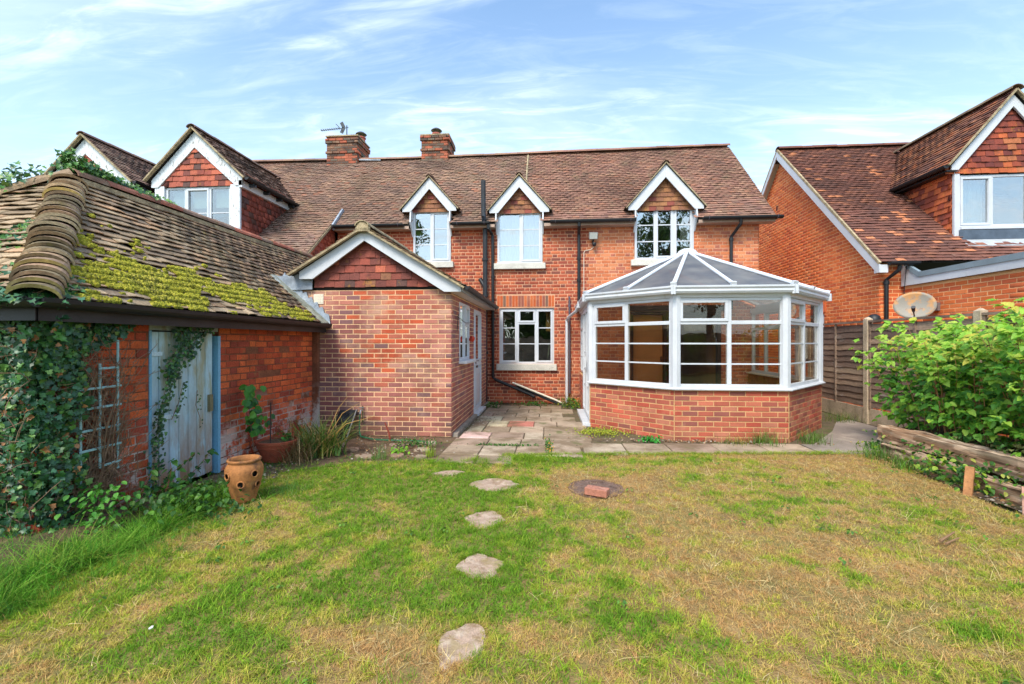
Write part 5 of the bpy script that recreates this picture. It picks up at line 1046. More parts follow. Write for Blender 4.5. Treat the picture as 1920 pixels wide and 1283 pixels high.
# ---- stepping stones
STM = mat('stepping_stone', attr=True, rough=.95, var=.18, vscale=9, fine=.25, fscale=140, bump=.7, bdist=.006, stains=[(C(204, 184, 162), 14, .5, .66, .6, (1, 1, 1), None, None), (C(132, 104, 72), 11, .50, .66, .75, (1, 1, 1), None, None), (C(150, 130, 84), 5, .5, .62, .6, (1, 1, 1), None, None)])
lab = ['large pinkish stepping stone beside the burnt patch near the drain cover', 'pale stepping stone in the middle of the green strip of lawn', 'squarish stepping stone second nearest the camera in the lawn', 'rough stepping stone nearest the camera, half covered in dry grass', 'half buried stepping stone close to the broken paving and patio']
for (x, y, a, b, r), lb in zip(STEPS, lab):
    tag(rough_stone(x, y, a, b, r, .001 if y < 4 else .005, C(170, 144, 124), 'stepping_stone', STM, None, 22, -.03, .16, 1.35), lb, 'stepping stone', 'stepping stones across the lawn')
# ---- drain cover with brick
mh = thing('drain_cover', 'round rusty cast iron drain cover set in the dry lawn', 'drain cover', (.455, 4.54, 0))
RUST = mat('rusty_iron', C(112, 88, 76), .85, var=.3, vscale=12, fine=.3, bump=.8, bscale=60, bdist=.01, stains=[(C(128, 108, 92), 10, .55, .7, .6, (1, 1, 1), None, None)])
mb = MB(); mb.lathe((.455, 4.54, 0), [(.0, .008), (.235, .008), (.24, .004), (.24, -.03)], 28); mb.build('cover_plate', RUST, mh)
mb = MB(); mb.lathe((.455, 4.54, 0), [(.245, -.03), (.245, .007), (.275, .004), (.275, -.03)], 28); mb.build('rim', RUST, mh)
for i in range(-4, 5):
    for j in range(-4, 5):
        if i * i + j * j < 19 and (i + j) % 2 == 0: mb = MB(); mb.box((.455 + i * .048 - .017, 4.54 + j * .048 - .017, .007), (.455 + i * .048 + .017, 4.54 + j * .048 + .017, .012)); mb.build('raised_square', RUST, mh)
mb = MB(); mb.box((.42, 4.68, .008), (.54, 4.71, .026)); mb.build('handle', RUST, mh)
mb = MB(); br = Matrix.Translation((.44, 4.30, .046)) @ Matrix.Rotation(-.42, 4, 'Z')
vs = [br @ V((x * .1075, y * .052, z * .034)) for z in (-1, 1) for x, y in ((-1, -1), (1, -1), (1, 1), (-1, 1))]; mb.mesh(vs, [(3, 2, 1, 0), (4, 5, 6, 7), (0, 1, 5, 4), (1, 2, 6, 5), (2, 3, 7, 6), (3, 0, 4, 7)])
tag(mb.build('loose_brick', mat('loose_brick', C(170, 112, 92), .95, var=.2, vscale=14, fine=.2, bump=.6, stains=[(C(206, 176, 156), 12, .5, .7, .5, (1, 1, 1), None, None)]), bevel=.005), 'single red brick lying on the edge of the drain cover', 'brick')
# ================================================================ GRASS (instanced tufts)
def blade(mb, x, y, h, w_, lean, az, col=None, segs=2, curl=.5):
    """one tapering bent blade"""
    dx, dy = math.cos(az), math.sin(az); sx, sy = -dy, dx; L_, R_ = [], []
    for i in range(segs + 1):
        t = i / segs; ww = w_ * (1 - t) ** .7 * .5; off = lean * h * (t ** 1.6); z = h * t * (1 - curl * lean * t * .4)
        cx, cy = x + dx * off, y + dy * off
        if i == segs: tip = (cx, cy, z)
        else: L_.append((cx - sx * ww, cy - sy * ww, z)); R_.append((cx + sx * ww, cy + sy * ww, z))
    vs = [p for pr in zip(L_, R_) for p in pr] + [tip]; fs = [(2*i, 2*i + 1, 2*i + 3, 2*i + 2) for i in range(segs - 1)] + [(2 * (segs - 1), 2 * (segs - 1) + 1, 2 * segs)]
    mb.mesh(vs, fs, col)
def gmat(name, rough=.7, trans=.35):
    m = bpy.data.materials.new(name); m.use_nodes = True; t = m.node_tree; b = t.nodes['Principled BSDF']; a = t.nodes.new('ShaderNodeAttribute'); a.attribute_type = 'INSTANCER'; a.attribute_name = 'gcol'
    oi = t.nodes.new('ShaderNodeTexNoise'); oi.inputs['Scale'].default_value = 60; g = t.nodes.new('ShaderNodeNewGeometry'); t.links.new(g.outputs['Position'], oi.inputs[0])
    r = t.nodes.new('ShaderNodeMapRange'); r.inputs[1].default_value = .3; r.inputs[2].default_value = .7; r.inputs[3].default_value = .75; r.inputs[4].default_value = 1.25; t.links.new(oi.outputs[0], r.inputs[0])
    s = t.nodes.new('ShaderNodeVectorMath'); s.operation = 'SCALE'; t.links.new(a.outputs['Color'], s.inputs[0]); t.links.new(r.outputs[0], s.inputs['Scale']); t.links.new(s.outputs[0], b.inputs['Base Color']); b.inputs['Roughness'].default_value = rough; b.inputs['Specular IOR Level'].default_value = .25
    tr = t.nodes.new('ShaderNodeBsdfTranslucent'); t.links.new(s.outputs[0], tr.inputs[0]); mx_ = t.nodes.new('ShaderNodeMixShader'); mx_.inputs[0].default_value = trans; o = t.nodes['Material Output']
    t.links.new(b.outputs[0], mx_.inputs[1]); t.links.new(tr.outputs[0], mx_.inputs[2]); t.links.new(mx_.outputs[0], o.inputs[0]); return m
GRM = gmat('grass_blade')
def tuft_set(prefix, n, nb, h, w_, lean, spread, segs=2):
    c = bpy.data.collections.new(prefix)
    for i in range(n):
        mb = MB()
        for k in range(nb): blade(mb, R.gauss(0, spread), R.gauss(0, spread), h * R.uniform(.45, 1.15), w_ * R.uniform(.7, 1.2), lean * R.uniform(.3, 1.6), R.uniform(0, 6.3), None, segs)
        me = bpy.data.meshes.new(prefix); me.from_pydata(mb.v, [], mb.f); me.materials.append(GRM); o = bpy.data.objects.new(prefix + '_tuft', me); c.objects.link(o)
    return c
def scatter(name, pts, coll, n_var, kind='stuff', **tags):
    """pts: (x,y,z,scale,rotz,variant,(r,g,b),tiltx,tilty)"""
    me = bpy.data.meshes.new(name); me.vertices.add(len(pts)); A = np.array([p[:3] for p in pts], dtype=np.float32); me.vertices.foreach_set('co', A.ravel())
    def at(nm, ty, arr, key): a = me.attributes.new(nm, ty, 'POINT'); a.data.foreach_set(key, np.array(arr, dtype=np.float32 if ty != 'INT' else np.int32).ravel())
    at('sc', 'FLOAT', [p[3] for p in pts], 'value'); at('rot', 'FLOAT_VECTOR', [(p[7], p[8], p[4]) for p in pts], 'vector'); at('vi', 'INT', [p[5] for p in pts], 'value'); at('gcol', 'FLOAT_COLOR', [(*p[6], 1) for p in pts], 'color')
    o = bpy.data.objects.new(name, me); COL.objects.link(o); o['kind'] = kind
    for k, v in tags.items(): o[k] = v
    g = bpy.data.node_groups.new(name, 'GeometryNodeTree'); g.interface.new_socket('Geometry', in_out='INPUT', socket_type='NodeSocketGeometry'); g.interface.new_socket('Geometry', in_out='OUTPUT', socket_type='NodeSocketGeometry')
    gi = g.nodes.new('NodeGroupInput'); go = g.nodes.new('NodeGroupOutput'); ip = g.nodes.new('GeometryNodeInstanceOnPoints'); ci = g.nodes.new('GeometryNodeCollectionInfo')
    ci.inputs['Collection'].default_value = coll; ci.inputs['Separate Children'].default_value = True; ci.inputs['Reset Children'].default_value = True; ci.transform_space = 'ORIGINAL'
    def na(nm, ty): n = g.nodes.new('GeometryNodeInputNamedAttribute'); n.data_type = ty; n.inputs['Name'].default_value = nm; return n.outputs[0]
    g.links.new(gi.outputs[0], ip.inputs['Points']); g.links.new(ci.outputs[0], ip.inputs['Instance']); ip.inputs['Pick Instance'].default_value = True
    g.links.new(na('vi', 'INT'), ip.inputs['Instance Index']); g.links.new(na('rot', 'FLOAT_VECTOR'), ip.inputs['Rotation']); g.links.new(na('sc', 'FLOAT'), ip.inputs['Scale']); g.links.new(ip.outputs[0], go.inputs[0])
    md = o.modifiers.new('scatter', 'NODES'); md.node_group = g; return o
short = tuft_set('short_grass', 14, 8, .036, .0048, 1.25, .015)
GC = [C(108, 150, 38), C(136, 170, 44), C(160, 180, 54), C(184, 184, 68), C(204, 184, 96), C(214, 182, 114), C(204, 160, 104)]
def gcol(d, jitter=.16):
    t = min(.999, max(0, d + R.gauss(0, jitter))) * (len(GC) - 1); i = int(t); f = t - i; k = R.uniform(.8, 1.18)
    return tuple((GC[i][j] * (1 - f) + GC[min(i + 1, len(GC) - 1)][j] * f) * k for j in range(3))
def blocked(x, y):
    for (cx, cy, a, b, r) in STEPS:
        dx, dy = x - cx, y - cy; u_, v_ = dx * math.cos(r) + dy * math.sin(r), -dx * math.sin(r) + dy * math.cos(r)
        q = (abs(u_) / a) ** 1.35 + (abs(v_) / b) ** 1.35
        if q < .72 + R.uniform(-.35, .22): return True
    return (x - .455) ** 2 + (y - 4.54) ** 2 < (.27 + R.uniform(-.03, .04)) ** 2
pts = []
def fill(x0, x1, y0, y1, dens):
    for _ in range(int((x1 - x0) * (y1 - y0) * dens)):
        x, y = R.uniform(x0, x1), R.uniform(y0, y1)
        if abs(x) > y * 1.25 + .9 or not inpoly(x, y, LAWN) or blocked(x, y): continue
        d = dry(x, y)
        if d > .8 and R.random() < (d - .8) * 1.2: continue
        pts.append((x, y, lawn_z(x, y) - .006, R.uniform(.65, 1.15) * (1.12 - .35 * d), R.uniform(0, 6.3), R.randrange(14), gcol(d), R.gauss(0, .22), R.gauss(0, .22)))
fill(-3.5, 5, 1.0, 3.4, 2000); fill(-3.5, 5, 3.4, 6.4, 1500)
scatter('grass', pts, short, 14)
straw = tuft_set('straw', 8, 5, .055, .0036, 2.4, .025, 3); ps = []
for _ in range(11000):
    x, y = R.uniform(-3.3, 4.8), R.uniform(1.1, 6.2)
    if abs(x) > y * 1.25 + .7 or not inpoly(x, y, LAWN): continue
    d = dry(x, y)
    if R.random() > d * 1.0 - .14: continue
    if blocked(x, y) and R.random() < .75: continue
    k = R.uniform(.85, 1.15); c = R.choice([C(212, 190, 134), C(198, 168, 112), C(182, 146, 96), C(222, 202, 150)]); ps.append((x, y, lawn_z(x, y) + .002, R.uniform(.4, 1.0), R.uniform(0, 6.3), R.randrange(8), tuple(v * k for v in c), R.gauss(0, .35), R.gauss(0, .35)))
scatter('dry_grass', ps, straw, 8)
print('grass tufts', len(pts))
# darker, longer tufts here and there in the lawn
mid_ = tuft_set('mid_grass', 6, 16, .055, .004, 1.0, .022)
pts = []
for _ in range(2600):
    x, y = R.uniform(-3.2, 4.6), R.uniform(1.2, 6.2)
    if abs(x) > y * 1.25 + .6 or not inpoly(x, y, LAWN) or blocked(x, y): continue
    n_ = noise.noise((x * 2.2, y * 2.6, 20)); d = dry(x, y)
    if n_ < .16 + .28 * d: continue
    pts.append((x, y, lawn_z(x, y) - .005, R.uniform(.6, 1.1), R.uniform(0, 6.3), R.randrange(6), gcol(.10, .12), R.gauss(0, .2), R.gauss(0, .2)))
for (x, y, n_, s_) in ((1.55, 4.45, 25, .8), (-.05, 5.55, 60, 1.0), (-.3, 5.62, 50, 1.1), (-1.35, 5.35, 40, 1), (-.32, 4.05, 30, .7), (-.30, 3.3, 40, .8), (2.3, 2.5, 30, .9), (-.62, 1.75, 30, .9), (3.2, 3.0, 25, .9), (-.9, 5.45, 30, 1)):
    for _ in range(n_): pts.append((x + R.gauss(0, .12), y + R.gauss(0, .07), 0, s_ * R.uniform(.7, 1.2), R.uniform(0, 6.3), R.randrange(6), gcol(.15, .1), R.gauss(0, .2), R.gauss(0, .2)))
for _ in range(700):   # ragged edge where the lawn meets the paving
    t = R.random(); x = -.6 + 4.9 * t; y = 5.80 + (x + .2) * .13 * (1 if x < 1.2 else .85) + R.gauss(0, .03); pts.append((x, y - .01, 0, R.uniform(.5, .9), R.uniform(0, 6.3), R.randrange(6), gcol(.25, .15), R.gauss(0, .25), R.gauss(0, .25)))
for (cx, cy, a, b, r) in STEPS + [(.455, 4.54, .27, .27, 0)]:   # grass creeping over the rims
    for k in range(int(330 * (a + b))):
        t = R.uniform(0, 6.283); q = (abs(math.cos(t)) ** (1.35 if a != b else 2) + abs(math.sin(t)) ** (1.35 if a != b else 2)) ** (-1 / (1.35 if a != b else 2)) * R.uniform(.80, 1.06); u_, v_ = a * q * math.cos(t), b * q * math.sin(t)
        x, y = cx + u_ * math.cos(r) - v_ * math.sin(r), cy + u_ * math.sin(r) + v_ * math.cos(r); d = dry(x, y); pts.append((x, y, -.002, R.uniform(.25, .6), R.uniform(0, 6.3), R.randrange(6), gcol(min(1, d + .15), .2), R.gauss(0, .4), R.gauss(0, .4)))
scatter('grass_tufts', pts, mid_, 6)
# ================================================================ FENCE
OLDW = mat('weathered_fence', C(146, 122, 104), .9, var=.25, vscale=3, fine=.25, fscale=40, bump=.6, bscale=40, stretch=(1, .25, 1.6), stains=[(C(70, 58, 54), 3, .48, .65, .7, (1, .25, 2), None, None), (C(168, 160, 150), 4, .55, .7, .6, (1, .3, 1.5), None, None), (C(96, 100, 60), 2, .5, .7, .5, (1, 1, 1), .7, .25)])
CONC = mat('fence_concrete', C(192, 172, 146), .95, var=.2, vscale=4, fine=.2, bump=.5, stains=[(C(120, 104, 80), 5, .5, .7, .5, (1, 1, .4), None, None), (C(96, 96, 66), 3, .5, .7, .6, (1, 1, 1), .5, .1)])
fe = thing('garden_fence', 'weathered grey lap panel fence on concrete posts between the two gardens', 'fence', (5.62, 8.5, 0))
fx = lambda y: 5.62 + max(0, (y - 8.5)) * .07
for y in (10.5, 8.5, 6.4, 4.35, 2.3):
    mb = MB(); x = fx(y); mb.box((x - .05, y - .055, 0), (x + .05, y + .055, 1.86)); mb.mesh([(x - .05, y - .055, 1.86), (x + .05, y - .055, 1.86), (x + .05, y + .055, 1.86), (x - .05, y + .055, 1.86), (x, y - .02, 1.90), (x, y + .02, 1.90)], [(0, 1, 4), (1, 2, 5, 4), (2, 3, 5), (3, 0, 4, 5)]); mb.build('concrete_post', CONC, fe, bevel=.006)
def slat_unit():
    n = 12; vs = []; 
    for i in range(n + 1):
        t = i / n; wv = .06 * math.sin(t * 9.1) + .05 * math.sin(t * 23 + 1)
        vs += [(t, wv, 1), (t, 1 + wv * .3, .12), (t, 1, -.1), (t, wv, .35)]
    fs = []
    for i in range(n):
        a, b = i * 4, i * 4 + 4; fs += [(a, b, b + 1, a + 1), (a + 3, b + 3, b, a), (a + 1, b + 1, b + 2, a + 2)]
    return vs, fs
for (y0, y1) in ((8.56, 10.44), (6.46, 8.44), (4.41, 6.34), (2.36, 4.29)):
    xa, xb = fx(y0), fx(y1); dv = V((xb - xa, y1 - y0, 0)); u_ = dv.normalized(); n_ = V((-u_.y, u_.x, 0)); L_ = dv.length
    F = frame((xa, y0, .22), u_, (0, 0, 1), n_)
    mb = MB(); mb.fbox(F, 0, L_, -.22, .06, -.02, .02); mb.build('gravel_board', CONC, fe, bevel=.004)
    rest = MB()
    sl = Pieces('slat', [slat_unit()], [C(160, 134, 112), C(140, 114, 96), C(170, 146, 122), C(126, 104, 90)], mat('weathered_slat', attr=True, rough=.9, var=.28, vscale=3, fine=.25, fscale=50, bump=.6, bscale=40, stretch=(1, .3, 1.6), stains=[(C(96, 78, 68), 3, .50, .68, .6, (1, .25, 2), None, None), (C(176, 166, 156), 4, .56, .7, .6, (1, .3, 1.5), None, None), (C(98, 96, 60), 2, .5, .7, .5, (1, 1, 1), .8, .3)]), 40)
    for i in range(13): sl.add(fm(F, 0, .075 + i * .112, -.006 + R.uniform(-.003, .003), L_, .125, .018, R.uniform(-.003, .003)), 0, None, 1.0)
    pn = MB(); pn.fbox(F, 0, .03, .06, 1.60, .0, .026); pf = pn.build('panel_frame', OLDW, fe)
    for a in (L_ - .03, L_ * .5 - .02): k = MB(); k.fbox(F, a, a + .035, .06, 1.60, .0, .030); k.build('batten', OLDW, pf)
    sl.flush(pf); k = MB(); k.fbox(F, -.01, L_ + .01, 1.58, 1.615, -.03, .04); k.build('capping_rail', OLDW, pf)
mb = MB(); mb.lathe((5.80, 8.62, 1.80), [(.11, 0), (.11, .06), (.085, .12), (.04, .15), (0, .155)], 16); tag(mb.build('flue_cap', BLACKPL, smooth=True), 'black domed cap showing above the concrete fence post', 'flue cap')
# ================================================================ SATELLITE DISH, AERIAL, LIGHT
dish = thing('satellite_dish', 'rust stained satellite dish on the neighbouring brick wall above the fence', 'satellite dish', (6.84, 8.45, 2.1))
dm = MB(); cen = V((6.48, 8.62, 2.11)); nrm = V((-.62, -.76, .18)).normalized(); uu = nrm.cross(V((0, 0, 1))).normalized(); vv = uu.cross(nrm)
rings = 6; sg = 28; vs = []
for side_, off in ((0, 0), (1, -.012)):
    for i in range(rings + 1):
        r = i / rings
        for k in range(sg): t = 2 * math.pi * k / sg; vs.append(cen + uu * (.295 * r * math.cos(t)) + vv * (.245 * r * math.sin(t)) + nrm * (off + .055 * r * r - .055))
fs = []
for s in (0, 1):
    for i in range(rings):
        for k in range(sg): a = s * (rings + 1) * sg + i * sg + k; b = s * (rings + 1) * sg + i * sg + (k + 1) % sg; fs.append((a, b, b + sg, a + sg))
K = (rings + 1) * sg
for k in range(sg): a = rings * sg + k; b = rings * sg + (k + 1) % sg; fs.append((a, b, b + K, a + K))
dm.mesh(vs, fs); dm.build('reflector', mat('dish_metal', C(150, 144, 132), .65, var=.06, fine=.05, bump=.1, stains=[(C(206, 148, 84), 5.5, .47, .62, .85, (1, 1, 1), None, None), (C(160, 96, 50), 13, .6, .7, .7, (1, 1, 1), None, None)]), dish, smooth=True)
mb = MB(); mb.tube([cen - vv * .20 + nrm * .0, cen - vv * .17 + nrm * .30], .012, 6); mb.build('feed_arm', GREYPL, dish)
mb = MB(); mb.tube([cen - vv * .17 + nrm * .25, cen - vv * .12 + nrm * .36], [.022, .032], 8); mb.build('receiver', mat('dark_grey_plastic', (.05, .05, .055), .5), dish)
mb = MB(); mb.tube([cen - nrm * .06, V((6.62, 8.72, 2.08)), V((6.84, 8.60, 2.08))], .02, 8); mb.box((6.80, 8.54, 2.01), (6.845, 8.70, 2.15)); mb.build('bracket', mat('galvanised', (.35, .36, .38), .4, metal=.6), dish)
ae = thing('television_aerial', 'dark television aerial fixed to the left chimney', 'aerial', (-6.1, 13.0, 7.55)); DK = mat('aerial_metal', (.05, .055, .06), .4, metal=.5, var=0, fine=0, bump=0)
mb = MB(); mb.tube([(-6.05, 13.0, 7.5), (-6.05, 13.0, 7.92)], .016, 6); mb.build('mast', DK, ae)
mb = MB(); mb.tube([(-6.0, 13.0, 7.86), (-6.86, 13.0, 7.80)], .010, 5); mb.build('boom', DK, ae)
for i in range(9): xx = -6.30 - i * .066; mb = MB(); mb.tube([(xx, 12.93, 7.84 - i * .004), (xx, 13.07, 7.84 - i * .004)], .006, 4); mb.tube([(xx, 13, 7.80 - i * .004), (xx, 13, 7.87 - i * .004)], .005, 4); mb.build('element', DK, ae)
for dz in (-.16, .16): mb = MB(); mb.beam((-6.14, 13, 7.86), (-6.22 + .0, 13.0, 7.86 + dz), .10, .016, V((0, 1, 0))); mb.build('reflector', DK, ae)
mb = MB(); mb.beam((-6.38, 13.0, 7.97), (-6.17, 13.0, 7.76), .02, .05, V((0, 1, 0))); mb.build('dipole', DK, ae)
sl_ = thing('security_light', 'grey floodlight with sensor mounted on the brick wall between the upper windows', 'floodlight', (1.0, 10.7, 3.86)); 
mb = MB(); mb.beam((1.0, 10.60, 3.93), (1.0, 10.52, 3.90), .20, .16); mb.build('lamp_housing', mat('lamp_grey', C(150, 150, 146), .5, var=.1), sl_, bevel=.01)
mb = MB(); mb.beam((1.0, 10.52, 3.90), (1.0, 10.512, 3.897), .17, .13); mb.build('lamp_glass', mat('lamp_glass', C(196, 198, 190), .15, var=.1, bump=0), sl_)
mb = MB(); mb.tube([(1.0, 10.69, 3.80), (1.0, 10.60, 3.80), (1.0, 10.57, 3.86)], .02, 6); mb.build('bracket', BLACKPL, sl_)
mb = MB(); mb.lathe((1.02, 10.58, 3.70), [(0, .07), (.045, .06), (.05, .02), (.035, -.02), (0, -.03)], 12); mb.build('sensor', BLACKPL, sl_, smooth=True)
mb = MB(); mb.tube([(1.02, 10.69, 3.68), (.95, 10.692, 3.62), (.82, 10.692, 3.60), (.79, 10.692, 3.55), (.79, 10.692, 2.5)], .009, 5); mb.build('cable', CREAMPL, sl_)
# ================================================================ SLEEPERS AND STAKE
SLP = mat('sleeper_wood', C(178, 150, 124), .95, var=.3, vscale=5, fine=.3, fscale=30, bump=.9, bscale=20, bdist=.015, stretch=(1, .16, 1), stains=[(C(84, 58, 42), 7, .50, .60, .85, (1.4, .10, 2.2), None, None), (C(150, 108, 76), 4, .46, .6, .7, (1, .15, 1.5), None, None), (C(214, 192, 166), 6, .52, .66, .7, (1, .12, 1.5), None, None)])
def rough_beam(name, p, q, w_, h_, mt, n=40, jag=.020):
    p, q = V(p), V(q); d = (q - p); L_ = d.length; d.normalize(); s = V((d.y, -d.x, 0)).normalized(); prof = [(-.5, -.5), (0, -.52), (.5, -.5), (.53, -.2), (.5, .1), (.5, .45), (.44, .5), (.2, .51), (-.1, .5), (-.44, .5), (-.5, .42), (-.5, 0)]
    mb = MB(); m = len(prof); vs = []
    for i in range(n + 1):
        c = p + d * (L_ * i / n)
        for j_, (a, b) in enumerate(prof):
            g = noise.noise((i * .35, j_ * 1.9, L_ * 7)) * jag * 1.6 + R.uniform(-jag, jag) * .35
            if a > 0 and 7 < j_ < 9: g -= .02 * max(0, noise.noise((i * .4, 3.3, L_)))
            vs.append(c + s * (a * w_ + g) + V((0, 0, (b + .5) * h_ + g)))
    fs = [(i * m + j_, i * m + (j_ + 1) % m, (i + 1) * m + (j_ + 1) % m, (i + 1) * m + j_) for i in range(n) for j_ in range(m)] + [tuple(range(m))[::-1], tuple(range(n * m, n * m + m))]
    mb.mesh(vs, fs); return mb.build(name, mt)
tag(rough_beam('timber_sleeper', (4.46, 6.42, .15), (4.56, 3.2, .15), .20, .19, SLP), 'upper weathered timber sleeper edging the raised bed under the leaves', 'timber sleeper', 'timber sleepers edging the raised bed')
tag(rough_beam('timber_sleeper', (4.34, 6.22, -.02), (4.12, 3.1, -.02), .16, .16, SLP), 'lower weathered timber sleeper, lying on the soil behind the stake', 'timber sleeper', 'timber sleepers edging the raised bed')
mb = MB(); mb.beam((3.96, 4.64, -.02), (4.035, 4.70, .25), .065, .045); tag(mb.build('wooden_stake', mat('stake_wood', C(176, 122, 78), .9, var=.2, vscale=9, bump=.5, stains=[(C(90, 60, 40), 14, .6, .68, .7, (1, 1, 1), None, None)]), bevel=.004), 'short brown wooden stake leaning on the lower sleeper', 'stake')
mb = MB(); mb.beam((4.0, 4.16, -.02), (4.03, 4.2, .22), .03, .025); tag(mb.build('wooden_stake', mat('pale_stake', C(206, 158, 138), .9, var=.1)), 'thin pale wooden stake at the far right of the sleepers', 'stake')
# ================================================================ POTS AND BITS BY THE WALLS
TERRA = mat('terracotta_worn', C(176, 116, 66), .85, var=.32, vscale=7, fine=.15, bump=.4, stains=[(C(92, 64, 48), 8, .50, .66, .8, (1, 1, 1), None, None), (C(206, 160, 96), 5, .55, .7, .6, (1, 1, 1), None, None), (C(128, 122, 60), 6, .56, .72, .5, (1, 1, 1), .22, .05)])
sp2 = thing('strawberry_pot', 'tall ochre strawberry pot with planting holes standing on the lawn edge', 'plant pot', (-2.80, 3.90, 0))
sx_, sy_ = -2.80, 3.92; SEG = 48
prof = [(.0, 0), (.090, 0), (.097, .01), (.108, .06), (.124, .12), (.140, .18), (.152, .23), (.157, .27), (.155, .30), (.146, .325), (.132, .345), (.125, .355), (.138, .365), (.141, .38), (.131, .388), (.120, .38), (.116, .34), (.138, .28), (.0, .28)]
holes_ = [(-1.15, .18), (-.42, .265), (-1.95, .255), (-3.4, .16), (-.1, .16)]
mb = MB(); vs = []
dense = []
for i in range(len(prof) - 1):
    r0, z0 = prof[i]; r1, z1 = prof[i + 1]; n_ = 4 if 2 <= i <= 7 else 1
    for k in range(n_): t = k / n_; dense.append((r0 + (r1 - r0) * t, z0 + (z1 - z0) * t, 2 <= i <= 7))
dense.append((*prof[-1], False))
def hole_(i, k):
    r, z, ok = dense[i]
    if not ok: return False
    t = (k + .5) * 2 * math.pi / SEG; zc = (z + dense[i + 1][1]) / 2
    return any((((t - h[0] + math.pi) % (2 * math.pi) - math.pi) * .155) ** 2 + (zc - h[1]) ** 2 < .026 ** 2 for h in holes_)
mb.lathe((sx_, sy_, 0), [(r, z) for r, z, _ in dense], SEG, hole=hole_); mb.build('pot_body', TERRA, sp2, smooth=True)
for (a, z) in holes_:
    rr = .112 + .16 * z; c = V((sx_ + rr * math.cos(a), sy_ + rr * math.sin(a), z)); o_ = V((math.cos(a), math.sin(a), 0)); tt = V((-math.sin(a), math.cos(a), 0)); pts_ = [c + o_ * .006 + tt * (.029 * math.cos(t)) + V((0, 0, .030 * math.sin(t))) for t in [k * math.pi / 7 for k in range(15)]]
    mb = MB(); mb.tube(pts_, .006, 6, caps=False); mb.build('hole_lip', TERRA, sp2, smooth=True)
mb = MB(); mb.lathe((sx_, sy_, 0), [(.09, .01), (.10, .1), (.115, .2), (.118, .28), (0, .28)], 20); mb.build('soil', UNDER, sp2)
TERR2 = mat('terracotta_red', C(160, 76, 50), .85, var=.2, vscale=7, fine=.15, bump=.3, stains=[(C(96, 52, 40), 5, .5, .7, .6, (1, 1, 1), None, None)])
bw = thing('terracotta_bowl', 'wide low red terracotta bowl planter against the outbuilding wall', 'plant pot', (-3.38, 5.28, 0))
mb = MB(); mb.lathe((-3.36, 5.30, 0), [(0, .02), (.155, .0), (.165, .03), (.215, .165), (.222, .17), (.225, .21), (.238, .215), (.24, .245), (.222, .25), (.215, .22), (.0, .205)], 32); mb.build('bowl', TERR2, bw, smooth=False)
mb = MB(); mb.lathe((-3.36, 5.30, 0), [(.214, .222), (0, .228)], 20); mb.build('soil', SOIL, bw)
mb = MB(); mb.tube([(-3.38, 5.2, .2), (-3.385, 5.21, .45), (-3.375, 5.20, .72)], .008, 6); mb.build('cane', mat('dark_cane', C(70, 50, 44), .8), bw)
SLATE = mat('black_board', (.018, .018, .02), .6, var=.5, vscale=12, fine=.3, bump=.9, bscale=30, bdist=.02)
bd = thing('leaning_board', 'crumpled black board with a metal edge leaning on the extension wall', 'board', (-3.1, 6.6, 0))
n = 10; vs = []; 
A, B, Cc, Dd = V((-3.36, 6.62, 0.0)), V((-3.02, 6.44, 0.0)), V((-2.98, 6.74, .40)), V((-3.26, 6.76, .39))
for i in range(n + 1):
    for j_ in range(n + 1): p = A.lerp(B, i / n).lerp(Dd.lerp(Cc, i / n), j_ / n); vs.append(p + V((.0, -.02, .0)) * noise.noise((i * .9, j_ * .9, 4)) * 1.6)
mb = MB(); mb.mesh(vs + [v + V((.01, .03, 0)) for v in vs], [(i * (n + 1) + j_, (i + 1) * (n + 1) + j_, (i + 1) * (n + 1) + j_ + 1, i * (n + 1) + j_ + 1) for i in range(n) for j_ in range(n)] + [tuple(q + (n + 1) ** 2 for q in (i * (n + 1) + j_, i * (n + 1) + j_ + 1, (i + 1) * (n + 1) + j_ + 1, (i + 1) * (n + 1) + j_)) for i in range(n) for j_ in range(n)])
mb.build('board', SLATE, bd); mb = MB(); mb.beam((-3.0, 6.42, 0), (-2.97, 6.72, .41), .012, .02); mb.build('metal_edge', MATS['galvanised'], bd)
tp = thing('outdoor_tap', 'small outdoor tap on a grey pipe with a green hose on the extension wall', 'tap', (-2.90, 6.78, .4)); HOSE = mat('green_hose', C(30, 104, 70), .45, var=.2, vscale=20)
mb = MB(); mb.tube([(-2.895, 6.775, .20), (-2.895, 6.77, .46)], .012, 8); mb.build('riser', mat('chrome'), tp); mb = MB(); mb.tube([(-2.895, 6.77, .40), (-2.90, 6.70, .40), (-2.90, 6.68, .35)], .013, 8); mb.beam((-2.93, 6.73, .44), (-2.86, 6.73, .44), .012, .014); mb.build('spout', mat('galvanised'), tp)
mb = MB(); mb.tube([(-2.90, 6.69, .36), (-2.91, 6.68, .2), (-2.90, 6.66, .08), (-2.86, 6.62, .02), (-2.80, 6.60, .018)], .010, 8); mb.build('hose_end', HOSE, tp)
mb = MB(); mb.tube([(-2.85, 6.60, .02), (-2.6, 6.45, .018), (-2.35, 6.40, .02), (-2.0, 6.42, .018), (-1.8, 6.36, .02), (-1.78, 6.22, .02)], .011, 8); tag(mb.build('garden_hose', HOSE), 'length of green garden hose lying on the ground along the extension', 'hose')
mb = MB(); mb.tube([(-2.50, 6.66, .23), (-2.42, 6.60, .10), (-2.38, 6.55, .0)], [.010, .016, .012], 6); tag(mb.build('rusty_bar', mat('rust_bar', C(124, 52, 38), .9, var=.3)), 'short rusty bar leaning on the extension wall near the hose', 'bar')
mb = MB(); mb.tube([(-1.44, 8.1, 1.52), (-1.40, 8.14, 1.50)], .05, 12); tag(mb.build('red_tag', mat('red_plastic', C(206, 60, 30), .5, var=.1)), 'small round red tag hanging beside the extension window', 'tag')
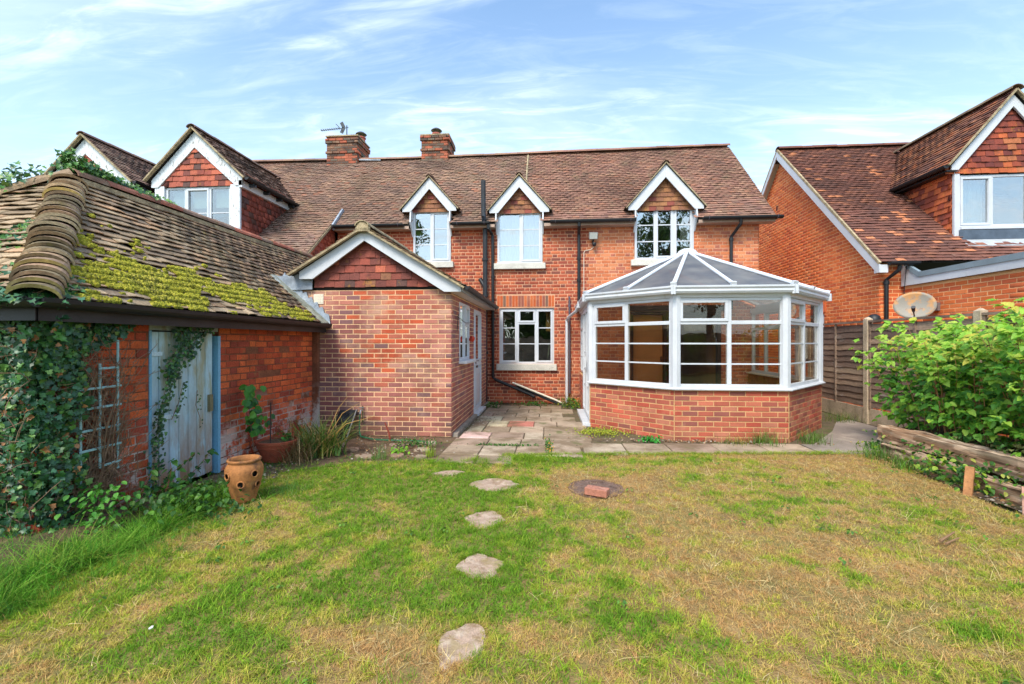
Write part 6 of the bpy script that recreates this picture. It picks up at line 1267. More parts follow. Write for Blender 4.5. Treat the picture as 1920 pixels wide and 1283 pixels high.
mb = MB(); mb.tube([(-1.47, 7.05, 1.86), (-1.45, 7.1, 1.84), (-1.44, 7.6, 1.78), (-1.44, 8.1, 1.80)], .006, 5); mb.tube([(-1.47, 7.05, 1.62), (-1.45, 7.06, 1.9)], .007, 5); tag(mb.build('washing_line', IRON), 'thin black wire strung across the extension window', 'wire')
# ================================================================ LEAVES
def leaf_shape(kind):
    if kind == 'ivy': o = [(0, 0), (.20, -.05), (.48, .10), (.30, .34), (.34, .62), (.12, .62), (0, 1.0), (-.12, .62), (-.34, .62), (-.30, .34), (-.48, .10), (-.20, -.05)]; fold = .16
    elif kind == 'oval': o = [(0, 0), (.22, .12), (.36, .38), (.30, .68), (.12, .90), (0, 1.0), (-.12, .90), (-.30, .68), (-.36, .38), (-.22, .12)]; fold = .14
    elif kind == 'rasp': o = [(0, 0), (.26, .06), (.40, .26), (.34, .34), (.37, .52), (.24, .66), (.22, .78), (0, 1.05), (-.22, .78), (-.24, .66), (-.37, .52), (-.34, .34), (-.40, .26), (-.26, .06)]; fold = .17
    else: o = [(0, 0), (.07, .2), (.08, .5), (.04, .8), (0, 1), (-.04, .8), (-.08, .5), (-.07, .2)]; fold = .05
    z = lambda x, y: abs(x) * fold * 2 - .22 * y * y + .05 * math.sin(y * 9) * abs(x) * 2
    vs = [(x, y, z(x, y)) for x, y in o] + [(0, .35, z(0, .35)), (0, .7, z(0, .7))]; n = len(o); fs = []
    tipi = max(range(n), key=lambda i: o[i][1]); A_, B_ = n, n + 1
    for i in range(n):
        j_ = (i + 1) % n; m = (o[i][1] + o[j_][1]) / 2
        fs.append((i, j_, A_ if m < .55 else B_))
    half = [i for i in range(n)]
    for i in range(n):
        j_ = (i + 1) % n
        m0, m1 = (o[i - 1][1] + o[i][1]) / 2 < .55, (o[i][1] + o[j_][1]) / 2 < .55
        if m0 != m1: fs.append((A_, i, B_) if m0 else (B_, i, A_))
    return vs, fs
def leafmat(name, trans=.3, rough=.45, spec=.5): return mat(name, attr=True, rough=rough, var=.22, vscale=5, fine=.16, fscale=90, bump=.25, bscale=70, trans=trans, spec=spec)
def lm(p, nrm, sz, wide=1.0, az=None, droop=None):
    """leaf matrix: surface normal nrm, tip pointing down-ish by droop"""
    n = V(nrm).normalized(); ref = V((0, 0, -1)) if droop is None else V(droop); v_ = ref - n * ref.dot(n)
    if v_.length < .05: v_ = n.orthogonal()
    v_.normalize(); a = R.gauss(0, .7) if az is None else az; u_ = v_.cross(n); v2 = v_ * math.cos(a) + u_ * math.sin(a); u2 = v2.cross(n)
    return Matrix(((u2.x*sz*wide, v2.x*sz, n.x*sz, p[0]), (u2.y*sz*wide, v2.y*sz, n.y*sz, p[1]), (u2.z*sz*wide, v2.z*sz, n.z*sz, p[2]), (0, 0, 0, 1)))
IVYM = leafmat('ivy_leaf', .18, .4, .55); GREENM = leafmat('green_leaf', .35, .5, .4); TWIG = mat('twig', C(134, 106, 84), .9, var=.3, vscale=10, fine=.2, bump=.5); DEADM = leafmat('dead_leaf', .3, .8, .2)
PALI = [C(44, 92, 48), C(34, 78, 44), C(60, 110, 52), C(52, 100, 66), C(30, 66, 40), C(84, 132, 56), C(70, 118, 84), C(170, 118, 70), C(112, 150, 70)]
def twig(parent, pts, r0, r1, m=None, name='stem'):
    mb = MB(); n = len(pts); mb.tube(pts, [r0 + (r1 - r0) * i / (n - 1) for i in range(n)], 5); return mb.build(name, m or TWIG, parent)
def wander(p, d, n, step, jit):
    p = V(p); d = V(d); out = [p.copy()]
    for _ in range(n): d = (d + V((R.gauss(0, jit), R.gauss(0, jit), R.gauss(0, jit)))).normalized(); p = p + d * step; out.append(p.copy())
    return out
# ---- ivy over the corner of the outbuilding
ivy = thing('ivy', 'dense dark green ivy covering the corner wall of the outbuilding', 'ivy', (-3.6, 3.1, 0))
iv = Pieces('ivy_leaf', [leaf_shape('ivy'), leaf_shape('ivy')], PALI, IVYM, 300, 'ivy_foliage', 6)
nlv = 0
for i in range(19000):
    if R.random() < .55:   # side wall
        y = R.uniform(2.9, 3.98); z = R.uniform(0.0, 1.74)
        edge = 3.16 + .05 * math.sin(z * 7) + (.75 * max(0, (z - 1.34) / .4) ** .8) + .12 * noise.noise((z * 3, 1, 1)) - (.0 if z > .5 else -.06)
        if y > edge + R.gauss(0, .03): continue
        dens = .9 - .75 * max(0, noise.noise((y * 5, z * 4, 6)) * 2 - .1)
        if z < .45 and R.random() < .5: continue
        if R.random() > dens: continue
        dep = R.uniform(.03, .22) * (1 if y < 3.2 else .45) * (.7 + .5 * noise.noise((y * 3, z * 3, 2))); p = V((-3.69 + max(.02, dep), y, z)); nr = V((1, -.45, .35))
    else:                  # end wall, seen beyond the corner
        x = R.uniform(-4.7, -3.6); z = R.uniform(0, 1.74)
        if z < .35 and R.random() < .55: continue
        if R.random() < .8 * max(0, noise.noise((x * 5, z * 4, 16)) * 2 - .15): continue
        dep = R.uniform(.03, .24) * (.7 + .5 * noise.noise((x * 3, z * 3, 12))); p = V((x, 2.98 - max(.02, dep), z)); nr = V((.35, -1, .35))
    nr = nr + V((R.gauss(0, .38), R.gauss(0, .38), R.gauss(0, .38))); sz = R.choice([R.uniform(.022, .04), R.uniform(.03, .055), R.uniform(.045, .068)])
    c = R.choice([0, 0, 1, 2, 3, 1, 4, 5, 6, 2, 8]) if R.random() > .06 else 7
    iv.add(lm(p, nr, sz), 0, c, sz); nlv += 1
# ivy creeping up the roof edge and ridge
def ivy_patch(cx, cy, cz, sx, sy, sz, n, bright=True, nr0=(.3, -.4, 1)):
    for _ in range(n):
        p = V((R.gauss(cx, sx), R.gauss(cy, sy), 0)); p.z = cz + R.uniform(0, sz)
        # sit on the nearer roof plane
        bx = (EX - p.x) * math.tan(pit) + EZ; by = (p.y - EY) * math.tan(pit) + EZ; p.z = max(min(bx, by), 1.70) + R.uniform(.01, sz)
        s = R.uniform(.035, .065); iv.add(lm(p, V(nr0) + V((R.gauss(0, .4), R.gauss(0, .4), R.gauss(0, .3))), s), 0, R.choice([5, 8, 5, 3, 6, 2, 8]) if bright else R.choice([0, 1, 2, 3, 6]), s)
ivy_patch(-3.58, 2.80, 1.75, .09, .12, .07, 150, False); ivy_patch(-3.75, 2.78, 1.75, .16, .06, .06, 190, False); ivy_patch(-4.0, 2.8, 1.75, .25, .05, .05, 140, False)
ivy_patch(-4.55, 3.55, 2.4, .10, .08, .04, 120); ivy_patch(-4.75, 3.38, 2.4, .22, .07, .05, 300); ivy_patch(-4.3, 3.0, 2.0, .2, .05, .05, 120); ivy_patch(-3.6, 2.95, 1.8, .07, .14, .06, 160); ivy_patch(-4.35, 3.62, 2.4, .05, .10, .03, 30)
ivy_patch(-4.95, 3.15, 2.4, .2, .04, .03, 60)
for _ in range(900):   # along the ridge apex
    t = R.random(); p = V((R.gauss(-5.22, .05), 4.45 + 1.35 * t ** 1.5, 3.28 + R.uniform(0, .24) * (1 - t * .8) + .03)); s = R.uniform(.04, .07); iv.add(lm(p, V((.5, -.5, .8)) + V((R.gauss(0, .5), R.gauss(0, .5), R.gauss(0, .4))), s), 0, R.choice([5, 8, 2, 5, 3, 8]), s)
for _ in range(800):   # over the far hip of the roof
    t = R.uniform(.10, .85); p = V((-5.2 - 1.7 * t, 4.49 - 1.7 * t, 3.25 - 1.5 * t)) + V((R.gauss(0, .08), R.gauss(0, .08), R.uniform(.02, .24))); s = R.uniform(.05, .085); iv.add(lm(p, V((.2, -.8, .8)) + V((R.gauss(0, .5), R.gauss(0, .5), R.gauss(0, .4))), s), 0, R.choice([5, 3, 2, 6, 0, 8]), s)
iv.flush(ivy)
# woody and dead stems behind the trellis
DRY = [C(150, 116, 92), C(120, 92, 74), C(170, 140, 112)]
for i in range(40):
    y0 = R.uniform(3.14, 3.5); twig(ivy, wander((-3.63, y0, R.uniform(0, .2)), (R.uniform(-.05, .05), R.uniform(-.12, .08), 1), 9, R.uniform(.08, .14), .06), R.uniform(.004, .010), .002)
tw = MB()
for i in range(620):
    y0 = R.gauss(3.36, .13); z0 = R.uniform(0, 1.3); q_ = wander((-3.67 + R.uniform(0, .10), y0, z0), (R.uniform(-.2, .2), R.uniform(-1, 1), R.uniform(-.2, 1)), 5, R.uniform(.03, .07), .2); tw.tube(q_, [.003, .0028, .0025, .002, .002, .0015], 4, caps=False)
for i in range(130):
    q_ = wander((R.uniform(-4.2, -3.6), 2.85, R.uniform(0, 1.5)), (R.uniform(-.5, .5), -.3, R.uniform(-.2, 1)), 5, R.uniform(.03, .07), .3); tw.tube(q_, [.003, .0028, .0025, .002, .002, .0015], 4, caps=False)
t_o = tw.build('dead_twigs', TWIG, ivy); t_o['kind'] = 'stuff'
# ---- ivy trailing down the door
iv2 = thing('ivy', 'ivy strands trailing over the blue outbuilding door', 'ivy', (-3.66, 4.1, 1.5))
dl = Pieces('ivy_leaf', [leaf_shape('ivy')], PALI, IVYM, 200, 'ivy_foliage', 5)
def strand(pts_, n, sp, s0, s1):
    twig(iv2, [V(p) for p in pts_], .004, .002)
    for _ in range(n):
        t = R.random() * (len(pts_) - 1); i = int(t); p = V(pts_[i]).lerp(V(pts_[i + 1]), t - i) + V((R.uniform(0, .05), R.gauss(0, sp), R.gauss(0, sp))); s = R.uniform(s0, s1)
        dl.add(lm(p, V((1, -.3, .3)) + V((R.gauss(0, .3), R.gauss(0, .3), R.gauss(0, .3))), s), 0, R.choice([0, 1, 2, 4, 5, 1, 0]), s)
strand([(-3.67, 4.10, 1.66), (-3.66, 4.25, 1.5), (-3.66, 4.12, 1.3), (-3.66, 4.04, 1.1)], 260, .055, .028, .045)
strand([(-3.67, 4.3, 1.66), (-3.66, 4.42, 1.55), (-3.66, 4.33, 1.40), (-3.66, 4.25, 1.28)], 120, .035, .025, .045)
strand([(-3.67, 4.15, 1.66), (-3.66, 4.2, 1.64), (-3.66, 4.45, 1.64), (-3.66, 4.58, 1.6)], 110, .025, .025, .04)
strand([(-3.66, 4.06, 1.2), (-3.66, 4.0, .95), (-3.66, 3.93, .75), (-3.66, 3.92, .6)], 150, .03, .022, .04)
strand([(-3.66, 4.08, .70), (-3.66, 4.16, .85), (-3.66, 4.2, .98), (-3.66, 4.22, 1.05)], 40, .012, .018, .03)
strand([(-3.66, 4.40, .95), (-3.66, 4.38, .8), (-3.66, 4.44, .65), (-3.66, 4.43, .55)], 14, .01, .015, .022)
strand([(-3.66, 3.80, 0), (-3.64, 3.86, .3), (-3.66, 3.9, .5), (-3.66, 3.92, .62)], 160, .045, .02, .035)
dl.flush(iv2)
# bramble arching over the foot of the door
brm = thing('bramble', 'young bramble with green leaves arching across the foot of the blue door', 'bramble', (-3.4, 3.85, 0)); bl_ = Pieces('leaf', [leaf_shape('rasp')], [C(60, 112, 40), C(46, 96, 38), C(78, 126, 44), C(98, 116, 46)], GREENM, 120, 'foliage', 6)
for (p0, d0, n_) in (((-3.5, 3.7, .05), (.25, .45, .9), 7), ((-3.5, 3.85, .05), (.2, .8, .5), 8), ((-3.35, 3.6, .02), (.3, .2, .9), 6), ((-3.45, 3.5, .02), (.4, -.1, .8), 6), ((-3.3, 3.75, .0), (.5, .2, .7), 5)):
    q_ = wander(p0, d0, n_, .07, .12); twig(brm, q_, .004, .002, mat('bramble_stem', C(150, 84, 66), .7))
    for p in q_[1:]:
        for _ in range(3): s = R.uniform(.035, .065); bl_.add(lm(p + V((R.gauss(0, .02), R.gauss(0, .02), R.gauss(0, .01))), (R.gauss(.3, .4), R.gauss(-.3, .4), 1), s), 0, None, s)
bl_.flush(brm)
# ---- climber in the bowl and small plants in it
cl = thing('climbing_plant', 'leafy climber with heart shaped leaves growing by the blue door frame', 'climbing plant', (-3.5, 5.05, .2)); cp_ = Pieces('leaf', [leaf_shape('oval')], [C(78, 140, 52), C(60, 118, 48), C(100, 160, 60), C(48, 98, 46)], GREENM, 80, 'foliage', 6)
twig(cl, [V((-3.52, 5.10, .15)), V((-3.54, 5.08, .4)), V((-3.55, 5.05, .7)), V((-3.56, 5.12, .92))], .006, .003)
for _ in range(62): z = R.uniform(.38, .95); p = V((-3.55 + R.uniform(0, .10), 5.06 + R.gauss(0, .075) + (.07 if z < .6 else -.02), z)); s = R.uniform(.06, .10); cp_.add(lm(p, V((1, -.5, .35)) + V((R.gauss(0, .25), R.gauss(0, .25), R.gauss(0, .25))), s, 1.25), 0, 0 if z > .8 else None, s)
cp_.flush(cl)
sd_ = thing('seedlings', 'small green seedlings growing in the red terracotta bowl', 'seedlings', (-3.3, 5.35, .22)); s5 = Pieces('leaf', [leaf_shape('oval')], [C(80, 150, 60), C(60, 120, 50)], GREENM, 40, 'foliage', 5)
for _ in range(50): s = R.uniform(.03, .05); s5.add(lm((-3.28 + R.gauss(0, .05), 5.36 + R.gauss(0, .05), .24 + R.uniform(0, .10)), (R.gauss(0, .5), R.gauss(0, .5), 1), s), 0, None, s)
s5.flush(sd_)
# ---- strap-leaved clumps
def clump(name, label, cat, x, y, n, h0, h1, w_, pal, lean, spread, m, group=None, z=0.0, segs=5, curl=.6):
    t = thing(name, label, cat, (x, y, z), group); k = [MB() for _ in range(31)]
    for i in range(n):
        az = R.uniform(0, 6.3); blade(k[min(i, 30)], x + R.gauss(0, spread), y + R.gauss(0, spread), R.uniform(h0, h1), w_ * R.uniform(.7, 1.2), lean * R.uniform(.25, 1.4), az, R.choice(pal), segs, curl)
    o = None
    for kk in k: kk.v = [(a, b, c + z) for a, b, c in kk.v]
    for kk in k[:30]: kk.build('leaf_blade', m, t)
    r = MB()
    for kk in k[30:]: r.mesh(kk.v, [list(f) for f in kk.f]); r.c[-len(kk.c):] = kk.c
    if r.v: ro = r.build('leaf_blades', m, t); ro['kind'] = 'stuff'
    return t
BLM = leafmat('strap_leaf', .25, .5, .4); PG = [C(62, 100, 34), C(84, 122, 44), C(104, 132, 52), C(140, 140, 62), C(172, 150, 90), C(70, 108, 40)]
clump('iris_clump', 'large untidy clump of strap leaved iris against the extension wall', 'iris clump', -2.98, 5.62, 330, .30, .62, .017, PG, 1.15, .13, BLM)
clump('iris_clump', 'smaller dried brown clump between the bowl and the iris', 'dried plant', -3.10, 5.28, 200, .18, .42, .009, [C(150, 120, 84), C(126, 100, 70), C(96, 104, 54), C(176, 150, 110)], 1.0, .09, BLM)
for i, (dx, dy, dz, L_) in enumerate(((.45, .1, .55, 1), (.25, .2, .62, 1), (.75, -.1, .42, 1))):   # long dead flower stalks
    mb = MB(); p0 = V((-2.95, 5.62, .1)); p1 = p0 + V((dx * .5, dy, dz * .75)); p2 = p0 + V((dx, dy, dz)); mb.tube([p0, p1, p2], [.005, .004, .002], 5); tag(mb.build('dead_stalk', mat('straw_stalk', C(196, 150, 84), .8, var=.15)), ['long straw coloured stalk arching from the iris clump to the right', 'upright straw coloured stalk rising highest from the iris clump', 'low straw coloured stalk stretching from the iris towards the tap'][i], 'dead stalk')
clump('grass_clump', 'trailing grass growing between the strawberry pot and the door frame', 'grass clump', -3.05, 4.12, 80, .14, .28, .005, [C(96, 128, 60), C(140, 150, 96)], 1.3, .05, BLM)
clump('grass_clump', 'dry grass sprouting from the top of the strawberry pot', 'grass clump', -2.80, 3.92, 90, .05, .13, .003, [C(150, 150, 70), C(120, 130, 50), C(186, 160, 110)], 1.1, .06, BLM, z=.28)
clump('grass_clump', 'soft green grass clump to the right of the strawberry pot', 'grass clump', -2.52, 4.15, 200, .06, .15, .004, [C(86, 132, 44), C(104, 146, 52), C(70, 116, 40)], 1.1, .09, BLM)
clump('grass_clump', 'tall grass clump against the conservatory brickwork, left of its front right corner', 'grass clump', 3.05, 6.72, 260, .12, .30, .005, PG[:3] + [C(96, 146, 40)], .7, .11, BLM)
clump('grass_clump', 'grass clump under the right hand bay of the conservatory', 'grass clump', 3.75, 6.88, 240, .10, .26, .005, PG[:3] + [C(110, 150, 50)], .8, .13, BLM)
clump('grass_clump', 'low grass clump at the front of the conservatory wall beside the path', 'grass clump', 2.62, 6.66, 150, .06, .18, .005, PG[:3] + [C(180, 150, 60)], .9, .12, BLM)
clump('grass_clump', 'green grass tuft at the near end of the concrete path by the sleepers', 'grass clump', 4.12, 6.02, 200, .10, .26, .006, PG[:3] + [C(110, 160, 50)], .9, .12, BLM)
clump('grass_clump', 'green grass tuft in front of the lower sleeper', 'grass clump', 4.12, 5.55, 170, .10, .24, .006, PG[:3] + [C(110, 160, 50)], .9, .10, BLM)
clump('grass_clump', 'dark grass clump at the foot of the fence beyond the conservatory', 'grass clump', 5.35, 8.75, 220, .10, .26, .005, PG[:4], .9, .16, BLM)
clump('grass_clump', 'yellow green tuft of grass on the broken paving', 'grass clump', -1.52, 5.62, 60, .08, .2, .006, [C(150, 176, 40), C(128, 158, 40)], .5, .03, BLM)
clump('grass_clump', 'blue green tuft of grass at the lawn edge near the hose', 'grass clump', -2.12, 5.48, 80, .08, .24, .004, [C(90, 134, 60), C(116, 150, 76)], .5, .05, BLM)
clump('grass_clump', 'straw stemmed grass in the gap beside the white rainwater pipe', 'grass clump', .42, 10.4, 120, .10, .34, .006, PG[:4], .6, .10, BLM)
# ---- small broad leaved weeds
def weed(label, x, y, n, sp_, s0, s1, pal, h=.05, z=0.0, kind='oval', cat='weed', name='weed', parts=60):
    t = thing(name, label, cat, (x, y, z)); s6 = Pieces('leaf', [leaf_shape(kind)], pal, GREENM, parts, 'foliage', 5)
    for _ in range(n): s = R.uniform(s0, s1); s6.add(lm((x + R.gauss(0, sp_[0]), y + R.gauss(0, sp_[1]), z + R.uniform(.01, h)), (R.gauss(0, .5), R.gauss(-.15, .5), 1), s), 0, None, s)
    s6.flush(t); return t
G1 = [C(70, 118, 36), C(54, 98, 36), C(92, 138, 46), C(48, 88, 34)]; G2 = [C(160, 172, 40), C(136, 152, 36), C(184, 186, 60)]
weed('low yellow green stonecrop spreading at the conservatory door', .78, 7.25, 700, (.20, .17), .018, .03, G2, .06, cat='stonecrop', name='stonecrop')
weed('bright green weed at the foot of the conservatory wall', 1.45, 6.72, 110, (.09, .04), .03, .05, [C(50, 150, 50), C(70, 168, 60)], .09)
weed('dark green leafy weed beside the garden hose', -1.88, 6.18, 260, (.16, .06), .02, .035, G1, .10); weed('bright green weed in the broken paving', -1.98, 5.72, 70, (.06, .04), .03, .05, [C(140, 190, 50), C(110, 164, 44)], .10)
weed('weed growing under the waste pipes on the facade', -.35, 10.2, 160, (.16, .06), .03, .05, G1, .12); weed('weed growing in the corner by the kitchen downpipe', -1.25, 9.9, 90, (.1, .06), .03, .06, G1, .14)
weed('weed along the foot of the wall beside the white pipe', .5, 10.1, 260, (.14, .2), .03, .05, G1 + G2[:1], .2); weed('mossy weed in the paving joint near the patio edge', -.02, 6.35, 160, (.03, .22), .02, .035, G1 + [C(196, 150, 60)], .04)
weed('mossy weed in the joint between the front paving slabs', -.62, 6.27, 220, (.26, .02), .018, .03, G1, .035); weed('leafy weed under the leading edge of the strawberry pot', -2.95, 3.62, 240, (.22, .12), .025, .045, G1, .09)
weed('leafy nettles in front of the bramble by the blue door', -3.12, 3.55, 420, (.20, .20), .03, .06, G1, .24, cat='nettles', name='nettles', parts=120); weed('pale green ferny weed under the trellis', -3.35, 3.1, 190, (.08, .08), .03, .055, [C(96, 160, 60), C(76, 140, 50)], .38, parts=80)
weed('leafy weeds spilling over the lower sleeper near the stake', 4.16, 5.0, 360, (.10, .26), .035, .065, G1 + [C(150, 176, 60)], .22, parts=100); weed('leafy creeper between the two sleepers', 4.40, 5.35, 300, (.06, .5), .03, .055, G1 + [C(170, 176, 80)], .16, z=.12, parts=100)
weed('leafy weeds around the far right end of the sleepers', 4.30, 4.05, 420, (.16, .28), .035, .06, G1 + [C(170, 176, 80)], .28, parts=100); weed('low green weeds on the bare soil below the stake', 4.22, 3.72, 200, (.16, .2), .03, .05, [C(110, 160, 50), C(84, 140, 44)], .12)
weed('ivy like creeper along the top of the upper sleeper', 4.68, 4.6, 330, (.08, .5), .04, .06, [C(70, 116, 44), C(96, 132, 60), C(150, 150, 90)], .14, z=.30, kind='ivy', parts=100); weed('pale weeds at the near end of the sleepers by the path', 4.42, 6.45, 150, (.10, .12), .03, .05, G1 + G2[:1], .12)
# ---- raspberry hedge on the right
hd = thing('raspberry_hedge', 'tall hedge of bright green raspberry canes above the sleepers', 'hedge', (5.1, 5.4, .27)); hl = Pieces('leaf', [leaf_shape('rasp')], [C(138, 188, 60), C(112, 168, 54), C(162, 200, 72), C(90, 148, 52), C(184, 206, 84), C(72, 126, 46), C(200, 194, 78)], leafmat('raspberry_leaf', .4, .5, .4), 300, 'foliage', 8)
DEADP = Pieces('dead_leaf', [leaf_shape('rasp')], [C(150, 96, 70), C(120, 76, 58), C(176, 130, 90)], DEADM, 60, 'dead_foliage', 5)
def hedge_in(x, y, z): return True
for i in range(115):
    y = R.uniform(2.6, 6.95); x = R.uniform(4.72, 5.45) - (.0 if y < 6.3 else -.1); H_ = R.uniform(1.12, 1.5) * (1 if y < 6.6 else .9) + (.10 if y < 5 else 0)
    q_ = wander((x, y, .2), (R.uniform(-.22, .05), R.uniform(-.12, .12), 1), 9, H_ / 9, .07); twig(hd, q_, .006, .003, mat('cane_stem', C(170, 124, 84), .8, var=.25, vscale=9), 'cane')
    for k, p in enumerate(q_):
        t = k / 9
        for _ in range(int(2 + 4.5 * t) if k > 1 else 1):
            dirn = V((R.gauss(-.35, .7), R.gauss(-.2, .8), R.uniform(-.1, .5))).normalized(); L_ = R.uniform(.08, .26) * (1.15 - .3 * t); e = p + dirn * L_
            for w2 in (-.9, 0, .9):
                s = R.choice([R.uniform(.035, .06), R.uniform(.05, .08), R.uniform(.07, .10)]); nr = V((R.gauss(-.35, .35), R.gauss(-.35, .35), 1)); az_ = w2 + R.gauss(0, .2); c = R.choice([0, 0, 1, 2, 2, 4, 6]) if t > .75 else R.choice([0, 1, 1, 3, 2, 3, 5])
                hl.add(lm(e, nr, s, 1, az_, dirn + V((0, 0, -.3))), 0, c, s)
        if .4 < t < .85 and R.random() < .22: s = R.uniform(.04, .07); DEADP.add(lm(p + V((-.03, -.03, 0)), (R.gauss(0, 1), R.gauss(0, 1), .2), s), 0, None, s)
for _ in range(650):   # denser skirt on the lawn side
    y = R.uniform(2.7, 6.9); z = R.uniform(.36, .75); p = V((R.gauss(4.80, .10), y, z)); s = R.uniform(.06, .10)
    if noise.noise((y * 2.2, z * 3, 5)) < -.05: continue
    hl.add(lm(p, V((R.gauss(-.5, .35), R.gauss(-.3, .35), 1)), s), 0, R.choice([0, 1, 2, 3]), s)
hl.flush(hd); DEADP.flush(hd)
# ---- long grass in the bed and litter
long_ = tuft_set('long_grass', 8, 12, .20, .006, 1.15, .03, 4); pts = []
GL = [C(88, 146, 40), C(108, 168, 48), C(128, 182, 58), C(72, 124, 40), C(150, 176, 70)]
for _ in range(1700):
    t = R.random(); y = 1.3 + 2.8 * t; x = -2.93 - .12 * t + R.gauss(0, .19) - (.10 if y < 2.6 else 0)
    if noise.noise((x * 3, y * 2.2, 40)) < -.22: continue
    c = R.choice(GL); k = R.uniform(.8, 1.15); pts.append((x, y, -.01, R.uniform(.35, 1.0) * (1.0 if x < -2.9 else .6), R.uniform(0, 6.3), R.randrange(8), tuple(v * k for v in c), R.gauss(0, .35), R.gauss(0, .25)))
for _ in range(900): x, y = R.uniform(-3.9, -2.95), R.uniform(1.4, 2.9); pts.append((x, y, .02, R.uniform(.3, .9), R.uniform(0, 6.3), R.randrange(8), tuple(v * R.uniform(.7, 1.1) for v in R.choice(GL)), R.gauss(0, .35), R.gauss(0, .3)))
for _ in range(260): x, y = R.uniform(-3.5, -2.7), R.uniform(3.6, 5.2); pts.append((x, y, -.01, R.uniform(.15, .45), R.uniform(0, 6.3), R.randrange(8), tuple(v * R.uniform(.8, 1.1) for v in R.choice(GL)), R.gauss(0, .3), R.gauss(0, .3)))
for _ in range(240): x, y = R.uniform(-2.6, -1.5), R.gauss(5.42, .12); pts.append((x, y, -.01, R.uniform(.12, .3), R.uniform(0, 6.3), R.randrange(8), tuple(v * R.uniform(.8, 1.1) for v in R.choice(GL)), R.gauss(0, .3), R.gauss(0, .3)))
scatter('long_grass', pts, long_, 8)
lt = Pieces('dead_leaf', [leaf_shape('oval')], [C(140, 98, 66), C(112, 80, 58), C(166, 124, 86), C(196, 160, 120)], DEADM, 0, 'leaf_litter')
for _ in range(900): x, y = R.choice([(R.uniform(-3.65, -2.9), R.uniform(2.6, 5.6)), (R.uniform(-3.0, -1.6), R.uniform(5.4, 6.7)), (R.uniform(4.0, 4.5), R.uniform(3.2, 6.0)), (R.gauss(2.2, .8), R.uniform(6.6, 6.82)), (R.gauss(-.6, .5), R.uniform(10.1, 10.6))]); s = R.uniform(.015, .045); lt.add(lm((x, y, .025), (R.gauss(0, .3), R.gauss(0, .3), 1), s, 1, R.uniform(0, 6)), 0, None, s)
lt.flush(None)
stn = Pieces('pebble', [dome()], [C(150, 136, 120), C(128, 114, 98), C(104, 90, 76), C(168, 156, 142)], mat('pebble_stone', attr=True, rough=.9, var=.15), 0, 'pebbles')
for _ in range(700): x, y = R.choice([(R.gauss(-2.2, .5), R.gauss(6.1, .35)), (R.uniform(.8, 3.2), R.uniform(6.62, 6.82)), (R.uniform(-3.6, -2.9), R.uniform(4.2, 5.4)), (R.uniform(3.95, 4.3), R.uniform(3.4, 4.6)), (R.gauss(-1.2, .15), R.gauss(8.5, .6))]); r = R.uniform(.006, .018); stn.add(Matrix.Translation((x, y, .012)) @ Matrix.Diagonal((r, r * .8, r * .6, 1)), 0, None, r)
stn.flush(None)
lw = Pieces('leaf', [leaf_shape('oval')], [C(96, 140, 44), C(120, 160, 60), C(78, 120, 50)], GREENM, 0, 'lawn_weeds')
for _ in range(60):
    cx, cy = R.uniform(-2.8, 4.2), R.uniform(1.6, 5.9)
    if blocked(cx, cy) or not inpoly(cx, cy, LAWN): continue
    for k in range(R.randrange(6, 16)): a = R.uniform(0, 6.3); s = R.uniform(.014, .03); lw.add(lm((cx + .02 * math.cos(a), cy + .02 * math.sin(a), R.uniform(.018, .034)), (R.gauss(0, .2) + .4 * math.cos(a), R.gauss(0, .2) + .4 * math.sin(a), 1), s, 1, 0, (math.cos(a), math.sin(a), 0)), 0, None, s)
lw.flush(None)
# a bit of bark, a white leaf and a twig on the lawn
def small(name, label, cat, x, y, s, col, pts2, az): m_ = MB(); ca, sa = math.cos(az), math.sin(az); n_ = len(pts2); vs = [(x + (a * ca - b * sa) * s, y + (a * sa + b * ca) * s, .03 + c * s) for a, b, c in pts2]; m_.mesh(vs + [(a, b, c - .004) for a, b, c in vs], [tuple(range(n_)), tuple(range(n_, 2 * n_))[::-1]] + [(i, n_ + i, n_ + (i + 1) % n_, (i + 1) % n_) for i in range(n_)]); tag(m_.build(name, mat(name + '_' + cat, col, .8)), label, cat)
lf = [(0, 0, 0), (.25, .2, .1), (.6, .22, .12), (1, 0, .0), (.6, -.18, .1), (.25, -.16, .08)]
small('curled_leaf', 'pale curled leaf on the dry lawn at the lower right', 'leaf', 2.42, 2.28, .10, C(206, 186, 160), lf, -.5); small('fallen_leaf', 'small orange fallen leaf on the dry lawn', 'leaf', 2.62, 2.42, .06, C(206, 120, 60), lf, .8); small('white_stone', 'small white stone in the grass at the lower left', 'stone', -1.99, 2.08, .020, C(206, 206, 204), [(0, 0, 0), (.5, .4, .3), (1, .3, .4), (1.1, -.3, .3), (.4, -.5, .1)], .3)
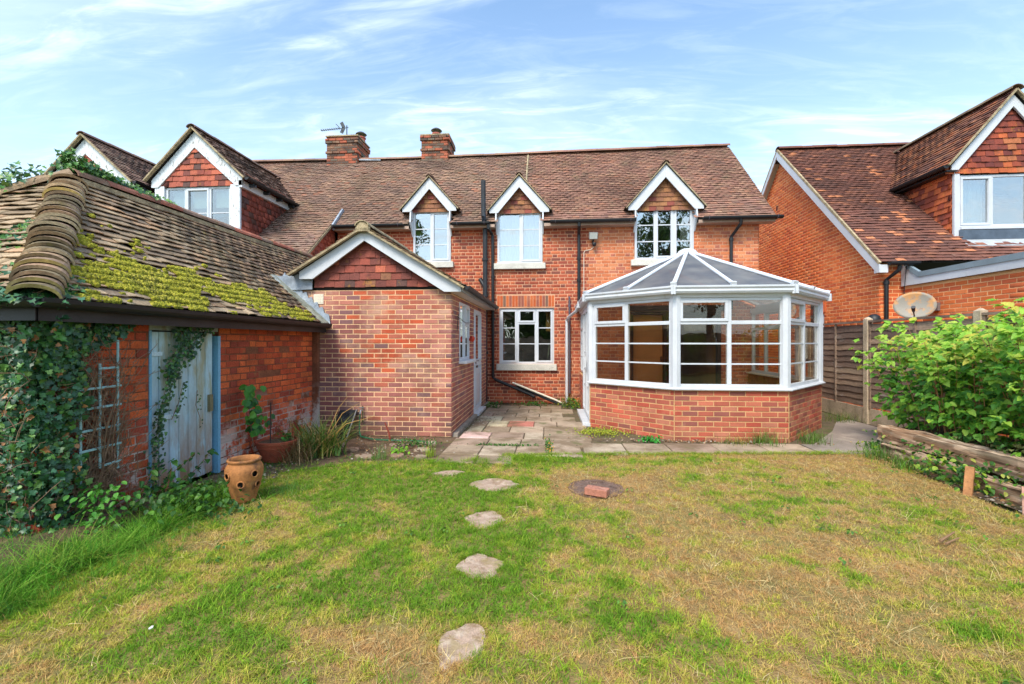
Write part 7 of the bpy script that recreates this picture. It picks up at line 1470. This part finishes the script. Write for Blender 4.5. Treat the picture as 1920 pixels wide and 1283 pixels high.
mb = MB(); mb.tube([(2.78, 3.47, .03), (2.98, 3.60, .045)], [.010, .006], 6); mb.tube([(2.80, 3.45, .02), (2.98, 3.56, .02)], [.008, .005], 6); tag(mb.build('bark_strip', mat('bark_strip', C(150, 116, 84), .9)), 'strip of dry bark lying in the lawn on the right', 'bark strip')
# ================================================================ TREES BEHIND THE CAMERA (they show in the window panes)
TRL = leafmat('tree_leaf', .3, .6, .3); TRK = mat('bark', C(92, 76, 60), .95, var=.3, bump=.8)
def tree(x, y, h, r, label):
    t = thing('garden_tree', label, 'tree', (x, y, 0)); twig(t, [V((x, y, -.05)), V((x + .1, y, h * .3)), V((x, y + .1, h * .6)), V((x, y, h * .9))], .22, .05, TRK, 'trunk')
    for k in range(6): a = k * 1.05; twig(t, [V((x, y, h * (.3 + .07 * k))), V((x + r * .4 * math.cos(a), y + r * .4 * math.sin(a), h * (.45 + .07 * k))), V((x + r * .8 * math.cos(a), y + r * .8 * math.sin(a), h * (.55 + .06 * k)))], .08, .02, TRK, 'limb')
    cr = Pieces('leaf', [leaf_shape('oval')], [C(70, 100, 40), C(54, 84, 36), C(92, 120, 50), C(44, 70, 34)], TRL, 0, 'crown'); cl_ = [(V((R.gauss(0, r * .42), R.gauss(0, r * .42), h * (.30 + .68 * R.random()))), R.uniform(.5, 1.0)) for _ in range(70)]
    for _ in range(13000):
        c, rr = R.choice(cl_); d = V((R.gauss(0, 1), R.gauss(0, 1), R.gauss(0, .8))).normalized() * rr * R.uniform(.5, 1); s = R.uniform(.12, .22); cr.add(lm(V((x, y, 0)) + c + d, (R.gauss(0, 1), R.gauss(0, 1), R.gauss(.5, 1)), s), 0, None, s)
    cr.flush(t)
tree(8.4, -11, 12.5, 3.6, 'broad garden tree reflected in the right hand upper window'); tree(-11.0, -11, 10.5, 2.2, 'garden tree reflected beside the left upper window'); tree(-1.5, -15, 5.0, 2.6, 'lower garden tree reflected in the kitchen window')
mb = MB(); hx = []
for x0 in range(-16, 16, 2): mb.box((x0 + .02, -9.05, 0), (x0 + 1.98, -9.0, 1.8))
bf = mb.build('back_fence', OLDW); tag(bf, 'long fence at the end of the garden seen only in reflections', 'fence')
